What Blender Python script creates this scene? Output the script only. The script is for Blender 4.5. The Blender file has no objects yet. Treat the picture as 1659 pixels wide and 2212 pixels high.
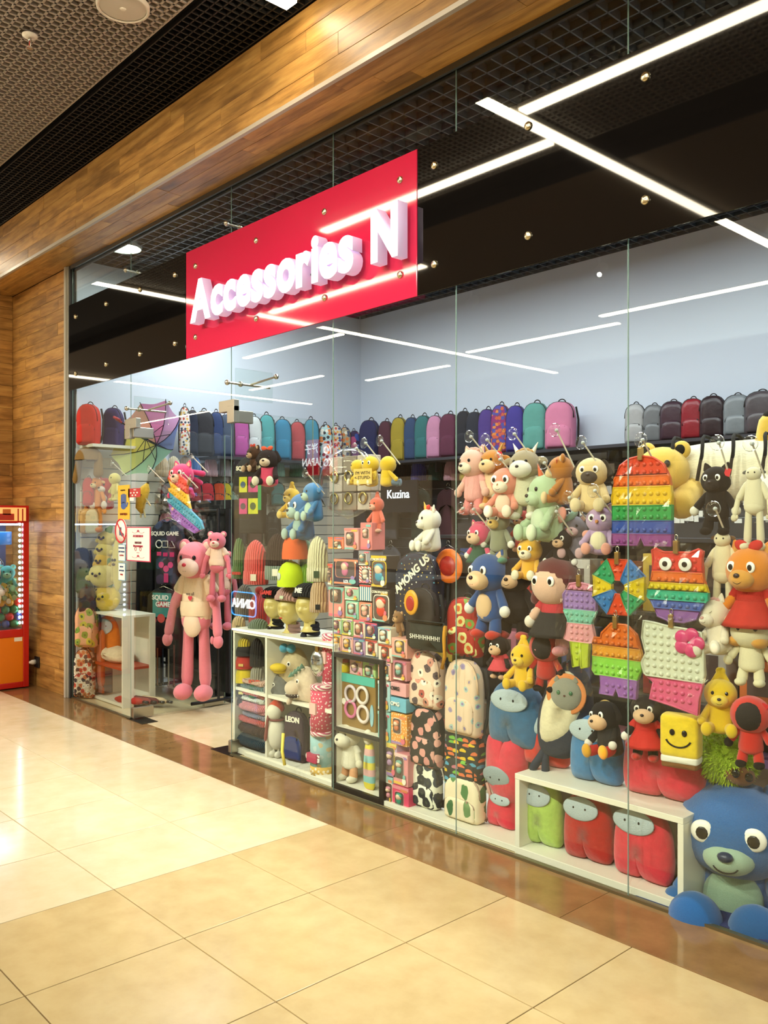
import bpy, bmesh, math, random
from mathutils import Vector, Matrix, Quaternion
random.seed(7)
R = math.radians
C = bpy.context.scene.collection
scene = bpy.context.scene

# ---------------------------------------------------------------- camera, world, exposure
FPX, CXP, HYP, CAMH, D = 1872.0, 829.5, 1130.0, 1.5, 3.07   # focal length and horizon in px of 1659x2212; facade plane y = D
YAW = R(47.33)
cam_d = bpy.data.cameras.new('camera'); cam = bpy.data.objects.new('camera', cam_d); C.objects.link(cam)
cam.location = (0, 0, CAMH); cam.rotation_euler = (R(90), 0, YAW)
cam_d.sensor_fit = 'HORIZONTAL'; cam_d.sensor_width = 36.0; cam_d.lens = 36.0 * FPX / 1659.0
cam_d.shift_y = (HYP - 1106.0) / 1659.0; cam_d.clip_start = 0.05; cam_d.clip_end = 120
scene.camera = cam
vs = scene.view_settings
vs.view_transform = 'Standard'; vs.look = 'None'; vs.gamma = 1.0; vs.use_curve_mapping = False
vs.exposure = 0.24
world = bpy.data.worlds.new('world'); scene.world = world; world.use_nodes = True
bg = world.node_tree.nodes['Background']; bg.inputs[0].default_value = (1.0, 0.9, 0.74, 1); bg.inputs[1].default_value = 0.9
scene.cycles.max_bounces = 10; scene.cycles.transparent_max_bounces = 24
scene.cycles.caustics_reflective = False; scene.cycles.caustics_refractive = False
scene.cycles.sample_clamp_indirect = 4.0

def area(name, loc, sx, sy, power, col, rot=(0, 0, 0)):
    l = bpy.data.lights.new(name, 'AREA'); l.shape = 'RECTANGLE'; l.size = sx; l.size_y = sy
    l.energy = power; l.color = col
    o = bpy.data.objects.new(name, l); C.objects.link(o); o.location = loc; o.rotation_euler = rot
    return o
# rows of cool white shop lamps under the shop ceiling, front row over the window display
SHOPLAMPS = [(-6.6, 4.1, 20), (-5.4, 4.0, 22), (-4.2, 3.98, 26), (-3.1, 3.98, 26), (-2.0, 3.98, 26), (-.9, 3.98, 22), (-6.0, 5.0, 10), (-4.2, 5.0, 10), (-2.4, 5.0, 10)]
for (lx, ly, lp) in SHOPLAMPS:
    area('shop_lamp_light', (lx, ly, 3.655), 0.9, 0.22, lp, (0.9, 0.95, 1.0))

# spots added out of view to brighten the toys in the shop window
FILL_SPOTS = [(-6.6, -1.3, -5.9), (-4.9, -1.3, -4.3), (-3.0, -1.3, -3.0), (-1.4, -1.3, -2.0), (.2, -1.3, -1.3)]
for (sx_, sy_, tx_) in FILL_SPOTS:
    l = bpy.data.lights.new('added_spot_light', 'SPOT'); l.energy = 430; l.color = (1.0, .93, .8); l.spot_size = R(62); l.spot_blend = .8; l.shadow_soft_size = .02
    o = bpy.data.objects.new('added_spot_light', l); C.objects.link(o); o.location = (sx_, sy_, 3.98)
    o.rotation_euler = (Vector((tx_, 3.1, .95)) - Vector((sx_, sy_, 3.98))).to_track_quat('-Z', 'Y').to_euler()

# ---------------------------------------------------------------- projection helpers (pixel of the photo -> point on a plane of the place)
FW = Vector((-math.sin(YAW), math.cos(YAW), 0)); RT = Vector((math.cos(YAW), math.sin(YAW), 0))
def ray(px, py):
    d = FW + RT * ((px - CXP) / FPX); d.z = (HYP - py) / FPX; return d
def onY(px, py, Y):
    d = ray(px, py); t = Y / d.y; return Vector((d.x * t, Y, CAMH + d.z * t)), t
def onX(px, py, X):
    d = ray(px, py); t = X / d.x; return Vector((X, d.y * t, CAMH + d.z * t)), t

# ---------------------------------------------------------------- materials
def lin(c):
    if isinstance(c, str):
        c = c.lstrip('#'); c = [int(c[i:i + 2], 16) / 255 for i in (0, 2, 4)]
    return tuple(((x / 12.92) if x <= 0.04045 else ((x + 0.055) / 1.055) ** 2.4) for x in c)
MATS = {}
class NT:
    def __init__(s, name):
        s.m = bpy.data.materials.new(name); s.m.use_nodes = True; s.t = s.m.node_tree
        s.p = s.t.nodes['Principled BSDF']; s.out = s.t.nodes['Material Output']
    def n(s, ty, **kw):
        o = s.t.nodes.new(ty)
        for k, v in kw.items(): setattr(o, k, v)
        return o
    def l(s, a, b): s.t.links.new(a, b)
    def val(s, node, i, v): node.inputs[i].default_value = v
    def math(s, op, a, b=None, c=None):
        o = s.n('ShaderNodeMath', operation=op)
        for i, v in enumerate((a, b, c)):
            if v is None: continue
            if isinstance(v, (int, float)): o.inputs[i].default_value = v
            else: s.l(v, o.inputs[i])
        return o.outputs[0]
    def mix(s, f, a, b):
        o = s.n('ShaderNodeMix', data_type='RGBA')
        for i, v in ((0, f), (6, a), (7, b)):
            if isinstance(v, (int, float)): o.inputs[i].default_value = v
            elif isinstance(v, tuple): o.inputs[i].default_value = (*v[:3], 1)
            else: s.l(v, o.inputs[i])
        return o.outputs[2]
def mat(col, kind='plain', rough=None, name=None):
    key = (col, kind, rough)
    if key in MATS: return MATS[key]
    b = NT(name or (kind + '_' + str(col).strip('#'))); p = b.p; c = lin(col)
    tc = b.n('ShaderNodeTexCoord')
    p.inputs['Base Color'].default_value = (*c, 1)
    rg = {'plain': .6, 'plush': .95, 'knit': .95, 'gloss': .22, 'metal': .25, 'leather': .35, 'cloth': .85, 'card': .45, 'satin': .4, 'chrome': .12}.get(kind, .6)
    p.inputs['Roughness'].default_value = rg if rough is None else rough
    if kind in ('metal', 'chrome'): p.inputs['Metallic'].default_value = 1.0
    if kind == 'sheer':
        tl = b.n('ShaderNodeBsdfTranslucent'); tl.inputs[0].default_value = (*c, 1); mx = b.n('ShaderNodeMixShader'); mx.inputs[0].default_value = .5
        b.l(p.outputs[0], mx.inputs[1]); b.l(tl.outputs[0], mx.inputs[2]); b.l(mx.outputs[0], b.out.inputs[0])
    if kind == 'emit':
        p.inputs['Emission Color'].default_value = (*c, 1); p.inputs['Emission Strength'].default_value = rough or 5.0
        p.inputs['Roughness'].default_value = .5
    if kind in ('plush', 'knit', 'cloth', 'leather'):
        sc, st, va = {'plush': (38, .35, .16), 'knit': (24, .3, .12), 'cloth': (14, .35, .1), 'leather': (20, .25, .12)}[kind]
        nz = b.n('ShaderNodeTexNoise'); nz.inputs['Scale'].default_value = sc; nz.inputs['Detail'].default_value = 4
        b.l(tc.outputs['Object'], nz.inputs['Vector'])
        lo = tuple(x * (1 - va * 1.6) for x in c); hi = tuple(min(1, x * (1 + va)) for x in c)
        b.l(b.mix(nz.outputs[0], lo, hi), p.inputs['Base Color'])
        bp = b.n('ShaderNodeBump'); bp.inputs['Strength'].default_value = st; bp.inputs['Distance'].default_value = .01
        if kind == 'knit':
            w = b.n('ShaderNodeTexWave'); w.inputs['Scale'].default_value = 22; w.bands_direction = 'X'; w.inputs['Distortion'].default_value = 1.5
            b.l(tc.outputs['Object'], w.inputs['Vector']); b.l(w.outputs['Fac'], bp.inputs['Height']); bp.inputs['Strength'].default_value = .8
        else: b.l(nz.outputs[0], bp.inputs['Height'])
        b.l(bp.outputs[0], p.inputs['Normal'])
        if kind in ('plush', 'knit'):
            p.inputs['Sheen Weight'].default_value = .3 if max(c) > .08 else .03; p.inputs['Sheen Roughness'].default_value = .6
            p.inputs['Specular IOR Level'].default_value = .15
    MATS[key] = b.m; return b.m

def pat(key, base, cols, scale=14, r1=.0, r2=.35, inner=None, half=False, stretch=1.0, rnd=.7):
    """printed cloth: little motifs scattered over a ground colour"""
    if key in MATS: return MATS[key]
    b = NT('print_' + key); tc = b.n('ShaderNodeTexCoord'); sep = b.n('ShaderNodeSeparateXYZ'); b.l(tc.outputs['Object'], sep.inputs[0])
    cmb = b.n('ShaderNodeCombineXYZ')
    b.l(b.math('MULTIPLY_ADD', sep.outputs[1], .6, sep.outputs[0]), cmb.inputs[0]); b.l(b.math('MULTIPLY', sep.outputs[2], stretch), cmb.inputs[1])
    vo = b.n('ShaderNodeTexVoronoi', voronoi_dimensions='2D'); vo.inputs['Scale'].default_value = scale; vo.inputs['Randomness'].default_value = rnd
    b.l(cmb.outputs[0], vo.inputs['Vector'])
    dist = vo.outputs['Distance']
    nz = b.n('ShaderNodeTexNoise'); nz.inputs['Scale'].default_value = scale * 2.2; b.l(cmb.outputs[0], nz.inputs['Vector'])
    dist = b.math('MULTIPLY_ADD', b.math('SUBTRACT', nz.outputs[0], .5), .35, dist)
    m = b.math('LESS_THAN', dist, r2)
    if half:
        ps = b.n('ShaderNodeSeparateXYZ'); b.l(vo.outputs['Position'], ps.inputs[0])
        cs = b.n('ShaderNodeSeparateXYZ'); b.l(cmb.outputs[0], cs.inputs[0])
        m = b.math('MULTIPLY', m, b.math('GREATER_THAN', cs.outputs[1], b.math('SUBTRACT', ps.outputs[1], .12 / scale)))
    rp = b.n('ShaderNodeValToRGB'); rp.color_ramp.interpolation = 'CONSTANT'
    sc = b.n('ShaderNodeSeparateColor'); b.l(vo.outputs['Color'], sc.inputs[0]); b.l(sc.outputs[0], rp.inputs[0])
    el = rp.color_ramp.elements
    while len(el) < max(2, len(cols)): el.new(0.5)
    for i in range(len(el)):
        el[i].position = i / len(el); el[i].color = (*lin(cols[i % len(cols)]), 1)
    col = b.mix(m, lin(base), rp.outputs[0])
    if inner: col = b.mix(b.math('LESS_THAN', dist, r1), col, lin(inner))
    b.l(col, b.p.inputs['Base Color']); b.p.inputs['Roughness'].default_value = .75
    bp = b.n('ShaderNodeBump'); bp.inputs['Strength'].default_value = .3; n2 = b.n('ShaderNodeTexNoise'); n2.inputs['Scale'].default_value = 9
    b.l(tc.outputs['Object'], n2.inputs['Vector']); b.l(n2.outputs[0], bp.inputs['Height']); bp.inputs['Distance'].default_value = .02; b.l(bp.outputs[0], b.p.inputs['Normal'])
    MATS[key] = b.m; return b.m

def stripes(key, cols, scale, axis=2, rough=.9):
    if key in MATS: return MATS[key]
    b = NT('stripe_' + key); tc = b.n('ShaderNodeTexCoord'); sep = b.n('ShaderNodeSeparateXYZ'); b.l(tc.outputs['Object'], sep.inputs[0])
    fr = b.math('FRACT', b.math('MULTIPLY', sep.outputs[axis] if axis < 3 else b.math('ADD', sep.outputs[2], b.math('MULTIPLY', sep.outputs[0], .6)), scale))
    rp = b.n('ShaderNodeValToRGB'); rp.color_ramp.interpolation = 'CONSTANT'; b.l(fr, rp.inputs[0]); el = rp.color_ramp.elements
    while len(el) < len(cols): el.new(.5)
    for i in range(len(el)): el[i].position = i / len(el); el[i].color = (*lin(cols[i % len(cols)]), 1)
    b.l(rp.outputs[0], b.p.inputs['Base Color']); b.p.inputs['Roughness'].default_value = rough
    MATS[key] = b.m; return b.m

def wood_mat(key, axis):
    """laminate board with grain along one axis, every board a tone of its own"""
    b = NT('oak_board_' + key); tc = b.n('ShaderNodeTexCoord'); oi = b.n('ShaderNodeObjectInfo')
    ad = b.n('ShaderNodeVectorMath', operation='ADD'); b.l(tc.outputs['Object'], ad.inputs[0])
    cm = b.n('ShaderNodeCombineXYZ'); b.l(b.math('MULTIPLY', oi.outputs['Random'], 37), cm.inputs[0]); b.l(b.math('MULTIPLY', oi.outputs['Random'], 11), cm.inputs[2])
    b.l(cm.outputs[0], ad.inputs[1])
    mp = b.n('ShaderNodeMapping'); s = [26, 26, 26]; s[axis] = 2.2; mp.inputs['Scale'].default_value = s; b.l(ad.outputs[0], mp.inputs[0])
    n1 = b.n('ShaderNodeTexNoise'); n1.inputs['Scale'].default_value = 1.0; n1.inputs['Detail'].default_value = 8; n1.inputs['Roughness'].default_value = .65; b.l(mp.outputs[0], n1.inputs['Vector'])
    mp2 = b.n('ShaderNodeMapping'); s2 = [9, 9, 9]; s2[axis] = 2.4; mp2.inputs['Scale'].default_value = s2; b.l(ad.outputs[0], mp2.inputs[0])
    n2 = b.n('ShaderNodeTexNoise'); n2.inputs['Scale'].default_value = 1.0; n2.inputs['Detail'].default_value = 3; b.l(mp2.outputs[0], n2.inputs['Vector'])
    rp = b.n('ShaderNodeValToRGB'); el = rp.color_ramp.elements
    el[0].position = .28; el[0].color = (*lin('#7d5828'), 1); el[1].position = .72; el[1].color = (*lin('#d2a860'), 1)
    e = el.new(.5); e.color = (*lin('#b98a48'), 1)
    b.l(n1.outputs[0], rp.inputs[0])
    r2 = b.n('ShaderNodeValToRGB'); el = r2.color_ramp.elements
    el[0].position = .36; el[0].color = (.33, .27, .22, 1); el[1].position = .5; el[1].color = (1, 1, 1, 1); b.l(n2.outputs[0], r2.inputs[0])
    mm = b.n('ShaderNodeMix', data_type='RGBA', blend_type='MULTIPLY'); mm.inputs[0].default_value = .55; b.l(rp.outputs[0], mm.inputs[6]); b.l(r2.outputs[0], mm.inputs[7])
    hv = b.n('ShaderNodeHueSaturation'); b.l(mm.outputs[2], hv.inputs['Color']); b.l(b.math('MULTIPLY_ADD', oi.outputs['Random'], .45, .78), hv.inputs['Value'])
    b.l(hv.outputs[0], b.p.inputs['Base Color']); b.p.inputs['Roughness'].default_value = .42
    bp = b.n('ShaderNodeBump'); bp.inputs['Strength'].default_value = .25; bp.inputs['Distance'].default_value = .004; b.l(n1.outputs[0], bp.inputs['Height']); b.l(bp.outputs[0], b.p.inputs['Normal'])
    return b.m
WOOD = {'x': wood_mat('x', 0), 'y': wood_mat('y', 1)}

def tile_mat(key, c1, c2, rough):
    b = NT('tile_' + key); tc = b.n('ShaderNodeTexCoord'); oi = b.n('ShaderNodeObjectInfo')
    ad = b.n('ShaderNodeVectorMath', operation='ADD'); b.l(tc.outputs['Object'], ad.inputs[0])
    cm = b.n('ShaderNodeCombineXYZ'); b.l(b.math('MULTIPLY', oi.outputs['Random'], 23), cm.inputs[0]); b.l(cm.outputs[0], ad.inputs[1])
    nz = b.n('ShaderNodeTexNoise'); nz.inputs['Scale'].default_value = 7; nz.inputs['Detail'].default_value = 7; nz.inputs['Roughness'].default_value = .6; b.l(ad.outputs[0], nz.inputs['Vector'])
    rp = b.n('ShaderNodeValToRGB'); el = rp.color_ramp.elements
    el[0].position = .3; el[0].color = (*lin(c1), 1); el[1].position = .72; el[1].color = (*lin(c2), 1); b.l(nz.outputs[0], rp.inputs[0])
    hv = b.n('ShaderNodeHueSaturation'); b.l(rp.outputs[0], hv.inputs['Color']); b.l(b.math('MULTIPLY_ADD', oi.outputs['Random'], .08, .96), hv.inputs['Value'])
    b.l(hv.outputs[0], b.p.inputs['Base Color']); b.p.inputs['Roughness'].default_value = rough
    b.p.inputs['IOR'].default_value = 1.5
    return b.m

def glass_mat(key, tint, strength=1.0, rough=0.0):
    """thin clear pane: lets light through, mirrors more at a slant"""
    b = NT('glass_' + key); b.t.nodes.remove(b.p)
    tr = b.n('ShaderNodeBsdfTransparent'); tr.inputs[0].default_value = (*lin(tint), 1)
    gl = b.n('ShaderNodeBsdfGlossy'); gl.inputs['Roughness'].default_value = rough; gl.inputs[0].default_value = (1, 1, 1, 1)
    lw = b.n('ShaderNodeLayerWeight'); lw.inputs[0].default_value = .5
    f = b.math('MULTIPLY_ADD', b.math('POWER', lw.outputs['Facing'], 5.0), .8 * strength, .032 * strength)
    mx = b.n('ShaderNodeMixShader'); b.l(f, mx.inputs[0]); b.l(tr.outputs[0], mx.inputs[1]); b.l(gl.outputs[0], mx.inputs[2]); b.l(mx.outputs[0], b.out.inputs[0])
    MATS[key] = b.m; return b.m
GLASS = glass_mat('shopfront', '#f7fbf9', 1.0); GLASS_EDGE = mat('#7d988f', 'gloss', .15)
PLASTIC = glass_mat('clear_plastic', '#fafafa', 1.6, .06)

# ---------------------------------------------------------------- meshes
def new_mesh(name, verts, faces, smooth=True):
    m = bpy.data.meshes.new(name); m.from_pydata([tuple(v) for v in verts], [], faces)
    if smooth: m.polygons.foreach_set('use_smooth', [True] * len(m.polygons))
    m.materials.append(None); m.update(); return m
def obj(name, mesh, material, parent=None, loc=(0, 0, 0), scale=(1, 1, 1), rot=None, quat=None, kind=None, label=None):
    o = bpy.data.objects.new(name, mesh); C.objects.link(o)
    if not mesh.materials: mesh.materials.append(None)
    o.material_slots[0].link = 'OBJECT'; o.material_slots[0].material = material
    o.location = loc; o.scale = scale if not isinstance(scale, (int, float)) else (scale,) * 3
    if quat is not None: o.rotation_mode = 'QUATERNION'; o.rotation_quaternion = quat
    elif rot is not None: o.rotation_euler = rot
    if parent is not None: o.parent = parent
    if kind: o['kind'] = kind
    if label: o['label'] = label
    return o
def tag(o, label, cat, group=None, kind=None):
    o['label'] = label; o['category'] = cat
    if group: o['group'] = group
    if kind: o['kind'] = kind
    return o
def thing(name, label, cat, loc=(0, 0, 0), rotz=0.0, scale=1.0, group=None):
    o = bpy.data.objects.new(name, None); C.objects.link(o); o.empty_display_size = .05
    o.location = loc; o.rotation_euler = (0, 0, rotz); o.scale = (scale,) * 3 if isinstance(scale, (int, float)) else scale
    return tag(o, label, cat, group)
def lathe(name, prof, seg=20, close=True):
    v, f = [], []
    for (r, z) in prof:
        for k in range(seg):
            a = 2 * math.pi * k / seg; v.append((r * math.cos(a), r * math.sin(a), z))
    for i in range(len(prof) - 1):
        for k in range(seg):
            f.append((i * seg + k, i * seg + (k + 1) % seg, (i + 1) * seg + (k + 1) % seg, (i + 1) * seg + k))
    if close:
        f.append(tuple(range(seg - 1, -1, -1))); n = (len(prof) - 1) * seg; f.append(tuple(range(n, n + seg)))
    return new_mesh(name, v, f)
def sphere_prof(n, a0=-90, a1=90):
    return [(max(1e-4, math.cos(R(a0 + (a1 - a0) * i / n))), math.sin(R(a0 + (a1 - a0) * i / n))) for i in range(n + 1)]
def box_mesh(sx, sy, sz, bev=0.0, name='box'):
    bm = bmesh.new(); bmesh.ops.create_cube(bm, size=1.0)
    bmesh.ops.scale(bm, vec=(sx, sy, sz), verts=bm.verts)
    if bev > 0: bmesh.ops.bevel(bm, geom=list(bm.edges), offset=bev, segments=2, profile=.5, affect='EDGES')
    m = bpy.data.meshes.new(name); bm.to_mesh(m); bm.free(); m.materials.append(None); return m
def tube_mesh(pts, r, seg=8, name='tube', closed=False):
    pts = [Vector(p) for p in pts]; n = len(pts); v, f = [], []
    up = Vector((0.13, 0.31, 1)).normalized()
    for i, p in enumerate(pts):
        a = pts[i - 1] if (i > 0 or closed) else p; b_ = pts[(i + 1) % n] if (i < n - 1 or closed) else p
        t = (b_ - a).normalized(); s = t.cross(up)
        if s.length < .05: s = t.cross(Vector((1, 0, 0)))
        s.normalize(); w = s.cross(t)
        rr = r[i] if isinstance(r, (list, tuple)) else r
        for k in range(seg):
            q = 2 * math.pi * k / seg; v.append(p + s * math.cos(q) * rr + w * math.sin(q) * rr)
    for i in range(n if closed else n - 1):
        for k in range(seg):
            j = (i + 1) % n; f.append((i * seg + k, i * seg + (k + 1) % seg, j * seg + (k + 1) % seg, j * seg + k))
    if not closed: f.append(tuple(range(seg - 1, -1, -1))); f.append(tuple(range((n - 1) * seg, n * seg)))
    return new_mesh(name, v, f)
def puff(outline, depth, edge=.3, n=8, p=2.4, name='puff', noise=0.0):
    """cushion-like solid: outline in x,z swept through y with rounded edges"""
    cxx = sum(q[0] for q in outline) / len(outline); czz = sum(q[1] for q in outline) / len(outline)
    v, f = [], []; m = len(outline); rnd = random.Random(len(outline) * 13 + int(depth * 1000))
    for i in range(n + 1):
        u = -math.cos(math.pi * i / n); s = 1 - edge * (1 - max(0.0, 1 - abs(u) ** p) ** (1 / p))
        for (x, z) in outline:
            nn = noise * (math.sin(x * 31 + z * 17 + i) * .5 + rnd.uniform(-.5, .5)) if noise else 0
            v.append((cxx + (x - cxx) * s + nn, u * depth / 2, czz + (z - czz) * s + nn))
    for i in range(n):
        for k in range(m): f.append((i * m + k, i * m + (k + 1) % m, (i + 1) * m + (k + 1) % m, (i + 1) * m + k))
    a = len(v); v.append((cxx, -depth / 2 * (1.0 if edge < .9 else 1.0), czz)); v.append((cxx, depth / 2, czz))
    for k in range(m):
        f.append((a, (k + 1) % m, k)); f.append((a + 1, n * m + k, n * m + (k + 1) % m))
    return new_mesh(name, v, f)
def arch(w, h, top=.45, n=10, cr=.12, taper=0.0):
    """backpack outline, base at z=0"""
    o = []; ht = h * top; r = min(w, h) * cr
    for i in range(n + 1):
        a = math.pi * i / n; ca, sa = math.cos(a), math.sin(a)
        o.append((w / 2 * (1 - taper) * math.copysign(abs(ca) ** .75, ca), h - ht + ht * max(0, sa) ** .85))
    for i in range(5): a = math.pi + i * math.pi / 8; o.append((-w / 2 + r + r * math.cos(a), r + r * math.sin(a)))
    for i in range(5): a = 1.5 * math.pi + i * math.pi / 8; o.append((w / 2 - r + r * math.cos(a), r + r * math.sin(a)))
    return o
def rrect(w, h, r, n=5, z0=0.0):
    o = []
    for (cx_, cz_, a0) in ((w / 2 - r, z0 + h - r, 0), (-w / 2 + r, z0 + h - r, 90), (-w / 2 + r, z0 + r, 180), (w / 2 - r, z0 + r, 270)):
        for i in range(n + 1): a = R(a0 + 90 * i / n); o.append((cx_ + r * math.cos(a), cz_ + r * math.sin(a)))
    return o
def ellipse(w, h, n=24, cz=0.0, cx_=0.0): return [(cx_ + w / 2 * math.cos(2 * math.pi * k / n), cz + h / 2 * math.sin(2 * math.pi * k / n)) for k in range(n)]
def slab(poly, thick, name='slab'):
    v = [(x, -thick / 2, z) for x, z in poly] + [(x, thick / 2, z) for x, z in poly]; n = len(poly)
    f = [tuple(range(n)), tuple(range(2 * n - 1, n - 1, -1))] + [(i, i + n, (i + 1) % n + n, (i + 1) % n) for i in range(n)]
    bm = bmesh.new(); vv = [bm.verts.new(q) for q in v]
    for q in f:
        try: bm.faces.new([vv[i] for i in q])
        except ValueError: pass
    bmesh.ops.recalc_face_normals(bm, faces=bm.faces)
    bmesh.ops.triangulate(bm, faces=[q for q in bm.faces if len(q.verts) > 4])
    m = bpy.data.meshes.new(name); bm.to_mesh(m); bm.free(); m.materials.append(None); return m
SPH = lathe('ball', sphere_prof(12), 20, False); SPHL = lathe('ball_small', sphere_prof(6), 10, False)
DOME = lathe('dome', sphere_prof(6, 0, 90), 16, False)
LIMB = lathe('limb', [(.02, .32), (.45, .28), (.72, .12), (.86, -.1), (.92, -.4), (1.0, -.7), (1.0, -.86), (.8, -.97), (.4, -1.03), (.02, -1.05)], 14, False)
CYL = lathe('cylinder', [(1, 0), (1, 1)], 20); CYLT = lathe('rod', [(1, 0), (1, 1)], 8)
CONE = lathe('cone', [(1, 0), (.7, .35), (.38, .7), (.08, 1)], 12)
EAR = puff([(.5 * math.cos(R(a)) * (1 if math.sin(R(a)) < 0 else (1 - .55 * math.sin(R(a)))), .5 * math.sin(R(a)) * (1.5 if math.sin(R(a)) > 0 else .6)) for a in range(0, 360, 20)], .3, .7, 6, 2, 'ear')
SMILE = tube_mesh([(math.cos(R(a)), 0, math.sin(R(a))) for a in range(200, 341, 14)], .09, 5, 'smile')
ARCH = tube_mesh([(math.cos(R(a)), 0, math.sin(R(a))) for a in range(0, 181, 15)], .16, 6, 'handle')
RING = tube_mesh([(math.cos(R(a)), math.sin(R(a)), 0) for a in range(0, 360, 15)], .22, 8, 'ring', True)
UBOX = box_mesh(1, 1, 1, 0, 'unit_box'); RBOX = box_mesh(1, 1, 1, .05, 'soft_box')
PILL = puff(ellipse(1, 1, 20), 1, 1.0, 8, 2, 'pill')

def between(a, b):
    d = (Vector(b) - Vector(a)); return Vector((0, 0, -1)).rotation_difference(d.normalized()), d.length
def limb(parent, name, a, b, r, m, mesh=None, label=None):
    q, L = between(a, b); return obj(name, mesh or LIMB, m, parent, a, (r, r, L), quat=q, label=label)
def rod(parent, name, a, b, r, m):
    q, L = between(b, a); return obj(name, CYLT, m, parent, a, (r, r, L), quat=q)
def boxp(parent, name, m, x0, x1, y0, y1, z0, z1, bev=0.0, kind=None):
    mesh = box_mesh(x1 - x0, y1 - y0, z1 - z0, bev, name) if bev else UBOX
    return obj(name, mesh, m, parent, ((x0 + x1) / 2, (y0 + y1) / 2, (z0 + z1) / 2), (1, 1, 1) if bev else (x1 - x0, y1 - y0, z1 - z0), kind=kind)
def struct(name, label, loc=(0, 0, 0)):
    o = bpy.data.objects.new(name, None); C.objects.link(o); o.location = loc; o['kind'] = 'structure'; o['label'] = label; return o
def text_mesh(s, size, ext=.002, bold=0.0, bevel=0.0, align='CENTER', shear=0.0, space=1.0):
    c = bpy.data.curves.new('lettering', 'FONT'); c.body = s; c.size = size; c.extrude = ext; c.offset = bold; c.bevel_depth = bevel
    c.bevel_resolution = 2 if bevel else 0; c.resolution_u = 4; c.align_x = align; c.align_y = 'CENTER'; c.shear = shear; c.space_character = space
    o = bpy.data.objects.new('lettering', c); C.objects.link(o); dg = bpy.context.evaluated_depsgraph_get()
    m = bpy.data.meshes.new_from_object(o.evaluated_get(dg)); bpy.data.objects.remove(o); bpy.data.curves.remove(c)
    m.materials.clear(); m.materials.append(None); return m
def lettering(parent, s, size, loc, m, rot=0.0, ext=.0015, bold=0.0, name='lettering', tilt=0.0, shear=0.0, **k):
    return obj(name, text_mesh(s, size, ext, bold, shear=shear, **k), m, parent, loc, rot=(R(90), tilt, rot))
# ================================================================ SETTING
ZS, ZC, YF = 3.70, 4.16, 2.735       # shop head, mall ceiling, front of the wooden fascia
XL, YB = -7.25, 6.33                 # shop left wall, shop back wall
GREY_VOID = mat('#0b0a0a', 'plain', .95)
# ---- floor: big polished tiles
T = 0.5665; TX0, TY0 = -3.36, 2.725
CREAM = tile_mat('cream', '#d9c9a2', '#e6d9b8', .13); TAN = tile_mat('tan', '#bca676', '#cab788', .16); BROWN = tile_mat('brown', '#765a37', '#917148', .1)
floor = struct('floor', 'polished mall floor of large cream and tan tiles')
boxp(floor, 'grout_bed', mat('#6b5533', 'plain', .8), -16, 6, -12, TY0, -.05, -.006)
tmesh = box_mesh(T - .004, T - .004, .03, .0015, 'tile')
for i in range(-11, 8):
    for j in range(7):
        obj('tile', tmesh, CREAM if i < 0 else TAN, floor, (TX0 + (i + .5) * T, TY0 - (j + .5) * T, -.015))
boxp(floor, 'far_paving', CREAM, -16, TX0 - 11 * T, -12, TY0, -.03, 0)
boxp(floor, 'far_paving', TAN, TX0 - 11 * T, 6, -12, TY0 - 7 * T, -.03, 0)
thr = struct('floor_threshold', 'dark brown polished stone strip along the shop front')
boxp(thr, 'bed', mat('#3a2a18', 'plain', .8), -12, 4, TY0, D + .03, -.05, -.004)
smesh = box_mesh(1.13 - .002, D + .02 - TY0 - .003, .03, .001, 'slab')
for i in range(-5, 5): obj('slab', smesh, BROWN, thr, (TX0 + (i + .5) * 1.13 + .26, (TY0 + D + .02) / 2, -.0145))
fs = struct('floor_shop', 'pale beige tiled floor inside the shop')
boxp(fs, 'grout_bed', mat('#8d7a55', 'plain', .8), XL, 1, D + .02, YB, -.05, -.004)
SHOPT = tile_mat('shop', '#cdbb93', '#d9c9a6', .14); sm2 = box_mesh(T - .004, T - .004, .03, .001, 'tile')
for i in range(15):
    for j in range(6): obj('tile', sm2, SHOPT, fs, (XL + .28 + i * T, D + .02 + (j + .5) * T, -.0146))
# ---- wooden cladding
def planks(parent, origin, du, dv, nrm, U, V, rows, m, seed, Lr=(.45, .95)):
    rnd = random.Random(seed); rh = V / rows; du, dv, nrm = Vector(du), Vector(dv), Vector(nrm); o = Vector(origin)
    for r in range(rows):
        u = -rnd.uniform(0, Lr[0] * .8)
        while u < U:
            L = rnd.uniform(*Lr); a, b_ = max(0, u), min(U, u + L); u += L
            if b_ - a < .02: continue
            t = .012 + rnd.uniform(0, .002)
            sz = [abs(du[k]) * (b_ - a - .0015) + abs(dv[k]) * (rh - .002) + abs(nrm[k]) * t for k in range(3)]
            c = o + du * (a + b_) / 2 + dv * (r + .5) * rh + nrm * (t / 2)
            obj('plank', box_mesh(*sz, .001, 'plank'), m, parent, c)
wf = struct('wall_fascia', 'wood clad bulkhead running above the shop front')
boxp(wf, 'core', mat('#2a1c0e', 'plain', .9), -12, 3, YF + .014, D + .02, ZS + .014, ZC + .3)
planks(wf, (-12, YF + .014, ZS), (1, 0, 0), (0, 0, 1), (0, -1, 0), 15, ZC - ZS, 4, WOOD['x'], 3, (.7, 1.25))
planks(wf, (-12, YF + .014, ZS + .014), (1, 0, 0), (0, 1, 0), (0, 0, -1), 15, D - YF - .03, 3, WOOD['x'], 5, (.7, 1.25))
tr = struct('trim_1', 'pale metal edge strip along the lower edge of the wooden bulkhead')
boxp(tr, 'strip', mat('#b9b2a6', 'satin', .35), -12, 3, YF - .012, YF + .012, ZS - .008, ZS + .016)
tr = struct('trim_2', 'grey metal channel holding the glass at the soffit')
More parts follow.
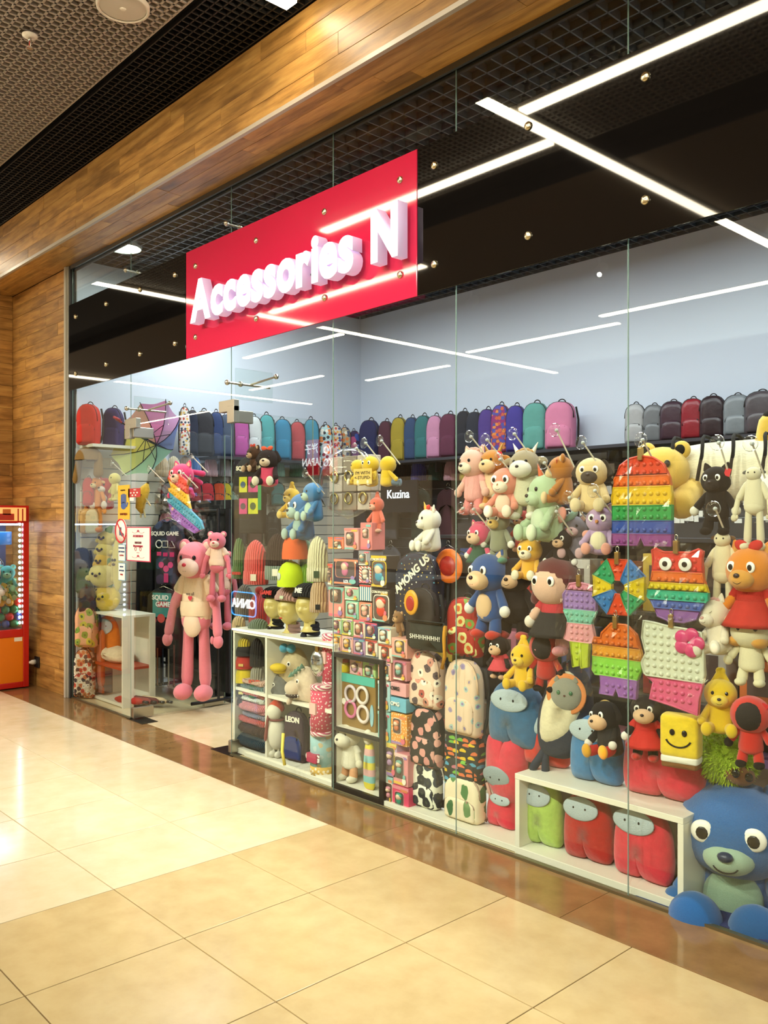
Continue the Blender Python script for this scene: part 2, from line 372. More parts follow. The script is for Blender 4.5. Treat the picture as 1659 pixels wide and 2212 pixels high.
boxp(tr, 'channel', mat('#6f7274', 'metal', .4), -7.27, 1, D - .02, D - .004, ZS - .03, ZS + .01); boxp(tr, 'channel', mat('#2a2b2c', 'metal', .5), -7.27, 1, D + .004, D + .02, ZS - .045, ZS + .01)
wp = struct('wall_pillar', 'wood clad pier left of the shop front')
boxp(wp, 'core', mat('#2a1c0e', 'plain', .9), -12, -7.345, D + .002, D + .3, 0, ZS + .3)
planks(wp, (-8.66, D + .002, 0), (1, 0, 0), (0, 0, 1), (0, -1, 0), 8.66 - 7.345, ZS, 34, WOOD['x'], 11, (.4, .95))
wr = struct('wall_return', 'wood clad return wall behind the claw machine')
boxp(wr, 'core', mat('#2a1c0e', 'plain', .9), -8.95, -8.66, 2.75, D, 0, ZS + .01)
planks(wr, (-8.66, 2.75, 0), (0, 1, 0), (0, 0, 1), (1, 0, 0), D - 2.75 - .012, ZS, 34, WOOD['y'], 17, (.5, .95))
po = struct('trim_3', 'pale aluminium corner post at the left end of the glass')
AL = mat('#bdb9ab', 'satin', .4)
boxp(po, 'profile', AL, -7.345, -7.315, D - .045, D + .03, 0, ZS, .003); boxp(po, 'profile', mat('#a19e92', 'satin', .4), -7.313, -7.29, D - .03, D + .03, 0, ZS, .003)
boxp(po, 'seal', mat('#2c2c2a', 'plain', .7), -7.29, -7.268, D - .02, D + .03, 0, ZS)
# ---- open grid ceilings
def grid(parent, x0, x1, y0, y1, z, cell, h, th, m):
    nx = int(round((x1 - x0) / cell)); ny = int(round((y1 - y0) / cell))
    bx = box_mesh(x1 - x0, th, h, 0, 'blade'); by = box_mesh(th, y1 - y0, h, 0, 'blade')
    for j in range(ny + 1): obj('blade', bx, m, parent, ((x0 + x1) / 2, y0 + j * cell, z + h / 2))
    for i in range(nx + 1): obj('blade', by, m, parent, (x0 + i * cell, (y0 + y1) / 2, z + h / 2))
cm_ = struct('ceiling_mall', 'pale beige open grid ceiling of the mall')
LG = mat('#a39a90', 'plain', .5); BG_ = mat('#131211', 'plain', .5)
grid(cm_, -9.0, -.5, .97, 2.27, ZC, .05, .034, .012, LG)
boxp(cm_, 'dark_void', mat('#100e0e', 'plain', .95), -14, 4, .5, 2.3, ZC + .12, ZC + .14)
cb = struct('ceiling_band', 'black open grid band between the pale grid and the wooden bulkhead')
grid(cb, -10.5, -.5, 2.32, 2.72, ZC, .05, .03, .007, BG_)
boxp(cb, 'dark_void', GREY_VOID, -14, 4, 2.3, YF + .02, ZC + .15, ZC + .17)
cp = struct('ceiling_plain', 'plain warm grey plaster ceiling further out in the mall')
boxp(cp, 'panel', mat('#8d7c68', 'plain', .8), -30, 6, -14, .48, ZC, ZC + .05)
boxp(cp, 'upstand', GREY_VOID, -30, 6, .48, .495, ZC + .001, ZC + .16); boxp(cp, 'gap', GREY_VOID, -30, 6, .48, .97, ZC + .12, ZC + .15); boxp(cp, 'far_grid', mat('#3a3530', 'plain', .8), -30, -9.02, .97, 2.3, ZC + .02, ZC + .05)
cs = struct('ceiling_shop', 'dark open grid ceiling inside the shop')
grid(cs, XL, .95, D + .06, YB - .02, 3.76, .1, .04, .008, mat('#4a5058', 'plain', .45))
boxp(cs, 'dark_void', mat('#17181b', 'plain', .95), XL - .1, 1.1, D, YB + .1, 4.0, 4.03)
# ---- shop walls
WHITE = mat('#d0d9e6', 'plain', .7)
wl = struct('wall_left', 'white left wall of the shop with slatted panels'); boxp(wl, 'plaster', WHITE, XL - .12, XL, D + .03, YB + .1, 0, 4.0)
SLAT = mat('#cfcabb', 'satin', .45)
for k in range(20): boxp(wl, 'slat', SLAT, XL, XL + .018, D + .06, YB, .08 + k * .1, .08 + k * .1 + .092, .003)
wb = struct('wall_back', 'white back wall of the shop with dark slatted panels below'); boxp(wb, 'plaster', WHITE, XL - .1, 1.1, YB, YB + .12, 0, 4.0)
DSL = mat('#2e3036', 'satin', .45)
for k in range(20): boxp(wb, 'slat', DSL, XL + .02, 1.0, YB - .018, YB, .05 + k * .1, .05 + k * .1 + .092, .003)
wrr = struct('wall_right', 'white right wall of the shop'); boxp(wrr, 'plaster', WHITE, 1.0, 1.12, D + .03, YB + .1, 0, 4.0)
wo = struct('wall_opposite', 'dim shop fronts on the far side of the mall'); boxp(wo, 'plaster', mat('#8a7862', 'plain', .7), -30, 6, -12.2, -12, 0, ZC)
for k in range(6): boxp(wo, 'lit_shop_window', mat('#ffe2b4', 'emit', .3), -28 + k * 5.6, -23.2 + k * 5.6, -12.0, -11.95, .1, 2.9)
# ---- shop front glass
JX = [-7.262, -6.186, -4.785, -3.748, -2.82, -1.888, -.95, 0.0, 1.0]
def pane(name, label, x0, x1, z0, z1, y=D, parent=None):
    o = struct(name, label)
    boxp(o, 'pane', GLASS, x0 + .002, x1 - .002, y - .002, y + .002, z0, z1)
    boxp(o, 'pane_edge', GLASS_EDGE, x0 + .0005, x0 + .002, y - .002, y + .002, z0, z1); boxp(o, 'pane_edge', GLASS_EDGE, x1 - .002, x1 - .0005, y - .002, y + .002, z0, z1)
    return o
DT = 2.235
wn = 0
for i in range(8):
    wn += 1
    if i == 1:
        pane('window_%d' % wn, 'clear glass fanlight above the open double door', JX[1], JX[2], DT + .01, ZS - .02)
    else:
        pane('window_%d' % wn, 'tall frameless glass pane of the shop front, bay %d from the wooden pier' % (i + 1), JX[i], JX[i + 1], .004, ZS - .02)
ch = struct('trim_4', 'slim floor channel under the glass'); boxp(ch, 'channel', mat('#8a8468', 'metal', .45), -7.27, JX[1], D - .012, D + .012, 0, .012); boxp(ch, 'channel', mat('#8a8468', 'metal', .45), JX[2], 1, D - .012, D + .012, 0, .012)
# ---- sign band panels: black glass, red glass
BLK = mat('#0c0a09', 'gloss', .03); REDP = mat('#bf2244', 'gloss', .05); BRASS = mat('#d9cfae', 'metal', .22)
ZP0, ZP1 = 2.627, 3.357
def signpanel(name, label, x0, x1, m, bolts):
    o = thing(name, label, 'sign panel', ((x0 + x1) / 2, D - .03, ZP0))
    w = x1 - x0; h = ZP1 - ZP0
    obj('panel', box_mesh(w - .004, .01, h, .0015), m, o, (0, 0, h / 2))
    for bx in bolts:
        for zz in (.13, h - .12):
            b_ = obj('bolt', lathe('bolt', [(.001, .012), (.014, .011), (.019, .006), (.019, 0)], 14, False) if 'bolt_m' not in MATS else MATS['bolt_m'], BRASS, o, (bx - (x0 + x1) / 2, -.005, zz), rot=(R(90), 0, 0))
            MATS['bolt_m'] = b_.data
    return o
pl = signpanel('sign_board', 'glossy black glass panel beside the wooden pier, left of the red sign', -7.262, -5.3, BLK, (-7.12, -6.54, -5.97, -5.45))
prd = signpanel('sign_board', 'glossy red glass sign panel carrying the white letters', -5.3, -3.05, REDP, (-5.17, -4.45, -3.78, -3.17))
pr = signpanel('sign_board', 'glossy black glass panel to the right of the red sign', -3.05, 1.0, BLK, (-2.93, -2.36, -1.79, -1.2, -.6))
# letters, each its own piece, standing off the red panel
WHE = mat('#fffafa', 'emit', 1.3); SIDE = mat('#cdb9d8', 'emit', .42)
STEEL_ = mat('#b9b4a4', 'metal', .3)
sg = thing('sign_letters', 'glowing white raised letters of the shop name on the red panel', 'sign letters', (0, 0, 0))
def letters(word, x0, x1, zb, cap, y):
    meshes = []; adv = 0; r = []
    ref = text_mesh('N', 1, 0, 0); hcap = max(v.co.y for v in ref.vertices) - min(v.co.y for v in ref.vertices); base = min(v.co.y for v in ref.vertices)
    for chx in word:
        m = text_mesh(chx, 1, .0, .028, 0, 'LEFT'); xs = [v.co.x for v in m.vertices]; ys = [v.co.y for v in m.vertices]
        r.append((chx, adv - min(xs), max(xs) - min(xs))); adv += max(xs) - min(xs) + .06
    k = (x1 - x0) / adv; sz = cap / hcap
    for (chx, off, wdt) in r:
        m = text_mesh(chx, 1, .16, .028, .022, 'LEFT')
        for v in m.vertices: v.co = Vector(((v.co.x + off) * k, (v.co.y - base) * sz, v.co.z * .2))
        m.materials.append(None); m.update()
        for pg in m.polygons: pg.material_index = 0 if pg.normal.z > .8 else 1
        o = obj('letter', m, WHE, sg, (x0, y, zb), rot=(R(90), 0, 0)); o.material_slots[1].link = 'OBJECT'; o.material_slots[1].material = SIDE; rod(sg, 'standoff_peg', (x0 + (off_ := (min(v.co.x for v in m.vertices) + max(v.co.x for v in m.vertices)) / 2), y + .02, zb + .06), (x0 + off_, D - .034, zb + .06), .006, STEEL_)
YL_ = D - .125; zbl = onY(805, 562, YL_)[0].z; capl = onY(805, 460, YL_)[0].z - zbl
letters('Accessories', onY(412, 690, YL_)[0].x, onY(766, 560, YL_)[0].x, zbl, capl, D - .09)
letters('N', onY(802, 562, YL_)[0].x, onY(862, 560, YL_)[0].x, zbl, capl, D - .09)
# ---- glass door leaves, standing open inward
STEEL = mat('#b9b4a4', 'metal', .3)
def leaf(name, label, x, sgn, L):
    o = struct(name, label, (x, D, 0))
    boxp(o, 'pane', GLASS, -.005, .005, .03, L, .012, DT - .01); boxp(o, 'pane_edge', GLASS_EDGE, -.005, .005, L, L + .003, .012, DT - .01)
    boxp(o, 'floor_hinge', STEEL, -.02, .02, 0, .17, .012, .09, .004); boxp(o, 'top_hinge', STEEL, -.02, .02, 0, .17, DT - .08, DT, .004)
    boxp(o, 'lock', STEEL, -.02, .02, L - .2, L - .02, .012, .08, .004)
    boxp(o, 'floor_plate', mat('#4a4741', 'metal', .35), -.06 if sgn > 0 else -.2, .2 if sgn > 0 else .06, -.02, .11, -.001, .004)
    for dx in (-.04, .04):
        h = rod(o, 'handle_bar', (dx, L - .08, .9), (dx, L - .08, 1.42), .014, STEEL)
        for zz in (.98, 1.34): rod(o, 'handle_mount', (0, L - .08, zz), (dx, L - .08, zz), .008, STEEL)
    return o
leaf('door_1', 'left glass door leaf standing open with long steel pull handle', JX[1] + .02, 1, .82)
leaf('door_2', 'right glass door leaf standing open into the shop', JX[2] - .02, -1, .68)
tp = struct('trim_5', 'steel patch fittings joining the glass around the doorway')
for (x, s) in ((JX[1], 1), (JX[2], -1)):
    boxp(tp, 'patch', STEEL, min(x - s * .06, x + s * .12), max(x - s * .06, x + s * .12), D - .02, D + .02, DT - .015, DT + .06, .003)
    boxp(tp, 'patch', STEEL, min(x - s * .06, x + s * .02), max(x - s * .06, x + s * .02), D - .022, D + .022, DT - .09, DT + .02, .003)
    # point fixing rods with round heads
def spider(x, z, label):
    o = thing('glass_clamp', label, 'glass clamp', (x, D, z))
    rod(o, 'rod', (0, -.05, 0), (0, .28, 0), .008, STEEL); rod(o, 'arm', (0, .12, 0), (.1, .26, .06), .007, STEEL)
    for p in ((0, -.05, 0), (0, .05, 0), (.1, .26, .06)): obj('head', SPHL, STEEL, o, p, (.018, .018, .018))
    boxp(o, 'glass_fin', GLASS, -.004, .004, .01, .3, -.1, .1)
spider(JX[1] + .02, 3.42, 'steel point clamp on glass joint high above the left door leaf')
spider(JX[2] + .02, 3.42, 'steel point clamp just above the red sign panel')
spider(JX[1] + .03, 2.37, 'steel point clamp beside the open umbrella')
spider(JX[2] + .03, 2.40, 'steel point clamp above the doorway corner fitting')
# ---- lamps of the mall ceiling: straight light lines
def led(x0, y0, x1, y1, label, w=.085):
    o = thing('light_line', label, 'ceiling light', ((x0 + x1) / 2, (y0 + y1) / 2, ZC - .034))
    lx, ly = max(abs(x1 - x0), w), max(abs(y1 - y0), w)
    obj('diffuser', UBOX, mat('#fff0d0', 'emit', 30.0), o, (0, 0, -.012), (lx, ly, .016)); obj('housing', UBOX, mat('#d8d2c4', 'plain'), o, (0, 0, .014), (lx + .012, ly + .012, .034))
LN = 'warm white light line on the mall ceiling, '
led(-3.53, 2.62, -3.53, -3.2, LN + 'meeting the bulkhead above the red sign')
led(-9.07, 2.62, -9.07, -6.3, LN + 'meeting the bulkhead beyond the pier')
led(-3.45, 1.69, .5, 1.69, LN + 'nearest the camera side, along the shop'); led(-3.6, 1.2, -6.08, 1.2, LN + 'second row out from the red sign')
led(-6.2, -.2, -8.87, -.2, LN + 'third row out from the sign'); led(-9.2, -1.55, -11.6, -1.55, LN + 'beyond the pier, first short one')
led(-6.25, -3.8, -8.9, -3.8, LN + 'far row, middle'); led(-4.05, -3.3, -6.2, -3.3, LN + 'far row, right'); led(-9.85, -4.4, -11.9, -4.4, LN + 'far row, left')
led(-15.1, 0.0, -15.1, -5.6, LN + 'far down the mall, crosswise'); led(-12.05, -3.48, -14.3, -3.48, LN + 'far down the mall, lengthwise'); led(-17.7, -4.6, -21.2, -4.6, LN + 'farthest down the mall')
def shoplamp(x, y):
    o = thing('shop_lamp', 'slim white panel lamp in the shop ceiling', 'ceiling light', (x, y, 3.66), group='panel lamps in the shop ceiling')
    obj('body', UBOX, mat('#c9ccd2', 'plain'), o, (0, 0, .022), (.94, .26, .03)); obj('diffuser', UBOX, mat('#fff8ee', 'emit', 4.0), o, (0, 0, .004), (.9, .22, .006)); [rod(o, 'suspension_wire', (s * .4, 0, .03), (s * .4, 0, .115), .003, STEEL) for s in (-1, 1)]
for (lx, ly, lp) in SHOPLAMPS: shoplamp(lx, ly)
p, t = onY(263, 543, D + .75)
o = thing('downlight', 'round glowing downlight in the shop ceiling by the left corner', 'ceiling light', (-6.64, 3.24, 3.738)); obj('rim', lathe('rim', [(.13, 0), (.14, .02), (.12, .03)], 24, False), mat('#dfe3e0', 'plain'), o); obj('diffuser', lathe('disc', [(.001, .005), (.12, .005)], 24, False), mat('#f6ffe6', 'emit', 16), o)
for k, (sx_, sy_, tx_) in enumerate(FILL_SPOTS):  # fixture bodies modelled for the added fill spots
    q = (Vector((tx_, 3.1, .95)) - Vector((sx_, sy_, 4.0))).to_track_quat('Z', 'Y')
    o = thing('added_spot', ['first', 'second', 'third', 'fourth', 'fifth'][k] + ' added white fill spot out in the mall, counted from the pier', 'ceiling light', (sx_, sy_, ZC))
    rod(o, 'stem', (0, 0, 0), (0, 0, -.12), .012, mat('#d8d4c8', 'plain')); obj('barrel', lathe('barrel', [(.05, -.12), (.055, -.04), (.055, .05), (.05, .055), (.047, .03)], 18, False), mat('#d8d4c8', 'plain'), o, (0, 0, -.15), quat=q)
# speaker, sprinkler
o = thing('ceiling_speaker', 'round white loudspeaker set in the pale grid ceiling', 'speaker', (-4.18, 2.03, ZC - .02))
obj('grille', lathe('grille', [(.001, 0), (.03, -.001), (.1, .002), (.118, .006)], 32, False), mat('#cbc7bb', 'plain', .5), o); obj('rim', lathe('rim', [(.118, .004), (.122, -.002), (.132, 0), (.135, .02)], 32, False), mat('#e0dccf', 'plain', .4), o); obj('centre_badge', lathe('badge', [(.001, -.004), (.014, -.004), (.017, 0)], 14, False), mat('#e6e2d4', 'plain'), o)
o = thing('sprinkler', 'small white fire sprinkler hanging from the pale grid ceiling', 'sprinkler', (-4.75, 1.77, ZC - .03))
obj('rosette', lathe('rosette', [(.04, .012), (.04, .006), (.015, -.004), (.001, -.004)], 20, False), mat('#e4e0d6', 'plain'), o); rod(o, 'pipe', (0, 0, .0), (0, 0, -.02), .009, mat('#cfcabb', 'metal')); rod(o, 'bulb', (0, 0, -.018), (0, 0, -.048), .004, mat('#b02018', 'gloss'))
for s in (-1, 1): rod(o, 'frame_arm', (s * .014, 0, -.015), (s * .008, 0, -.055), .003, mat('#d8d4c8', 'metal'))
obj('deflector', CYL, mat('#d8d4c8', 'metal'), o, (0, 0, -.058), (.02, .02, .003))
# island kiosk in the mall whose neon sign the glass mirrors
o = thing('kiosk', 'wooden island kiosk in the mall with a blue framed neon sign', 'kiosk', (-8.42, .25, 0))
boxp(o, 'counter', mat('#5c4430', 'satin'), -.7, .7, -.35, .3, .0, 1.0, .01); boxp(o, 'worktop', mat('#2c2826', 'gloss', .2), -.74, .74, -.39, .34, 1.0, 1.04, .005); boxp(o, 'sign_back', mat('#141418', 'satin'), -.26, .26, .3, .315, .42, .72)
obj('lettering', text_mesh('CINNA', .15, .004, .003), mat('#ffffff', 'emit', 9.0), o, (0, .325, .57), rot=(R(90), 0, R(180)))
obj('neon_tube', tube_mesh([(x, .325, z) for x, z in rrect(.5, .27, .06, 4, .435)], .007, 6, 'neon', True), mat('#3c9cf0', 'emit', 14.0), o)
# signs across the mall that the glass mirrors
def mallsign(px, py0, py1, wpx, label, col, lines, Y=-8.0):
    d = ray(px, (py0 + py1) / 2); t = (2 * D - Y) / d.y; X = d.x * t; z0 = CAMH + (HYP - py1) / FPX * t; z1 = CAMH + (HYP - py0) / FPX * t; w = wpx / FPX * t / .75
    o = thing('hanging_sign', label, 'sign', (X, Y, z0)); h = z1 - z0
    obj('lightbox', box_mesh(w, .12, h, .01), mat(col, 'emit', 3.0), o, (0, 0, h / 2))
    obj('hanger', UBOX, mat('#55504a', 'metal'), o, (0, 0, (h + ZC - z0) / 2), (.03, .03, ZC - z0 - h))
    for k, s in enumerate(lines): obj('lettering', text_mesh(s, h * .3, .003, .006), mat('#ffffff', 'emit', 6.0), o, (0, .066, h * (.72 - .36 * k)), rot=(R(90), 0, R(180)))
mallsign(677, 950, 1027, 24, 'red hanging lightbox across the mall with two Chinese characters', '#d01828', ['洋子', 'JAPAN']); mallsign(713, 952, 1027, 30, 'red hanging lightbox across the mall with large stacked white letters', '#d01828', ['YO', 'KO'])
# ================================================================ BUILDERS
def fit(bb, dy, rot=0.0, k=.5, plane='Y'):
    """base point, true width, true height of a thing seen in the given pixel box, standing dy behind the glass"""
    x0, y0, x1, y1 = bb; xm = (x0 + x1) / 2
    if plane == 'Y': P, t = onY(xm, y1, D + dy)
    else: P, t = onX(xm, y1, XL + dy)
    a = YAW - math.atan((xm - CXP) / FPX) - R(rot)
    if plane == 'Y' and P.x < XL + .16 and P.y < D + 1.5:      # keep clear of the left shop wall
        P, t = onX(xm, y1, XL + .16)
        if P.y < D + .07: P, t = onY(xm, y1, D + .07)
    pw = (x1 - x0) * t / FPX; w = pw / max(.3, math.cos(a) + k * abs(math.sin(a)))
    return P, w, (y1 - y0) * t / FPX, t
def smooth_closed(pts, n=5):
    o = []; L = len(pts)
    for i in range(L):
        p0, p1, p2, p3 = (Vector(pts[(i + j) % L]) for j in (-1, 0, 1, 2))
        for q in range(n):
            u = q / n; o.append(tuple(.5 * ((2 * p1) + (p2 - p0) * u + (2 * p0 - 5 * p1 + 4 * p2 - p3) * u * u + (3 * p1 - p0 - 3 * p2 + p3) * u ** 3)))
    return o
EYEB = mat('#0d0b0b', 'gloss', .12); EYEW = mat('#f4f0e4', 'satin', .4); REDTAG = mat('#c8202c', 'card')
def eyes(root, m_eye, y, z, dx, r, style, white=None):
    for s in (-1, 1):
        if style in ('white', 'big'):
            k = 1.7 if style == 'white' else 2.1
            w = obj('eye', SPH, white or EYEW, root, (s * dx, y, z), (r * k, r * .7, r * k * 1.15))
            obj('pupil', SPHL, m_eye, w, (0, -.75, -.05), (.55, .5, .58))
        elif style == 'closed':
            obj('eyelid', SMILE, m_eye, root, (s * dx, y - r * .3, z + r * .6), (r * 1.5, r, r * 1.3))
        else: obj('eye', SPHL, m_eye, root, (s * dx, y, z), (r, r * .7, r * 1.1))
def plush(name, label, cat, bb, dy, rot, pose, col, c2='#f3e4c4', ear='round', ec=None, eye='dot', nose='#2a1a14', belly=None, hs=1.0, hair=None, horn=None, horns=None,
          shirt=None, skirt=None, pants=None, glove=None, shoe=None, hood=None, tail=None, wing=None, spikes=None, muzzle=True, smile=True, wf=1.0, tilt=0.0, fur='plush', print_=None, tagged=False, ears_in=None, group=None, mz=1.0, plane='Y', roll=0.0, bow=None, beak=None, wig=None):
    P, w, h, t = fit(bb, dy, 0, plane=plane)
    root = thing(name, label, cat, P, R(rot), (h * wf, h * wf, h), group)
    root.rotation_euler = (0, R(roll), R(rot)) if plane == 'Y' else (0, R(roll), R(rot))
    M1 = mat(col, fur); M2 = mat(c2, fur); ME = mat(ec or col, fur)
    if pose == 'sit':
        hz, hr, bz = .70, .285 * hs, .29
        obj('body', LIMB, mat(shirt, 'cloth') if shirt else M1, root, (0, .02, .5), (.25, .22, .5))
        for s in (-1, 1):
            l = limb(root, 'leg', (s * .13, 0, .13), (s * .2, -.34, .1), .095, mat(pants, 'cloth') if pants else M1)
            obj('foot', SPH, mat(shoe, fur) if shoe else M2, root, (s * .205, -.37, .12), (.1, .07, .125))
            limb(root, 'arm', (s * .19, -.02, .45), (s * .29, -.2, .24), .07, M1)
            obj('paw', SPH, mat(glove, fur) if glove else M1, root, (s * .3, -.215, .225), (.078, .075, .078))
        if belly: obj('belly', SPH, mat(belly, fur), root, (0, -.15, .27), (.17, .09, .2))
    elif pose == 'long':
        hz, hr, bz = .875, .115 * hs, .6
        obj('body', LIMB, mat(shirt, 'cloth') if shirt else M1, root, (0, 0, .77), (.115, .08, .3))
        obj('hips', SPH, M1, root, (0, 0, .5), (.112, .085, .09))
        if belly: obj('belly', SPH, mat(belly, fur), root, (0, -.055, .48), (.07, .04, .085))
        for s in (-1, 1):
            limb(root, 'leg', (s * .06, 0, .47), (s * .075, 0, .08), .043, M1)
            obj('foot', SPH, mat(shoe, fur) if shoe else M1, root, (s * .082, -.045, .05), (.062, .085, .052))
            limb(root, 'upper_arm', (s * .1, 0, .74), (s * .17, -.02, .58), .038, M1); limb(root, 'forearm', (s * .17, -.02, .6), (s * .2, -.05, .4), .033, M1)
            hd = obj('paw', SPH, mat(glove, fur) if glove else M1, root, (s * .203, -.055, .375), (.038, .03, .042)); obj('thumb', SPHL, mat(glove, fur) if glove else M1, root, (s * .165, -.07, .385), (.014, .014, .026))
            if shirt: obj('sleeve', LIMB, mat(shirt, 'cloth'), root, (s * .09, 0, .755), (.05, .05, .1), rot=(0, R(-28 * s), 0))
        if shirt: obj('shirt_hem', lathe('hem', [(.115, 0), (.122, .04), (.115, .09)], 18, False), mat(shirt, 'cloth'), root, (0, 0, .53), (1, .78, 1))
    else:   # hanging or standing upright
        hz, hr, bz = .765, .22 * hs, .43
        obj('body', LIMB, mat(shirt, 'cloth') if shirt else M1, root, (0, 0, .6), (.175, .145, .4))
        if belly: obj('belly', SPH, mat(belly, fur), root, (0, -.1, .38), (.12, .07, .16))
        for s in (-1, 1):
            limb(root, 'leg', (s * .09, 0, .3), (s * .12, -.04, .05), .075, mat(pants, 'cloth') if pants else M1)
            obj('foot', SPH, mat(shoe, fur) if shoe else M2, root, (s * .125, -.08, .05), (.078, .11, .058))
            limb(root, 'arm', (s * .15, 0, .55), (s * .28, -.05, .36), .056, M1)
            obj('paw', SPH, mat(glove, fur) if glove else M1, root, (s * .295, -.06, .335), (.065, .06, .07))
            if shirt: obj('sleeve', LIMB, mat(shirt, 'cloth'), root, (s * .14, 0, .57), (.066, .066, .12), rot=(0, R(-35 * s), 0))
        if skirt: obj('skirt', lathe('skirt', [(.16, .26), (.2, .18), (.27, .05), (.3, 0), (.27, .015)], 20, False), mat(skirt, 'cloth'), root, (0, 0, .2))
    # head
    H = obj('head', SPH, mat(hood, fur) if hood else M1, root, (0, -.02, hz), (hr, hr * .92, hr * .95), rot=(0, R(tilt), 0))
    hx = hr
    if wig: obj('hair', SPH, mat(wig, 'plush'), root, (0, .025, hz + hr * .14), (hr * 1.12, hr * 1.0, hr * 1.05)); [limb(root, 'hair_lock', (s * hr * .8, .02, hz + hr * .2), (s * hr * 1.0, -.02, hz - hr * .9), hr * .26, mat(wig, 'plush')) for s in (-1, 1)]
    if hood: obj('face', SPH, mat('#191514', 'cloth'), root, (0, -.02 - hr * .42, hz), (hr * .74, hr * .55, hr * .76))
    else:
        if muzzle: obj('muzzle', SPH, M2, root, (0, -.02 - hr * .72, hz - hr * .3), (hr * .52 * mz, hr * .42 * mz, hr * .4 * mz))
        yn = -.02 - hr * (.72 + .4 * mz if muzzle else .93)
        if nose and not beak: obj('nose', SPHL, mat(nose, 'gloss', .3), root, (0, yn, hz - hr * .17), (hr * .13, hr * .1, hr * .1))
        if beak: obj('beak', CONE, mat(beak, 'cloth'), root, (0, -.02 - hr * .88, hz - hr * .1), (hr * .14, hr * .14, hr * .35), rot=(R(110), 0, 0))
        if smile and muzzle: obj('mouth', SMILE, EYEB, root, (0, yn + hr * .04, hz - hr * .32), (hr * .2, hr * .2, hr * .17))
        eyes(root, EYEB, -.02 - hr * .8, hz + hr * .16, hr * .4, hr * .115, eye)
    for s in (-1, 1):
        if ear == 'round':
            e = obj('ear', SPH, ME, root, (s * hr * .72, .0, hz + hr * .72), (hr * .36, hr * .2, hr * .36)); obj('inner_ear', SPHL, mat(ears_in or c2, fur), e, (0, -.7, 0), (.65, .5, .65))
        elif ear == 'cat':
            e = obj('ear', EAR, ME, root, (s * hr * .62, 0, hz + hr * .8), (hr * .62, hr * .5, hr * .62), rot=(0, R(22 * s), 0)); obj('inner_ear', EAR, mat(ears_in or c2, fur), e, (0, -.12, 0), (.6, .5, .65))
        elif ear == 'long': obj('ear', LIMB, ME, root, (s * hr * .45, 0, hz + hr * .6), (hr * .24, hr * .14, hr * 1.15), rot=(0, R(180 - 32 * s), 0))
        elif ear == 'flop': obj('ear', LIMB, ME, root, (s * hr * .75, 0, hz + hr * .55), (hr * .3, hr * .16, hr * .85), rot=(0, R(-24 * s), 0))
        elif ear == 'side': obj('ear', SPH, ME, root, (s * hr * 1.12, 0, hz + hr * .25), (hr * .42, hr * .16, hr * .24), rot=(0, R(16 * s), 0))
        if horns: obj('horn', CONE, mat(horns, 'satin'), root, (s * hr * .5, 0, hz + hr * .75), (hr * .17, hr * .17, hr * .75), rot=(0, R(28 * s), 0))
        if wing: obj('wing', SPH, mat(wing, fur), root, (s * .24, .08, bz + .08), (.16, .04, .11), rot=(0, R(-25 * s), 0))
        if spikes: limb(root, 'quill', (s * hr * .5, .08, hz + hr * .3), (s * hr * 1.35, .3, hz + hr * (.1)), hr * .25, mat(spikes, fur)); limb(root, 'quill', (s * hr * .3, .1, hz - hr * .1), (s * hr * 1.0, .32, hz - hr * .7), hr * .22, mat(spikes, fur))
    if horn: obj('unicorn_horn', CONE, mat(horn, 'satin'), root, (0, -hr * .35, hz + hr * .8), (hr * .16, hr * .16, hr * .7), rot=(R(18), 0, 0))
    if hair:
        for k in range(4): obj('hair_tuft', SPHL, mat(hair, fur), root, ((k - 1.5) * hr * .28, -hr * .1 + abs(k - 1.5) * .02, hz + hr * (.93 - .09 * abs(k - 1.5))), (hr * .24, hr * .3, hr * .2))
    if tail: limb(root, 'tail', (.05, .15, .2), (.3, .3, .42), .05, mat(tail, fur))
    if bow:
        for s in (-1, 1): obj('bow_loop', SPHL, mat(bow, 'cloth'), root, (s * hr * .3, -hr * .3, hz + hr * 1.0), (hr * .32, hr * .14, hr * .22), rot=(0, R(-20 * s), 0))
    if tagged: obj('red_tag', UBOX, REDTAG, root, (.2, -.12, hz + hr * .5), (.09, .006, .11), rot=(0, R(20), R(-10)))
    if print_:
        for (s, sz, zz, cc) in print_: lettering(root, s, sz, (0, -.087, zz), mat(cc, 'plain'), ext=.001)
    return root
SUC = lathe('cup', [(.001, .004), (.006, .004), (.008, .009), (.02, .004), (.026, 0), (.024, -.001), (.001, -.001)], 14, False); NYL = mat('#ded6c2', 'satin')
def hook(px, py, what, dy=.12, drop=.16, dpx=0):
    P, t = onY(px, py, D + .012); L = drop
    o = thing('suction_hook', 'clear suction cup on the glass holding ' + what, 'suction cup', P)
    obj('cup', SUC, PLASTIC, o, (0, 0, 0), 1.15, rot=(R(-90), 0, 0)); obj('knob', SPHL, mat('#d8dcd8', 'gloss'), o, (0, .014, 0), (.008, .01, .008))
    rod(o, 'string', (0, .016, 0), (dpx, dy, -L), .0035, NYL)
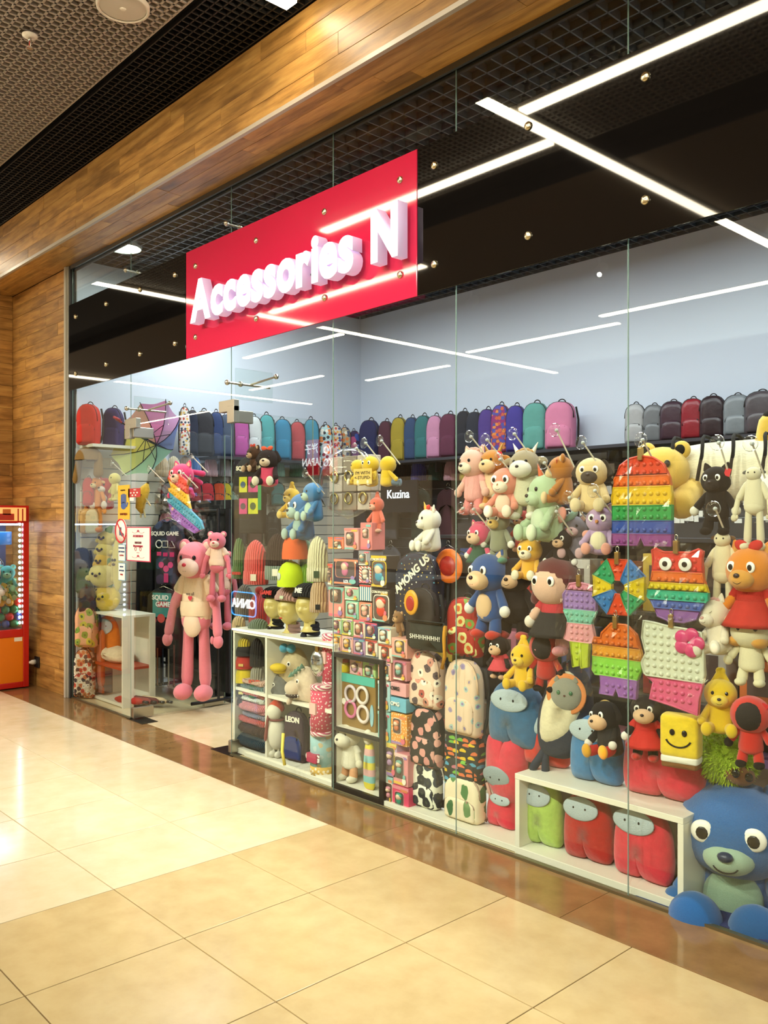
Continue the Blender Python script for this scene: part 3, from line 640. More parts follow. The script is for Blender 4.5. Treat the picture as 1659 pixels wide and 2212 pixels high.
def bean(label, bb, dy, rot, col, patch='#aebcc0', flip=False, k=.55, up=.68, roll=0.0, px_=-.06, name='bean_cushion', zb=None, zmax=9):
    P, w, h, t = fit(bb, dy, rot, k * .4)
    if zb is not None: h = min(P.z + h, zmax) - zb; P.z = zb
    dep = w * k
    root = thing(name, label, 'cushion', P, R(rot)); 
    half = [(0.0, .09), (.04, .02), (.16, 0), (.36, .0), (.46, .04), (.5, .2), (.5, .42), (.475, .62), (.4, .82), (.25, .95), (.09, 1.0)]
    pts = [(x * w, z * h) for x, z in half] + [(-x * w, z * h) for x, z in half[:0:-1]]
    if flip: root.rotation_euler = (0, R(180), R(rot)); root.location.z += h
    elif roll: root.rotation_euler = (0, R(roll), R(rot))
    me = puff(smooth_closed(pts, 4), dep, 1.0, 12, 2.3, 'body')
    # pull the seam between the legs inwards
    for v in me.vertices:
        q = math.exp(-(v.co.x / (.09 * w)) ** 2) * max(0, 1 - v.co.z / (.42 * h)); v.co.y *= 1 - .12 * q
    b_ = obj('body', me, mat(col, 'plush'), root)
    y = -dep * .455
    f = obj('face_patch', SPH, mat(patch, 'cloth'), root, (px_ * w, y + dep * .03, up * h), (.36 * w, dep * .09, .165 * h), rot=(R(-10), 0, 0))
    for s in (-1, 1): obj('eye', SPHL, EYEB, root, (px_ * w + s * .12 * w, y - dep * .055, up * h + .015 * h), (.018 * w, .012 * w, .022 * w))
    obj('mouth', SMILE, EYEB, root, (px_ * w, y - dep * .055, up * h - .02 * h), (.035 * w, .03 * w, .03 * w))
    return root
def backpack(label, bb, dy, rot, m, zipc='#222222', pocket=True, m2=None, k=.5, group=None, name='backpack', plane='Y', top=.42, handle='#1c1a1a', cat='backpack', text=None, lean=0.0, sag=0.0, zb=None):
    P, w, h, t = fit(bb, dy, rot, k, plane); d = w * k
    if zb is not None: h = P.z + h - zb; P.z = zb
    root = thing(name, label, cat, P, R(rot), group=group); root.rotation_euler = (R(lean), 0, R(rot))
    m2 = m2 or m; zm = mat(zipc, 'satin'); h2 = h * .95
    obj('body', puff(arch(w, h2, top), d, .3, 8, 2.6, 'body', .004), m, root)
    ar = arch(w * .985, h2 * .985, top)[:11]
    obj('zip', tube_mesh([(x, -d * .24, z) for x, z in ar], .0055, 5, 'zip'), zm, root)
    if pocket:
        pw_, ph_ = w * .84, h * .44
        pk = obj('front_pocket', puff(arch(pw_, ph_, .35), d * .36, .4, 6, 2.4, 'front_pocket', .003), m2, root, (0, -d * .44, h * .05))
        obj('pocket_zip', tube_mesh([(x * .98, -d * .02, z * .98) for x, z in arch(pw_, ph_, .35)[:11]], .005, 5, 'pocket_zip'), zm, pk)
        obj('zip_pull', UBOX, zm, pk, (pw_ * .28, -d * .12, ph_ * .82), (.008, .004, .035))
    obj('handle', ARCH, mat(handle, 'cloth'), root, (0, d * .25, h2 * .985), (w * .13, .03, h * .07))
    for s in (-1, 1): obj('side_strap', tube_mesh([(s * w * .46, d * .42, h * .85), (s * w * .53, d * .5, h * .6), (s * w * .54, d * .4, h * .25), (s * w * .5, d * .2, h * .06)], .009, 5, 'side_strap'), mat(handle, 'cloth'), root)
    if text:
        for (s, sz, zz, cc, tl) in text: lettering(root, s, sz * h, (0, -d * (.51 if zz > .52 else .64), zz * h), mat(cc, 'plain'), tilt=R(tl), bold=.002)
    return root
def beanie(label, bb, dy, col, cuff=None, pom=None, kind='knit', badge=None, plane='Y', text=None, name='beanie', point=0.0, cat='hat', group=None, rot=30):
    P, w, h, t = fit(bb, dy, rot, 0, plane); r = w / 2 * .97; hh = h * (.86 if pom else 1.0)
    root = thing(name, label, cat, P, R(rot), group=group)
    ch = hh * (.3 if cuff is not None else .04)
    pr = [(r * 1.0, ch * .5), (r * 1.0, hh * .4), (r * .97, hh * .55), (r * .88, hh * .7), (r * .7, hh * .84), (r * .42, hh * (.94 + .03 * point)), (r * .16, hh * .99), (.002, hh)]
    obj('crown', lathe('crown', pr, 24, False), mat(col, kind), root, scale=(1, .8, 1))
    if cuff is not None: obj('cuff', lathe('cuff', [(r * .98, 0), (r * 1.06, .01 * hh), (r * 1.08, ch * .5), (r * 1.05, ch), (r * .96, ch * 1.02)], 24, False), mat(cuff, kind), root, scale=(1, .8, 1))
    if pom: obj('pompom', SPH, mat(pom, 'plush'), root, (0, 0, hh + h * .05), (h * .11,) * 3)
    if badge: obj('badge', UBOX, mat(badge, 'card'), root, (r * .2, -r * .86, ch * .55 if cuff is not None else hh * .3), (r * .5, .006, ch * .5 if cuff is not None else hh * .16))
    if text: lettering(root, text[0], text[1] * h, (0, -r * .93, ch * .5 if cuff is not None else hh * .4), mat(text[2], 'plain'), bold=.002)
    return root
def cap(label, bb, dy, col, rot=20, badge=None, brim=None):
    P, w, h, t = fit(bb, dy, 30, .1); r = w / 2
    root = thing('cap', label, 'hat', P, R(rot))
    obj('crown', lathe('crown', [(r, h * .3), (r * 1.0, h * .45), (r * .92, h * .7), (r * .65, h * .9), (r * .3, h * .985), (.002, h)], 24, False), mat(col, 'cloth'), root)
    o = [(r * .95 * math.cos(R(a)), r * (.2 + 1.0 * math.sin(R(a)) * 1.0)) for a in range(0, 181, 12)]
    pe = slab(o, .012, 'peak'); pe.transform(Matrix.Rotation(R(90), 4, 'X') @ Matrix.Scale(-1, 4, Vector((0, 0, 1))))
    obj('peak', pe, mat(brim or col, 'cloth'), root, (0, -r * .35, h * .3), rot=(R(24), 0, 0))
    obj('button', SPHL, mat(brim or col, 'cloth'), root, (0, 0, h), (.012, .012, .008))
    if badge: obj('badge', puff(ellipse(r * .5, r * .62, 16, 0), .012, .4, 4), mat(badge, 'satin'), root, (0, -r * .96, h * .58))
    return root
DARKW = mat('#5a4a46', 'gloss', .12); ACC = ['#efe2d0', '#d86a7c', '#7cb8b0', '#e0b84c', '#9c7cb0', '#d8845c']
def pbox(label, bb, dy, col, win=None, fig=None, band=None, text=None, depth=.11, tc='#ffffff', wshape='r', extra=None, name='toy_box', cat='box', foot=None):
    """boxed toy with a see-through window, front parallel to the glass"""
    x0, y0, x1, y1 = bb; xm = (x0 + x1) / 2
    A, t = onY(x0, y1, D + dy); B, _ = onY(x1, y1, D + dy); P, t = onY(xm, y1, D + dy)
    sl = (x1 - x0) * .36 * max(0, (y1 - HYP)) / 520.0; sl0 = (x1 - x0) * .36 * (y0 - HYP) / 520.0
    w = B.x - A.x; h = (y1 - y0 - .5 * (sl - sl0 * 0) * 0) * t / FPX
    root = thing(name, label, cat, P)
    cm = mat(col, 'card') if isinstance(col, str) else col
    obj('carton', box_mesh(w * .985, depth, h * .985, min(.003, w * .05)), cm, root, (0, depth / 2, h * .4925))
    if win:
        wx, wz, ww, wh = win
        ol = rrect(ww * w, wh * h, min(ww * w, wh * h) * .2, 3) if wshape == 'r' else ellipse(ww * w, wh * h, 8, wh * h / 2)
        obj('window_frame', slab([(x * 1.1, (z - wh * h / 2) * 1.08 + wh * h / 2) for x, z in ol], .004), mat(band or '#f0e0d0', 'card'), root, (wx * w, -.0005, (wz - wh / 2) * h))
        obj('window', slab(ol, .006), DARKW, root, (wx * w, -.002, (wz - wh / 2) * h))
        if fig:
            fr = min(ww * w, wh * h)
            f = obj('doll', SPH, mat(fig, 'satin'), root, (wx * w, -.004, (wz - wh * .12) * h), (fr * .3, .012, fr * .3)); obj('doll_head', SPH, mat('#e0bfa4', 'satin'), root, (wx * w, -.006, (wz + wh * .17) * h), (fr * .3, .016, fr * .27)); obj('doll_hair', SPH, mat(fig, 'satin'), root, (wx * w, -.004, (wz + wh * .25) * h), (fr * .36, .014, fr * .22))
    if band: obj('header', UBOX, mat(band, 'card'), root, (0, -.0008, h * .93), (w * .96, .003, h * .1))
    if foot: obj('footer', UBOX, foot if not isinstance(foot, str) else mat(foot, 'card'), root, (0, -.0008, h * .06), (w * .96, .003, h * .1))
    if text: lettering(root, text[0], text[1] * h, (text[2] * w, -.006, text[3] * h), mat(tc, 'plain'), bold=text[1] * h * .02)
    if extra: extra(root, w, h)
    elif win:
        q = int(x0 * 7 + y0 * 3)
        obj('mascot_print', slab(ellipse(w * .26, h * .2, 12, 0), .002), mat(ACC[q % 6], 'card'), root, (w * .3, -.007, h * .16)); obj('mascot_print', slab(ellipse(w * .16, h * .14, 10, 0), .002), mat(ACC[(q + 2) % 6], 'card'), root, (w * .31, -.008, h * .3))
        obj('stripe_print', UBOX, mat(ACC[(q + 3) % 6], 'card'), root, (-w * .1, -.001, h * .07), (w * .7, .003, h * .07)); obj('logo_print', UBOX, mat(ACC[(q + 4) % 6], 'card'), root, (w * .22, -.001, h * .87), (w * .4, .003, h * .08))
    return root
def clip_band(poly, a, b_):
    def cut(P, z, keep_above):
        o = []
        for i in range(len(P)):
            p, q = P[i], P[(i + 1) % len(P)]; ip = (p[1] >= z) == keep_above; iq = (q[1] >= z) == keep_above
            if ip: o.append(p)
            if ip != iq: u = (z - p[1]) / (q[1] - p[1]); o.append((p[0] + (q[0] - p[0]) * u, z))
        return o
    return cut(cut(poly, a, True), b_, False)
def inside(p, poly):
    c = False
    for i in range(len(poly)):
        (x1, z1), (x2, z2) = poly[i], poly[i - 1]
        if (z1 > p[1]) != (z2 > p[1]) and p[0] < (x2 - x1) * (p[1] - z1) / (z2 - z1) + x1: c = not c
    return c
def bubbles(poly, pitch, r, y):
    v, f = [], []; xs = [p[0] for p in poly]; zs = [p[1] for p in poly]
    z = min(zs) + pitch * .5
    while z < max(zs):
        x = math.floor(min(xs) / pitch) * pitch + pitch * .5
        while x < max(xs):
            if all(inside((x + dx, z + dz), poly) for dx, dz in ((r * 1.1, 0), (-r * 1.1, 0), (0, r * 1.1), (0, -r * 1.1))):
                n0 = len(v)
                for (rr, hh) in ((1, 0), (.85, .45), (.5, .78)):
                    for k in range(8): v.append((x + rr * r * math.cos(k * math.pi / 4), y - hh * r, z + rr * r * math.sin(k * math.pi / 4)))
                v.append((x, y - .9 * r, z))
                for i in range(2):
                    for k in range(8): f.append((n0 + i * 8 + k, n0 + i * 8 + (k + 1) % 8, n0 + (i + 1) * 8 + (k + 1) % 8, n0 + (i + 1) * 8 + k))
                for k in range(8): f.append((n0 + 16 + k, n0 + 16 + (k + 1) % 8, n0 + 24))
            x += pitch
        z += pitch
    return new_mesh('bubbles', v, f) if v else None
CLIPM = mat('#c9a86a', 'metal', .3)
def popit(label, bb, dy, panels, wrap=True, pitch=.034, roll=0.0, extras=None, th=.016):
    """panels: list of (polygon in unit width/height, colour)"""
    x0, y0, x1, y1 = bb; A, t = onY(x0, y1, D + dy); B, _ = onY(x1, y1, D + dy); P, t = onY((x0 + x1) / 2, y1, D + dy)
    w, h = B.x - A.x, (y1 - y0) * t / FPX
    root = thing('bubble_popper', label, 'fidget toy', P); root.rotation_euler = (0, R(roll), 0)
    for i, (poly, colr) in enumerate(panels):
        pl_ = [(x * w, z * h) for x, z in poly]
        if len(pl_) < 3: continue
        cx_ = sum(p[0] for p in pl_) / len(pl_); cz_ = sum(p[1] for p in pl_) / len(pl_)
        m = mat(colr, 'gloss', .3)
        b_ = obj('rubber_panel', slab(pl_, th), m, root)
        rim = [(cx_ + (x - cx_) * .985, -th / 2, cz_ + (z - cz_) * .985) for x, z in pl_]
        obj('raised_rim', tube_mesh(rim, .005, 5, 'raised_rim', True), m, b_)
        bb_ = bubbles(pl_, pitch, pitch * .34, -th / 2)
        if bb_: obj('bubbles', bb_, m, b_, kind='stuff')
    if wrap:
        v, f = [], []; n = 12; rnd = random.Random(int(x0))
        for i in range(n + 1):
            for j in range(n + 1): v.append(((i / n - .5) * w * 1.22, -th - .02 + rnd.uniform(-.009, .009), (j / n) * h * 1.12 - .04 * h))
        for i in range(n):
            for j in range(n): a = i * (n + 1) + j; f.append((a, a + n + 1, a + n + 2, a + 1))
        obj('clear_bag', new_mesh('clear_bag', v, f, False), PLASTIC, root)
    c = obj('clip', RBOX, CLIPM, root, (0, -.012, h * 1.02), (.02, .016, .05)); obj('clip_ring', RING, mat('#c8c4b8', 'metal'), c, (0, 0, .75), (.35, .22, .6), rot=(R(90), 0, 0))
    if extras: extras(root, w, h)
    return root
def tee(label, bb, dy, col, prints=None, rot=0, long=False, name='t_shirt', cat='T-shirt', m=None, plane='Y', group=None):
    P, w, h, t = fit(bb, dy, rot, .1, plane)
    root = thing(name, label, cat, P, R(rot), group=group)
    ol = [(-.30, 0), (.30, 0), (.31, .62), (.40, .5 if not long else .1), (.5, .56 if not long else .12), (.40, .88), (.26, .96), (.12, 1.0), (.06, .965), (-.06, .965), (-.12, 1.0), (-.26, .96), (-.40, .88), (-.5, .56 if not long else .12), (-.40, .5 if not long else .1), (-.31, .62)]
    obj('fabric', puff([(x * w, z * h) for x, z in ol], .05, .12, 5, 2.5, 'fabric', .004), m or mat(col, 'cloth'), root)
    obj('collar', tube_mesh([(math.cos(R(a)) * w * .1, -.02, h * (.985 + .03 * math.sin(R(a)))) for a in range(180, 361, 20)], .008, 5, 'collar'), m or mat(col, 'cloth'), root)
    hg = obj('hanger', tube_mesh([(-.25 * w, 0, .96 * h), (0, 0, 1.03 * h), (.25 * w, 0, .96 * h)], .006, 5, 'hanger'), mat('#c9c4ba', 'metal'), root); obj('hanger_hook', ARCH, mat('#c9c4ba', 'metal'), hg, (0, 0, 1.05 * h), (.02, .02, .03))
    for p in (prints or []): p(root, w, h)
    return root
def ptext(s, sz, z, col, x=0.0, tilt=0.0, y=-.03): return lambda r, w, h: lettering(r, s, sz * h, (x * w, y, z * h), mat(col, 'plain'), tilt=R(tilt), bold=.0015)
def prect(x, z, sw, sh, col, y=-.028): return lambda r, w, h: obj('print', UBOX, mat(col, 'cloth'), r, (x * w, y, z * h), (sw * w, .003, sh * h))
def pring(n, x, z, rad, col, a0=0, y=-.03): return lambda r, w, h: obj('print', tube_mesh([(x * w + rad * w * math.cos(R(a0 + 360 * k / n)), y, z * h + rad * w * math.sin(R(a0 + 360 * k / n))) for k in range(n)], .005, 4, 'print', True), mat(col, 'cloth'), r)
def pdisc(x, z, rad, col, y=-.028): return lambda r, w, h: obj('print', slab(ellipse(rad * 2 * w, rad * 2 * w, 18, 0), .004), mat(col, 'cloth'), r, (x * w, y, z * h))
def head_mesh():
    v, f = [], []; nu, nv = 36, 30
    for j in range(nv + 1):
        ph = -math.pi / 2 + math.pi * j / nv
        for i in range(nu):
            a = 2 * math.pi * i / nu; x, y, z = math.cos(ph) * math.cos(a), math.cos(ph) * math.sin(a), math.sin(ph)
            X, Y, Z = x * .72, y * .84, z * 1.0
            if z < 0: X *= 1 - .28 * z * z; Y *= 1 - .1 * z * z
            fr = max(0, -y)
            g = lambda cx_, cz_, sx, sz: math.exp(-((X - cx_) / sx) ** 2 - ((Z - cz_) / sz) ** 2) * (fr ** .5)
            Y -= .26 * g(0, -.2, .09, .11) + .07 * g(0, .02, .07, .2)
            Y += .18 * g(.27, .04, .14, .1) + .18 * g(-.27, .04, .14, .1)
            Y -= .03 * g(0, .25, .4, .1) + .05 * g(0, -.45, .14, .035) + .045 * g(0, -.54, .12, .04) - .04 * g(0, -.495, .18, .02)
            Y -= .05 * g(0, -.8, .2, .14)
            v.append((X, Y, Z))
    for j in range(nv):
        for i in range(nu): f.append((j * nu + i, j * nu + (i + 1) % nu, (j + 1) * nu + (i + 1) % nu, (j + 1) * nu + i))
    return new_mesh('head', v, f)
HEADM = head_mesh(); NECK = lathe('neck', [(.6, -1.0), (.45, -.9), (.34, -.55), (.34, 0), (.38, .3)], 20)
def hat_on(P, s, rot, label, col, cuff=None, badge=None, text=None):
    o = thing('beanie', label, 'hat', (P.x, P.y, P.z + s * .5), R(rot)); o.rotation_euler = (R(-12), 0, R(rot))
    obj('crown', lathe('crown', [(.86 * s, -.02 * s), (.9 * s, .2 * s), (.86 * s, .5 * s), (.7 * s, .7 * s), (.42 * s, .86 * s), (.1 * s, .93 * s), (.002, .93 * s)], 24, False), mat(col, 'knit'), o, (0, .03 * s, 0), (1, 1.14, 1))
    if cuff: obj('cuff', lathe('cuff', [(.88 * s, -.06 * s), (.95 * s, 0), (.96 * s, .2 * s), (.9 * s, .3 * s)], 24, False), mat(cuff, 'knit'), o, (0, .03 * s, 0), (1, 1.14, 1))
    if badge: obj('badge', UBOX, mat(badge, 'card'), o, (.2 * s, -1.06 * s, .12 * s), (.3 * s, .02 * s, .2 * s))
    if text: lettering(o, text[0], text[1] * s, (0, -1.08 * s, .3 * s), mat(text[2], 'plain'), bold=.002)
def mannequin(label, px, py, hpx, dy, rot, lips=None):
    P, t = onY(px, py, D + dy); s = hpx * t / FPX / 2
    root = thing('mannequin_head', label, 'mannequin', P, R(rot), s); sk = mat('#c9b56a', 'satin', .35)
    obj('head', HEADM, sk, root); obj('neck', NECK, sk, root, (0, .12, -.75), (1, 1, .75))
    for sd in (-1, 1): obj('ear', SPH, sk, root, (sd * .73, .08, -.02), (.07, .16, .24))
    [obj('eyelid', SMILE, mat('#8c7a3c', 'satin'), root, (sd * .26, -.66, .07), (.12, .06, .08)) for sd in (-1, 1)]
    if lips: obj('lips', SPHL, mat(lips, 'satin'), root, (0, -.86, -.49), (.14, .06, .055))
    return root, P, s
# ================================================================ WINDOW DISPLAY, RIGHT PART
def zfix(o, z): o.location.z = z; return o
LAM = mat('#e6e2d2', 'satin', .4)
def unit(name, label, bb0, bb1, zt, dy, depth, cat='shelf unit', th=.022):
    xa, xb = onY(bb0, 1500, D + dy)[0].x, onY(bb1, 1500, D + dy)[0].x
    return thing(name, label, cat, ((xa + xb) / 2, D + dy, 0)), xb - xa
SH, SW = unit('display_shelf', 'low white laminate shelf holding three bean cushions at the right end', 1112, 1476, 0, .03, .42)
ZT = onY(1112, 1670, D + .03)[0].z; dep = .42
boxp(SH, 'top_board', LAM, -SW / 2, SW / 2, 0, dep, ZT - .025, ZT, .002); boxp(SH, 'bottom_board', LAM, -SW / 2, SW / 2, 0, dep, .004, .035, .002)
boxp(SH, 'side_board', LAM, -SW / 2, -SW / 2 + .025, .001, dep, .035, ZT - .025, .002); boxp(SH, 'side_board', LAM, SW / 2 - .025, SW / 2, .001, dep, .035, ZT - .025, .002)
boxp(SH, 'back_board', mat('#d6d3c6', 'satin'), -SW / 2 + .025, SW / 2 - .025, dep - .01, dep, .035, ZT - .025)
ZM = ZT - .03
bean('lime green bean cushion in the left end of the low white shelf', (1124, 1640, 1222, 1868), .15, 8, '#a9c85c', k=.55, zb=.036, zmax=ZM, up=.76)
bean('deep red bean cushion in the middle of the low white shelf', (1216, 1640, 1330, 1905), .15, 6, '#b01209', k=.55, zb=.036, zmax=ZM, up=.76)
bean('crimson bean cushion in the right end of the low white shelf', (1324, 1640, 1458, 1955), .14, 0, '#d42a3e', k=.5, up=.8, zb=.036, zmax=ZM)
bean('blue bean cushion on top of the low white shelf', (1230, 1545, 1352, 1725), .2, 5, '#2f73a8', k=.6, up=.8, zb=ZT)
bean('crimson bean cushion on top of the low white shelf at its right end', (1345, 1565, 1525, 1765), .22, 8, '#d6293f', k=.5, up=.85, zb=ZT)
bean('orange red bean cushion wedged at the left end of the shelf top', (1128, 1540, 1236, 1695), .25, 10, '#d22a14', k=.6, up=.8, zb=ZT)
bean('large slate blue bean cushion high up beside the patterned backpacks', (1053, 1468, 1182, 1612), .22, 0, '#2e6289', k=.55, up=.72, px_=.02)
bean('crimson bean cushion lying upside down under the slate blue one', (1048, 1590, 1142, 1733), .2, 0, '#cf3145', flip=True, k=.55, up=.6, patch='#93a2a6', px_=.1)
bean('crimson bean cushion standing on the floor beside the low white shelf', (1050, 1712, 1120, 1850), .2, 0, '#d22740', k=.55, up=.86, px_=.1, zb=.03)
b_ = thing('plinth', 'low pale board under the patterned backpacks', 'plinth', (-2.95, D + .04, 0)); boxp(b_, 'board', LAM, -1.75, .62, 0, .5, .004, .03, .002)
# grey cat in a shark suit
P, w, h, t = fit((1142, 1425, 1290, 1660), .2, 10, .5)
o = thing('shark_cat_plush', 'navy and cream shark shaped plush with a grey cat face in an orange ring', 'plush toy', P, R(18)); NV = mat('#2c3444', 'plush'); CR = mat('#e2d8b4', 'plush')
obj('body', puff(smooth_closed([(-.3 * w, .12 * h), (.1 * w, .1 * h), (.42 * w, .3 * h), (.5 * w, .6 * h), (.42 * w, .86 * h), (.18 * w, 1.0 * h), (-.1 * w, .92 * h), (-.36 * w, .6 * h), (-.42 * w, .3 * h)], 4), w * .6, 1.0, 10, 2.2), NV, o)
obj('belly', puff(smooth_closed([(-.28 * w, .27 * h), (.12 * w, .3 * h), (.38 * w, .55 * h), (.3 * w, .86 * h), (.05 * w, .9 * h), (-.25 * w, .62 * h)], 4), w * .35, 1.0, 8, 2.4), CR, o, (-.02 * w, -w * .17, 0))
obj('face', SPH, mat('#8f8f80', 'plush'), o, (.15 * w, -w * .3, .72 * h), (.26 * w, .1 * w, .15 * h)); obj('ring', RING, mat('#e08a4c', 'cloth'), o, (.15 * w, -w * .3, .72 * h), (.27 * w, .155 * h, .08 * w), rot=(R(90), 0, 0))
for s in (-1, 1):
    obj('eye', SPHL, mat('#3d6b4a', 'gloss'), o, (.15 * w + s * .1 * w, -w * .395, .74 * h), (.032 * w, .02 * w, .036 * w)); obj('cat_ear', EAR, mat('#8f8f80', 'plush'), o, (.15 * w + s * .15 * w, -w * .32, .84 * h), (.1 * w, .08 * w, .1 * w))
    limb(o, 'tail_fin', (-.3 * w, 0, .16 * h), (-.3 * w + s * .12 * w - .08 * w, -.1 * w, -.1 * h * (1 + s) - .02), .07 * w, NV)
obj('nose', SPHL, mat('#5a3a34', 'gloss'), o, (.15 * w, -w * .405, .715 * h), (.02 * w, .015 * w, .015 * w)); limb(o, 'side_fin', (.4 * w, -.1 * w, .45 * h), (.52 * w, -.2 * w, .2 * h), .07 * w, mat('#4a5a86', 'plush'))
# plush toys along the right window
HG = {}
plush('blue_bear_plush', 'huge royal blue plush bear sitting on the floor at the right edge', 'plush toy', (1488, 1698, 1700, 2003), .3, 15, 'sit', '#1f5f9e', c2='#9fb8a0', ec='#1b558f', eye='white', hs=1.22, belly='#8fa98e', wf=1.18, ears_in='#c86a6e', mz=.8, nose='#152a4a', shoe='#1d5a96')
for c_ in [q for q in C.objects if q.name == 'blue_bear_plush'][0].children:
    if c_.name.startswith('foot'): c_.scale = Vector(c_.scale) * 1.55; c_.location.x *= .8; c_.location.z += .05
obj_ = thing('cloth_mat', 'dark blue cloth spread under the huge blue bear', 'cloth', onY(1590, 2000, D + .25)[0]); obj_.location.z = .004
obj('fabric', puff(smooth_closed([(-.4, -.2), (.1, -.22), (.5, -.2), (.5, .2), (.1, .22), (-.38, .18)], 4), .012, .2, 3, 2, 'fabric', .006), mat('#1a2b5c', 'cloth'), obj_, rot=(R(-90), 0, 0))
fz = plush('fuzzy_ball_plush', 'fuzzy lime green ball plush with a small brown face', 'plush toy', (1560, 1700, 1640, 1701), .28, 20, 'sit', '#a5bf2c', ear='none', muzzle=False, smile=False, nose=None)
for c in list(fz.children): bpy.data.objects.remove(c)
P, t = onY(1572, 1632, D + .3); rr = 62 * t / FPX; fz.location = P; fz.scale = (1, 1, 1)
rnd = random.Random(5); v, f = [], []
for k in range(2600):
    a = rnd.uniform(0, 6.283); zz = rnd.uniform(-1, 1); q = math.sqrt(1 - zz * zz); n = Vector((q * math.cos(a), q * math.sin(a), zz)); tv = n.cross(Vector((rnd.uniform(-1, 1), rnd.uniform(-1, 1), rnd.uniform(-1, 1)))).normalized()
    i = len(v); p = n * rr * .97; v += [p - tv * .004, p + tv * .004, p + n * rnd.uniform(.012, .026) + tv * rnd.uniform(-.012, .012) + Vector((0, 0, -.004))]; f.append((i, i + 1, i + 2))
obj('body', SPH, mat('#8fa820', 'plush'), fz, scale=rr); obj('fur', new_mesh('fur', v, f, False), mat('#b5cf35', 'plain', .8), fz, kind='stuff')
obj('face', SPH, mat('#7a4a26', 'plush'), fz, (.42 * rr, -.66 * rr, -.42 * rr), (rr * .55, rr * .3, rr * .38), rot=(0, R(18), R(20)))
for s in (-1, 1): obj('eye', SPHL, EYEB, fz, (.55 * rr + s * .2 * rr, -.93 * rr + s * .06 * rr, -.38 * rr + (-s) * .06 * rr), (.016, .012, .018))
def P_(*a, **k): return plush(*a, **k)
P_('hooded_doll', 'red hooded plush doll with a plain black face at the right edge', 'plush toy', (1578, 1508, 1666, 1656), .13, 15, 'stand', '#cf2a1c', hood='#d12a1c', hs=1.3, ear='none', shoe='#1a1616', glove='#1a1616', tagged=True)
P_('yellow_rabbit_plush', 'yellow plush with upright ears above the fuzzy green ball', 'plush toy', (1505, 1462, 1608, 1582), .14, 22, 'sit', '#e8c21c', c2='#f0d24a', ear='long', hs=1.0, shoe='#e8c21c', wf=1.0)
o = thing('cube_plush', 'soft yellow cube plush with white band hanging in front of the crimson cushion', 'plush toy', onY(1472, 1645, D + .1)[0], R(12)); s_ = 92 * onY(1472, 1600, D + .1)[1] / FPX
obj('cube', puff(rrect(s_ * .9, s_ * 1.0, s_ * .1), s_ * .5, .2, 8, 3.0), mat('#e9c929', 'plush'), o, (0, 0, s_ * .12)); obj('white_band', puff(rrect(s_ * .88, s_ * .16, s_ * .04), s_ * .49, .15, 6, 3), mat('#e9e6d6', 'cloth'), o); obj('brown_base', puff(rrect(s_ * .86, s_ * .18, s_ * .04), s_ * .47, .2, 6, 3), mat('#7a4d22', 'cloth'), o, (0, 0, -s_ * .12))
for sd in (-1, 1): obj('eye', SPHL, EYEB, o, (sd * s_ * .14, -s_ * .255, s_ * .72), (.011, .007, .013))
obj('mouth', SMILE, EYEB, o, (0, -s_ * .255, s_ * .62), (.05, .03, .04))
P_('dog_plush', 'black and red plush dog with big yellow feet on the low white shelf cushions', 'plush toy', (1275, 1512, 1362, 1632), .1, -12, 'sit', '#1d1a1a', c2='#e3b88c', ear='flop', shirt='#1d1a1a', pants='#c31f1a', shoe='#e0a21c', glove='#e8e2d2', eye='white', mz=1.3, roll=-8)
P_('dog_plush', 'plush dog in a red dress with white gloves beside the yellow cube', 'plush toy', (1348, 1498, 1442, 1640), .1, 20, 'stand', '#1f1b1b', c2='#e3b88c', ear='flop', shirt='#c5241c', skirt='#c5241c', shoe='#c5241c', glove='#eee8dc', eye='white', mz=1.3, hs=1.05)
# bubble poppers
DOMEP = [(-.5, .02), (-.5, .0), (-.06, .0), (0, .1), (.06, .0), (.5, .0), (.5, .55), (.46, .75), (.36, .9), (.2, .975), (0, 1.0), (-.2, .975), (-.36, .9), (-.46, .75), (-.5, .55)]
def bands(poly, cols, cuts=None):
    n = len(cols); cuts = cuts or [1 - i / n for i in range(n + 1)]
    return [(clip_band(poly, cuts[i + 1] + .001, cuts[i] - .001), cols[i]) for i in range(n)]
popit('large rainbow dome shaped bubble popper in a clear bag below the suction cups', (1322, 985, 1452, 1178), .05, bands(DOMEP, ['#d8401c', '#e0661c', '#e2b81a', '#27984a', '#2f4fa0', '#8a3f86'], [1, .78, .66, .45, .28, .13, 0]), pitch=.03)
wd = []
for k in range(8):
    a0, a1 = R(67.5 + 45 * k), R(67.5 + 45 * (k + 1)); wd.append(([(.5 * math.cos(a0) * 1.08 * .98, .5 + .54 * math.sin(a0)), (.53 * math.cos(a1), .5 + .54 * math.sin(a1)), (.13 * math.cos(a1), .5 + .13 * math.sin(a1)), (.13 * math.cos(a0), .5 + .13 * math.sin(a0))], ['#d8441e', '#2a9a62', '#dcc01f', '#2c74b4'][k % 4]))
popit('octagonal bubble popper of red green yellow and blue wedges', (1280, 1208, 1394, 1328), .05, wd, pitch=.026)
OWLP = [(-.32, .06), (-.12, .0), (.12, 0), (.32, .06), (.42, .25), (.5, .32), (.5, .42), (.42, .62), (.4, .86), (.42, .97), (.36, 1.0), (.22, .95), (-.22, .95), (-.36, 1.0), (-.42, .97), (-.4, .86), (-.42, .62), (-.5, .42), (-.5, .32), (-.42, .25)]
def peyes(root, w, h):
    for s in (-1, 1):
        e = obj('eye', CYL, EYEW, root, (s * .16 * w, -.012, .79 * h), (.1 * w, .1 * w, .012), rot=(R(90), 0, 0)); obj('pupil', CYL, EYEB, e, (0, 0, .9), (.42, .42, .3))
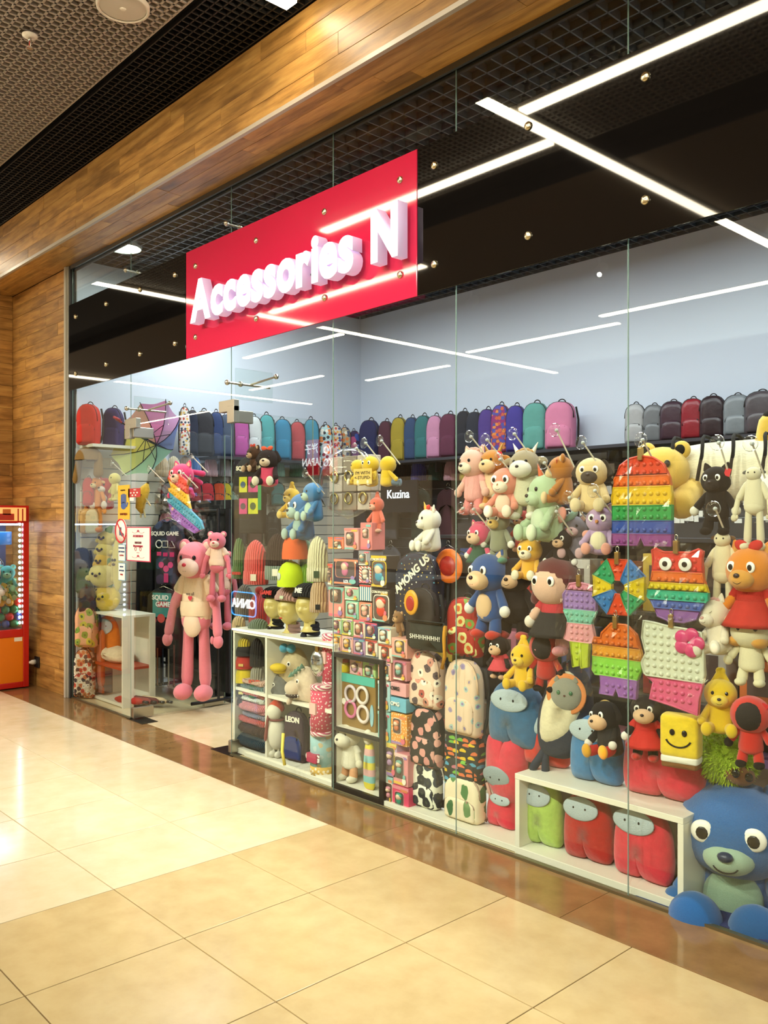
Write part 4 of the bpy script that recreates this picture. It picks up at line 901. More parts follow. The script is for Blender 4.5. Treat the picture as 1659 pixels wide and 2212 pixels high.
popit('rainbow bubble popper with two round eyes and a red top', (1398, 1185, 1530, 1343), .05, bands(OWLP, ['#d3352a', '#dd6a24', '#dcc426', '#2fae8a', '#4a63ac', '#8a5aa0'], [1, .68, .53, .42, .29, .17, 0]), pitch=.03, extras=peyes)
MIT = [(-.34, 0), (-.06, 0), (0, .12), (.06, 0), (.4, 0), (.42, .25), (.5, .4), (.5, .62), (.4, .88), (.2, 1.0), (-.1, 1.0), (-.3, .85), (-.32, .78), (-.45, .78), (-.5, .7), (-.5, .32), (-.44, .26), (-.34, .26)]
popit('mitten shaped bubble popper, orange over green over purple', (1280, 1347, 1386, 1503), .05, bands(MIT, ['#d9691f', '#e0982e', '#8ccf4a', '#9a62b0'], [1, .68, .52, .26, 0]), pitch=.028)
PW = [(-.42, .62), (-.5, .5), (-.45, .38), (-.3, .3), (-.36, .1), (.0, .06), (.4, 0), (.42, .2), (.46, .32), (.5, .45), (.48, .75), (.46, .92), (.2, .95), (-.05, .96), (-.3, .99), (-.46, 1.0), (-.49, .8)]
popit('white bubble popper with a pink flower corner and pink lower half', (1385, 1345, 1522, 1535), .05, [(clip_band(PW, .36, 2), '#d9dcc4'), (clip_band(PW, -1, .358), '#dd5a86')], pitch=.03,
      extras=lambda r, w, h: [obj('petal', SPH, mat('#d83a78', 'gloss', .3), r, (.28 * w + .13 * w * math.cos(R(72 * k)), -.016, .8 * h + .09 * h * math.sin(R(72 * k))), (.11 * w, .012, .08 * h)) for k in range(5)])
DL = [(-.2, 0), (-.02, .02), (.02, .3), (.05, 0), (.25, .02), (.28, .3), (.48, .32), (.35, .55), (.48, .66), (.5, .85), (.3, .98), (0, 1.0), (-.3, .98), (-.5, .85), (-.48, .66), (-.35, .55), (-.48, .32), (-.28, .3)]
popit('pastel doll shaped bubble popper in lilac mint pink and lime', (1218, 1258, 1290, 1442), .07, bands(DL, ['#d88aa0', '#9a78b8', '#7cc0a8', '#e09aa0', '#b8c832'], [1, .9, .68, .52, .3, 0]), pitch=.026)
# hanging plush, right end
P_('unicorn_plush', 'cream unicorn plush with closed eyes and pink mane at the right window', 'plush toy', (1512, 1290, 1606, 1412), .1, -15, 'sit', '#e9dcc0', c2='#efe6cf', eye='closed', ear='cat', horn='#d8c68e', hair='#dba79c', tail='#dba79c', nose='#c98d84', roll=-12)
P_('cream_doll', 'plain cream plush doll with a round head at the far right', 'plush toy', (1578, 1325, 1668, 1480), .11, 10, 'stand', '#e6dcb4', c2='#e6dcb4', ear='none', hs=1.25, muzzle=False, nose=None, tagged=True)
P_('orange_cat_plush', 'orange plush cat in a red dress with a red bow at the right edge', 'plush toy', (1575, 1182, 1676, 1395), .12, -5, 'stand', '#dc8216', c2='#d99a3c', ear='cat', eye='white', shirt='#b8281a', skirt='#b8281a', hs=1.15, bow='#c3241c')
P_('long_limb_plush', 'thin cream long limbed plush with brown side ears below the black cat', 'plush toy', (1522, 1140, 1602, 1345), .12, 5, 'long', '#dccfa6', c2='#dccfa6', ear='side', ec='#6d4a24', muzzle=False, nose=None, hs=.75)
P_('long_limb_plush', 'thin cream long limbed plush with grey side ears at the right edge', 'plush toy', (1590, 1000, 1668, 1190), .12, 5, 'long', '#e0d7b4', c2='#e0d7b4', ear='side', ec='#57574e', muzzle=False, nose=None, hs=.75)
P_('black_cat_plush', 'black plush cat with white paws hanging from a suction cup', 'plush toy', (1492, 1002, 1604, 1155), .12, 5, 'stand', '#191513', c2='#2a2320', ear='cat', glove='#e2dcc8', shoe='#191513', eye='white', hs=.95, tagged=True)
# lying tiger
P, t = onY(1540, 1110, D + .42); s = t / FPX
o = thing('tiger_plush', 'large yellow and cream tiger plush lying across the top right', 'plush toy', P, R(10)); YL = mat('#e5be52', 'plush'); CC = mat('#e9e2c6', 'plush'); BKS = mat('#23201c', 'plush')
limb(o, 'body', (-.1, .05, 95 * s), (.5, .1, 90 * s), 72 * s, CC); obj('head', SPH, YL, o, (-92 * s, -.1, 92 * s), (58 * s, 50 * s, 54 * s))
obj('muzzle', SPH, CC, o, (-96 * s, -.1 - 48 * s, 80 * s), (32 * s, 22 * s, 24 * s)); obj('nose', SPHL, EYEB, o, (-96 * s, -.1 - 70 * s, 90 * s), (10 * s, 8 * s, 7 * s))
for sd in (-1, 1):
    e = obj('ear', SPH, YL, o, (-92 * s + sd * 38 * s, -.08, 138 * s), (20 * s, 12 * s, 20 * s)); obj('inner_ear', SPHL, BKS, e, (0, -.7, 0), (.6, .5, .6)); obj('eye', SPHL, EYEB, o, (-92 * s + sd * 26 * s, -.1 - 45 * s, 106 * s), (7 * s, 5 * s, 8 * s))
    limb(o, 'front_leg', (-60 * s + sd * 20 * s, -.12 + .1 * sd, 60 * s), (-70 * s + sd * 30 * s, -.2, 8 * s), 30 * s, YL); limb(o, 'hind_leg', (110 * s, sd * .12, 60 * s), (130 * s, -.1 + sd * .15, 10 * s), 30 * s, CC)
limb(o, 'tail', (.18, .06, 120 * s), (.22, .06, 205 * s), 24 * s, YL); obj('tail_tip', SPH, BKS, o, (.222, .06, 205 * s), (20 * s, 20 * s, 16 * s))
for k in range(4): obj('stripe', tube_mesh([(.012 * math.sin(a * .05), 74 * s * math.cos(R(a)), 74 * s * math.sin(R(a))) for a in range(-20, 201, 20)], .008, 5), BKS, o, (-.14 + k * .12, .01 * k, 95 * s))
# hanging plush, middle right
P_('pug_plush', 'beige plush pug with dark muzzle and collar', 'plush toy', (1236, 985, 1322, 1106), .12, 20, 'sit', '#d8bd86', c2='#4a4038', ear='flop', ec='#3f352c', eye='white', shoe='#dcc79a', tagged=False)
P_('owl_plush', 'lilac plush owl with big round eyes', 'plush toy', (1262, 1092, 1330, 1197), .12, 20, 'sit', '#b394b8', c2='#b394b8', ear='cat', muzzle=False, eye='big', belly='#e0d6b0', wing='#df9a86', beak='#b8763a', shoe='#df9a86')
P_('mouse_plush', 'small grey plush mouse tucked beside the lilac owl', 'plush toy', (1210, 1112, 1272, 1205), .2, 20, 'sit', '#77707a', c2='#c7a0a0', ear='round', ears_in='#d8a898')
P_('bear_plush', 'brown plush bear turned sideways beside the pug', 'plush toy', (1178, 982, 1250, 1088), .13, -50, 'sit', '#b06c1c', c2='#e0c08c', ear='round', tagged=True)
P_('dragon_plush', 'mint green plush pony with orange horn and pink wings', 'plush toy', (1140, 1020, 1226, 1168), .12, -25, 'sit', '#a9bf96', c2='#b4c8a2', ear='cat', horn='#d0643c', wing='#cf8472', tail='#8fb8a8', belly='#c2d0ae')
P_('cow_plush', 'grey brown plush bull with white horns and a silver sequin body', 'plush toy', (1096, 968, 1174, 1122), .12, 15, 'stand', '#9b8a6c', c2='#e2ddcb', ear='side', horns='#e8e4d4', hair='#b98c4c', shirt='#c2bd9c', pants='#c2bd9c', mz=1.4)
P_('cow_plush', 'orange brown plush bull with tan horns', 'plush toy', (1034, 968, 1098, 1100), .14, 5, 'stand', '#c07a24', c2='#e2bf8c', ear='side', horns='#b88a34', shirt='#d8b890', mz=1.3, tagged=True)
P_('horse_plush', 'pale pink plush horse with pink sequin trousers', 'plush toy', (990, 968, 1060, 1112), .12, -5, 'stand', '#dfae9c', c2='#e9ddc2', ear='cat', hair='#d9a08c', pants='#d8807c', shirt='#dd9c94', hs=1.05, shoe='#d8807c')
P_('owl_plush', 'coral pink plush owl with white face', 'plush toy', (1064, 1010, 1124, 1118), .1, 10, 'sit', '#df8a72', c2='#ecdcc4', ear='none', eye='big', beak='#a86c34', belly='#e8c8ac', wing='#9cc0aa', hs=1.1, tagged=True)
P_('hedgehog_plush', 'grey green plush hedgehog with drooping quills', 'plush toy', (1048, 1095, 1108, 1216), .13, 5, 'stand', '#84866a', c2='#d8b45c', ear='long', spikes='#84866a', glove='#e6e2d0', shoe='#4c8a72', eye='white')
P_('red_fox_plush', 'red plush fox with cream paws above the yellow fox', 'plush toy', (1096, 1100, 1160, 1192), .2, 10, 'stand', '#b8241a', c2='#d09a74', ear='cat', glove='#dfc8a4', spikes='#b8241a')
P_('yellow_fox_plush', 'bright yellow plush fox with pointed ears', 'plush toy', (1112, 1162, 1178, 1252), .1, 10, 'sit', '#e0a828', c2='#ecdfc0', ear='cat', eye='white', hs=1.1)
P_('pink_hedgehog_plush', 'rose pink plush hedgehog with beige muzzle in a green dress', 'plush toy', (1002, 1130, 1072, 1236), .12, 0, 'stand', '#d0486a', c2='#e2bc96', ear='cat', eye='white', hair='#d0486a', shirt='#1f4a34', skirt='#1f4a34', glove='#e9e4d6', hs=1.15, mz=1.2)
P_('dark_hedgehog_plush', 'small black and red plush hedgehog beside the grey mouse', 'plush toy', (1182, 1140, 1242, 1250), .14, 15, 'stand', '#1e1a1c', c2='#d9ae84', ear='cat', ec='#a8241c', spikes='#a8241c', glove='#e6e2d6', eye='white')
P_('blue_hedgehog_plush', 'blue plush hedgehog with white gloves and red shoes', 'plush toy', (1012, 1195, 1106, 1378), .12, -5, 'stand', '#1f4a86', c2='#dfba8c', ear='cat', spikes='#1f4a86', glove='#e9e4d8', shoe='#c8301c', eye='white', belly='#dfba8c', hs=1.12, mz=1.2)
P_('black_hedgehog_plush', 'black plush hedgehog with red streaks behind the blue one', 'plush toy', (1085, 1200, 1140, 1380), .2, 15, 'stand', '#191617', c2='#dcb48a', ear='cat', ec='#b0201a', spikes='#b0201a', glove='#e6e2d6', shoe='#b83020', eye='white')
P_('doll', 'rag doll with dark red hair, red jacket and pink legs', 'plush toy', (1152, 1215, 1246, 1412), .13, 0, 'stand', '#e3b79c', c2='#e3b79c', ear='none', wig='#5c1a1c', shirt='#c0323a', skirt='#1c1a1a', pants='#d98c8e', glove='#e9dccb', eye='white', muzzle=False, nose=None, shoe='#d98c8e', hs=1.15)
P_('mouse_plush', 'black eared plush mouse in a spotted red dress', 'plush toy', (1046, 1375, 1114, 1465), .1, 0, 'stand', '#241d1c', c2='#ddb288', ear='flop', shirt='#c23a44', skirt='#c8404a', eye='white', mz=1.3, hs=1.1)
P_('yellow_rabbit_plush', 'lemon yellow plush with small ears sitting above the slate blue cushion', 'plush toy', (1096, 1388, 1166, 1486), .1, 5, 'sit', '#e5b91f', c2='#ecc83f', ear='long', hs=1.0, shoe='#e5b91f')
P_('hooded_doll', 'red hooded plush doll with a plain black face above the shark plush', 'plush toy', (1150, 1366, 1210, 1492), .13, 15, 'stand', '#b8261a', hood='#bd2a1c', hs=1.3, ear='none', shoe='#191515', glove='#191515', tagged=True)
P_('bee_plush', 'small yellow plush half hidden behind the black and red dog', 'plush toy', (1286, 1510, 1330, 1565), .3, 0, 'sit', '#cfa02c', c2='#e6dcc2', ear='none')
for (px, py, wh, dr, dx) in ((1013, 943, 'the pink horse', .1, .02), (1048, 950, 'the orange brown bull', .1, .02), (1107, 937, 'the grey bull with silver body', .12, .03), (1198, 929, 'the brown bear', .16, .02), (1255, 956, 'the beige pug', .12, .03), (1076, 992, 'the coral owl', .09, .02),
        (1019, 1100, 'the rose pink hedgehog', .12, .04), (1172, 1000, 'the mint pony', .1, .0), (1226, 1075, 'the red fox', .1, .02), (1384, 950, 'the large dome popper', .1, 0), (1549, 956, 'the black cat', .15, 0), (1621, 958, 'the grey eared long plush', .12, 0), (1541, 1099, 'the brown eared long plush', .12, 0), (1198, 1105, 'the small black and red hedgehog', .1, .01), (1281, 1060, 'the lilac owl', .1, .02)):
    hook(px, py, wh, drop=dr, dpx=dx)
# ---------------------------------------------------------------- patterned backpacks in the window
AV = pat('avocado', '#a82418', ['#d8d08a', '#6f8f3a', '#d2c67e'], 13, .16, .36, '#c8581c'); BEARS = pat('bears', '#e2c4ac', ['#b0564a', '#5c4a4c', '#e9dfcc', '#cf8c78'], 17, .1, .36, '#3c3438')
PON = pat('ponies', '#e0c4a8', ['#9c8ca8', '#a8c0b8', '#d4b89a'], 15, .1, .22, '#8878a0'); ELE = pat('elephants', '#23211c', ['#d8988c', '#dca394', '#d28f86'], 17, .0, .36)
UMB = pat('umbrellas', '#1e211c', ['#d8b41e', '#4f9ab8', '#d8703c', '#b86a78', '#6fae3c'], 20, .0, .43, None, True, 1.6); HEA = pat('hearts', '#e4e4d0', ['#1d2426', '#28323a', '#1d2426'], 16, .12, .44, '#3a4438')
CAC = pat('cacti', '#e6d8b8', ['#4c7c48', '#3f6a40', '#6c8c5a'], 12, .0, .27, None, False, .6); ANI = pat('cartoon', '#d6c8b0', ['#b8402c', '#3a3030', '#e8e0d0', '#c87848'], 26, .1, .5, '#2c2626'); WML = pat('pears', '#dca27c', ['#6f8f2e', '#8a9a3a', '#c8b83c'], 12, .12, .36, '#4a6a22')
backpack('red backpack printed with avocado halves', (960, 1283, 1052, 1418), .2, 5, AV, '#7a1a14', k=.4)
backpack('cream backpack printed with little bears and red patches', (878, 1398, 968, 1528), .14, 0, BEARS, '#c8a890', k=.45)
backpack('pale peach backpack printed with small ponies', (955, 1415, 1052, 1588), .14, 0, PON, '#d8b898', k=.42)
backpack('black backpack printed with pink elephants', (880, 1520, 966, 1655), .13, 0, ELE, '#1c1c1c', k=.4)
backpack('black backpack printed with coloured umbrellas', (954, 1562, 1054, 1705), .16, 0, UMB, '#1c1c1c', k=.4)
backpack('white backpack printed with black hearts standing on the floor', (880, 1638, 962, 1795), .14, 0, HEA, '#202020', k=.4, zb=.03)
backpack('cream backpack printed with green cacti standing on the floor', (954, 1668, 1056, 1828), .14, 0, CAC, '#a8907c', k=.4, handle='#c89c8c', zb=.03)
backpack('black starry backpack printed with slanting white words', (846, 1185, 965, 1345), .17, 0, pat('stars', '#15162a', ['#d8d4c8', '#c8a83a', '#5a9ab0'], 30, 0, .1), '#0f0f18', k=.35, text=[('AMONG US', .15, .66, '#ece6cf', -38)], pocket=False)
o = backpack('black backpack with a round orange badge behind the blue hedgehog', (955, 1192, 1030, 1300), .28, 5, mat('#1a1716', 'cloth'), '#0f0f10', k=.35, pocket=False)
obj('badge', lathe('badge', [(.001, .012), (.07, .012), (.1, .008), (.105, 0)], 24, False), mat('#d86a1c', 'satin'), o, (0, -.09, .19), .85, rot=(R(90), 0, 0)); obj('badge_centre', lathe('badge', [(.001, .014), (.06, .014), (.062, 0)], 24, False), mat('#a8241a', 'satin'), o, (0, -.092, .19), .85, rot=(R(90), 0, 0))
o = backpack('dark brown backpack with an orange and yellow oval badge', (872, 1262, 955, 1400), .1, 0, mat('#231a18', 'cloth'), '#141010', k=.35, pocket=False)
obj('badge', puff(ellipse(.1, .13, 20, 0), .014, .3, 4), mat('#dd9a1c', 'satin'), o, (0, -.085, .24)); obj('badge_centre', puff(ellipse(.06, .08, 20, 0), .014, .3, 4), mat('#a8241a', 'satin'), o, (0, -.09, .235))
P, w, h, t = fit((880, 1342, 968, 1405), .05, 0, .2)
o = thing('pouch', 'dark green pouch printed with white letters SHHHHHHH!', 'pouch', P); obj('body', puff(rrect(w, h, .015), w * .18, .35, 6, 2.4, 'body', .003), mat('#22261e', 'cloth'), o); obj('zip', UBOX, mat('#3a3a34', 'metal'), o, (0, -.02, h * .97), (w * .94, .02, .008)); lettering(o, 'SHHHHHHH!', h * .225, (w * .01, -w * .1 - .002, h * .45), mat('#efeadb', 'plain'), bold=0, space=1.15)
obj('side_strap', tube_mesh([(w * .48, 0, h * .9), (w * .55, -.02, h * .5), (w * .6, -.03, h * -.1), (w * .53, -.03, h * -.5)], .01, 5), mat('#c88a1c', 'cloth'), o)
P_('beaver_plush', 'small brown plush pouch animal in a clear bottle above the toy boxes', 'plush toy', (848, 1320, 876, 1378), .12, 0, 'stand', '#8c6034', c2='#c89a64', ear='round', hs=1.1)
P_('unicorn_plush', 'white unicorn plush with a golden horn hanging left of the glass joint', 'plush toy', (898, 1095, 962, 1190), .12, -25, 'sit', '#e6dfcc', c2='#efe9d8', ear='cat', horn='#dcb24a', hair='#dfa08c', bow='#c8281c', eye='dot')
hook(996, 1098, 'the white unicorn', drop=.02, dpx=-.14)
# ================================================================ TOY BOXES, CABINET, HATS
SBX = stripes('candy', ['#c8402c', '#efe6d8'], 60, 3, .5); SB2 = stripes('candy_blue', ['#2f7c9c', '#e6e0d4'], 60, 0, .5)
B_ = [  # label, box, colour, window, figure, header, text
 ('large dark toy box with a pink doll in a wide window', (719, 1207, 774, 1264), '#2c1c34', (0, .6, .72, .6), '#c86a8c', '#d8886a', ('LOL', .16, .05, .14), '#ffffff'),
 ('grey toy box with a pink bird print above the striped box', (774, 1189, 799, 1222), '#8c8a90', (-.1, .5, .55, .6), '#6a8c8c', None, None, ''),
 ('red and white striped toy box with a dark window', (775, 1223, 801, 1260), SBX, (.08, .52, .6, .7), '#d8ccb8', None, None, ''),
 ('narrow tan toy box beside the glass joint', (708, 1217, 719, 1264), '#b89a78', (0, .5, .6, .6), '#8c6a4c', '#d8604c', None, ''),
 ('dark brown toy box with a blue figure and a pale title', (801, 1199, 835, 1270), '#3a3029', (.05, .45, .8, .7), '#3f8ca8', '#d8b42c', ('COROIN HEAD', .1, 0, .86), '#efe8d0'),
 ('dark brown toy box with a red figure and a pale title', (803, 1272, 841, 1345), '#3a3029', (.05, .45, .8, .7), '#c83a24', None, ('COROIN HEAD', .1, 0, .9), '#efe8d0'),
 ('mint toy box with an eight sided window', (744, 1267, 775, 1297), '#9cc0a8', (-.1, .55, .5, .6), '#d07888', '#e6d8c4', None, ''),
 ('blue and white striped toy box with a girl print', (776, 1263, 801, 1298), SB2, None, None, '#c83a34', None, ''),
 ('tall pink toy box with a large yellow haired face', (709, 1267, 743, 1333), '#d88a80', (0, .7, .7, .45), '#8c6c5c', '#78b0a4', None, ''),
 ('mint green toy box with a square window', (746, 1298, 774, 1337), '#88c0a4', (0, .55, .62, .62), '#a8c8c0', None, None, ''),
 ('coral toy box with a square window', (775, 1301, 803, 1342), '#dc8468', (0, .55, .62, .62), '#e0a090', None, None, ''),
 ('pale mint toy box at the left end of the third row', (718, 1335, 737, 1369), '#b4ccb4', (0, .55, .6, .6), '#8c5a6a', None, None, ''),
 ('leaf green toy box with a brown figure', (738, 1336, 762, 1373), '#8cb06a', (0, .5, .65, .65), '#b89a5c', '#dfd0b0', None, ''),
 ('cream and pink toy box in the third row', (763, 1339, 788, 1378), '#e6d2bc', (0, .5, .65, .65), '#b0705c', '#d86a7c', None, ''),
 ('navy toy box with a round window', (789, 1345, 815, 1381), '#3a3f64', (-.05, .55, .6, .6), '#a87c78', '#d84c64', None, ''),
 ('cream toy box with pale blue corners', (816, 1355, 844, 1391), '#e2dcc6', (-.05, .5, .55, .7), '#cfe0d8', '#88b4c4', None, ''),
 ('pink and yellow toy box at the left end of the bottom row', (718, 1370, 737, 1406), '#e0a898', (0, .55, .62, .6), '#dc9a3c', '#e0b43c', None, ''),
 ('pink and yellow toy box second in the bottom row', (738, 1374, 762, 1410), '#e2a89c', (0, .55, .62, .6), '#dfa844', None, None, ''),
 ('lilac and navy toy box in the bottom row', (763, 1379, 788, 1415), '#b88ca8', (0, .5, .6, .6), '#d8c8c0', '#5a6a9c', None, ''),
 ('brown and white toy box with a bar code side', (789, 1382, 815, 1418), '#d9d0c0', (.0, .5, .5, .7), '#a8402c', '#a83a24', None, ''),
 ('brown and white toy box standing forward by the cabinet edge', (817, 1392, 847, 1430), '#d9d0c0', (.0, .5, .5, .7), '#a8402c', '#a83a24', None, ''),
 ('pink toy box with yellow base below the brown plush animal', (845, 1378, 879, 1421), '#dfa090', (.05, .55, .6, .65), '#d8b04a', None, None, ''),
 ('coral toy box on top of the box wall at the left', (708, 1160, 742, 1186), '#dc7c5c', (.1, .4, .5, .5), '#e0c0a0', '#d85a3c', None, ''),
 ('pink toy box with a dark oval window on top of the box wall', (743, 1140, 774, 1188), '#dba4a0', (-.05, .5, .55, .6), '#6a5a58', '#d8807c', None, ''),
 ('pink patterned toy bottle box on top of the box wall', (778, 1128, 803, 1188), '#d87c78', (0, .6, .5, .35), '#c8a094', None, None, ''),
 ('pink and yellow toy box at the top of the cabinet side stack', (816, 1430, 844, 1469), '#e0a89a', (.05, .55, .6, .6), '#d8a04c', None, None, ''),
 ('dusty pink toy box with a grey arched window', (849, 1428, 878, 1470), '#cf8c92', (-.05, .55, .6, .75), '#7fa89c', '#b86c84', None, ''),
 ('pale blue toy box with a small doll print', (816, 1471, 842, 1535), '#a9cfd4', (.05, .65, .5, .4), '#d8e0dc', '#dce8e6', None, ''),
 ('small pink toy box with bold dark lettering', (843, 1475, 877, 1504), '#dca0a2', None, None, None, ('OMG', .4, -.15, .55), '#30282c'),
 ('small blue toy box with bold pale lettering', (843, 1508, 877, 1538), '#6fb0c8', None, None, None, ('OMG', .4, -.15, .55), '#f0ece0'),
 ('teal toy box with an orange doll window', (816, 1537, 843, 1602), '#7fb8b4', (.05, .65, .5, .42), '#dc9a4c', '#9cd0cc', None, ''),
 ('orange spotted toy box with a small window', (844, 1541, 879, 1610), pat('dots_orange', '#dc9440', ['#f0d8b0', '#ecd0a0'], 60, 0, .22, None), (-.1, .6, .45, .45), '#c8744c', None, None, ''),
 ('lilac toy box with a yellow corner behind the pink one', (829, 1604, 857, 1677), '#b8a0b8', (0, .5, .6, .7), '#9c7c9c', '#d8c05c', None, ''),
 ('tall pink toy box with a green window on the floor stack', (849, 1627, 881, 1697), '#dc9094', (-.05, .55, .55, .65), '#6f9a8c', '#e6c0bc', None, ''),
 ('teal and pink toy box low behind the hot pink one', (829, 1678, 848, 1745), '#8cbcb8', (.1, .5, .7, .6), '#c88490', None, None, ''),
 ('hot pink toy box with a small green window standing on the floor', (847, 1698, 883, 1768), '#d8486c', (-.05, .6, .5, .4), '#2f8c74', '#e08c98', None, ''),
]
for (lb, bb, col, win, fig, band, txt, tcx) in B_:
    low = bb[1] > 1600
    pbox(lb, bb, .06 if bb[0] > 805 else .09, col, win, fig, band, txt, depth=.1, tc=tcx or '#ffffff', wshape='o' if 'eight sided' in lb or 'round' in lb else 'r')
# display cabinet with a black frame
CB, CW = unit('glass_cabinet', 'white display cabinet with a black framed front holding a donut box and plush', 716, 828, 0, .035, .34)
BF = mat('#1b1a1c', 'satin', .35); zc = onY(716, 1408, D + .035)[0].z
for (a, b2) in ((-CW / 2, -CW / 2 + .02), (CW / 2 - .035, CW / 2)): boxp(CB, 'frame_post', BF, a, b2, 0, .02, .004, zc, .002)
ZSH = onY(770, 1580, D + .05)[0].z
for (z0_, z1_, nm) in ((.004, .035, 'frame_rail'), (zc - .025, zc, 'frame_rail'), (ZSH - .02, ZSH, 'frame_rail')): boxp(CB, nm, BF, -CW / 2 + .02, CW / 2 - .035, 0, .02, z0_, z1_, .002)
boxp(CB, 'side_panel', LAM, -CW / 2, -CW / 2 + .016, .02, .34, .004, zc); boxp(CB, 'side_panel', LAM, CW / 2 - .016, CW / 2, .02, .34, .004, zc); boxp(CB, 'back_panel', mat('#d8d4c2', 'satin'), -CW / 2 + .016, CW / 2 - .016, .33, .34, .03, zc)
boxp(CB, 'shelf', LAM, -CW / 2 + .016, CW / 2 - .016, .02, .33, ZSH - .018, ZSH); boxp(CB, 'floor_board', LAM, -CW / 2 + .016, CW / 2 - .016, .02, .33, .02, .036); boxp(CB, 'top_board', mat('#5c6a76', 'satin'), -CW / 2 + .016, CW / 2 - .016, .02, .33, zc - .02, zc - .002)
def donuts(r, w, h):
    for (x, z, c, big) in ((-.18, .62, '#c8b8bc', 0), (.16, .64, '#d8ccc4', 0), (-.18, .34, '#c86a92', 1), (.18, .3, '#dccac4', 0)):
        d = obj('donut', RING, mat(c, 'gloss', .25), r, (x * w, -.012, z * h), (.15 * w, .15 * w, .12 * w), rot=(R(90), 0, 0))
    obj('teal_header', UBOX, mat('#4fb0a0', 'card'), r, (.0, -.002, .9 * h), (.96 * w, .004, .16 * h)); obj('girl_print', slab(ellipse(.1 * w, .4 * h, 14, 0), .004), mat('#8cb8c4', 'card'), r, (.4 * w, -.003, .3 * h)); obj('stamp', slab(ellipse(.12 * w, .12 * h, 16, 0), .004), mat('#efe8da', 'card'), r, (-.41 * w, -.003, .45 * h))
zfix(pbox('brown and teal toy box showing four pink donuts inside the cabinet', (737, 1458, 811, 1575), .1, '#8a6a34', None, None, None, None, .1, extra=donuts), ZSH)
zfix(pbox('narrow dark toy box beside the donut box in the cabinet', (721, 1500, 735, 1552), .12, '#5c4c50', (0, .5, .6, .8), '#8c8a5c', None, None, depth=.08), ZSH)
zt = ZSH + (1575 - 1458) * onY(770, 1500, D + .1)[1] / FPX
pbox('pale pink toy box standing on the donut box', (755, 1424, 782, 1464), .11, '#d8a8a8', (-.05, .55, .6, .55), '#b88ca0', None, depth=.09, wshape='o'); pbox('light green toy box standing on the donut box', (783, 1429, 811, 1470), .11, '#a4c47c', (0, .5, .6, .55), '#8cb09c', None, depth=.09)
P, t = onY(744, 1458, D + .13)
o = thing('yellow_jar', 'small yellow jar with a red lid at the top left of the cabinet', 'jar', P); obj('body', lathe('jar', [(.03, 0), (.036, .01), (.036, .06), (.03, .075)], 18), mat('#d8c01c', 'gloss'), o); obj('lid', lathe('lid', [(.03, .075), (.03, .095), (.001, .097)], 18, False), mat('#b8502c', 'gloss'), o)
o = plush('llama_plush', 'cream plush llama with peach trousers standing in the cabinet', 'plush toy', (730, 1596, 784, 1724), .13, 0, 'stand', '#e4dcc0', c2='#ebe4cc', ear='cat', shirt='#e8e2ca', pants='#dda478', mz=1.5, hs=.95, wf=1.0); zfix(o, .04)
P, w, h, t = fit((780, 1600, 816, 1730), .1, 0, .6)
o = thing('striped_plush', 'sleepy caterpillar plush in yellow blue and pink stripes inside the cabinet', 'plush toy', P); o.location.z = .04
obj('body', puff(smooth_closed([(-.4 * w, 0), (.4 * w, 0), (.5 * w, .3 * h), (.38 * w, .65 * h), (.2 * w, .78 * h), (-.2 * w, .78 * h), (-.38 * w, .65 * h), (-.5 * w, .3 * h)], 4), w * .6, 1.0, 8, 2.2), stripes('pastel', ['#dccb4a', '#dccb4a', '#8fc4c0', '#8fc4c0', '#d9a8a4', '#d9a8a4'], 9.0), o); obj('head', SPH, mat('#e6dfc6', 'plush'), o, (0, -.01, .86 * h), (.36 * w, .3 * w, .13 * h))
for s in (-1, 1): obj('closed_eye', SMILE, EYEB, o, (s * .12 * w, -.31 * w, .9 * h), (.05 * w, .03, .04 * w))
obj('mouth', SMILE, EYEB, o, (0, -.32 * w, .86 * h), (.05 * w, .03, .04 * w))
# tubes and round box left of the cabinet
PKD = pat('dots_pink', '#cf4a64', ['#f0d8d4', '#ecccc8'], 45, 0, .2, None); CST = stripes('tube_cap', ['#b84a6c', '#efe0d8'], 55, 3, .5)
def tube(label, bb, dy, z=None):
    P, w, h, t = fit(bb, dy, 0, 0); r = w / 2 * .72
    o = thing('toy_tube', label, 'toy box', P); obj('barrel', lathe('barrel', [(r, .08 * h), (r, .92 * h)], 24), PKD, o)
    for z_, s in ((0, 1), (h, -1)): obj('end_cap', lathe('cap', [(r * .8, z_), (r * 1.05, z_ + s * .02 * h), (r * 1.05, z_ + s * .09 * h), (r * .98, z_ + s * .1 * h)], 24), CST, o)
    obj('label_patch', UBOX, mat('#e6b8b0', 'card'), o, (0, -r * .98, .55 * h), (r * .9, .012, .22 * h)); return o
tube('pink spotted toy tube standing in front of the round toy box', (674, 1478, 714, 1588), .08); tube('taller pink spotted toy tube beside the silver mask', (698, 1368, 726, 1482), .14)
P, w, h, t = fit((676, 1590, 718, 1708), .12, 0, 0); r = w / 2 * .8; P.z = .03
o = thing('round_toy_box', 'round pale blue toy box with a pink lid standing on the floor', 'toy box', P); obj('drum', lathe('drum', [(r, .1 * h), (r, .9 * h)], 28), pat('omg', '#9cc4c8', ['#c8b48c', '#b8d0d0'], 20, 0, .3), o); obj('lid', lathe('lid', [(r * 1.03, .88 * h), (r * 1.03, h), (.01, h)], 28, False), mat('#d87c94', 'card'), o); obj('base_band', lathe('band', [(r * 1.01, 0), (r * 1.01, .16 * h)], 28), pat('omg_base', '#dcb45c', ['#efe0c4'], 40, 0, .3), o); lettering(o, 'OMG', .17 * h, (0, -r * 1.02, .32 * h), mat('#f4eeea', 'plain'), bold=.003); obj('magenta_bar', UBOX, mat('#b83a5c', 'card'), o, (0, -r * .97, .32 * h), (r * 1.2, .03, .16 * h))
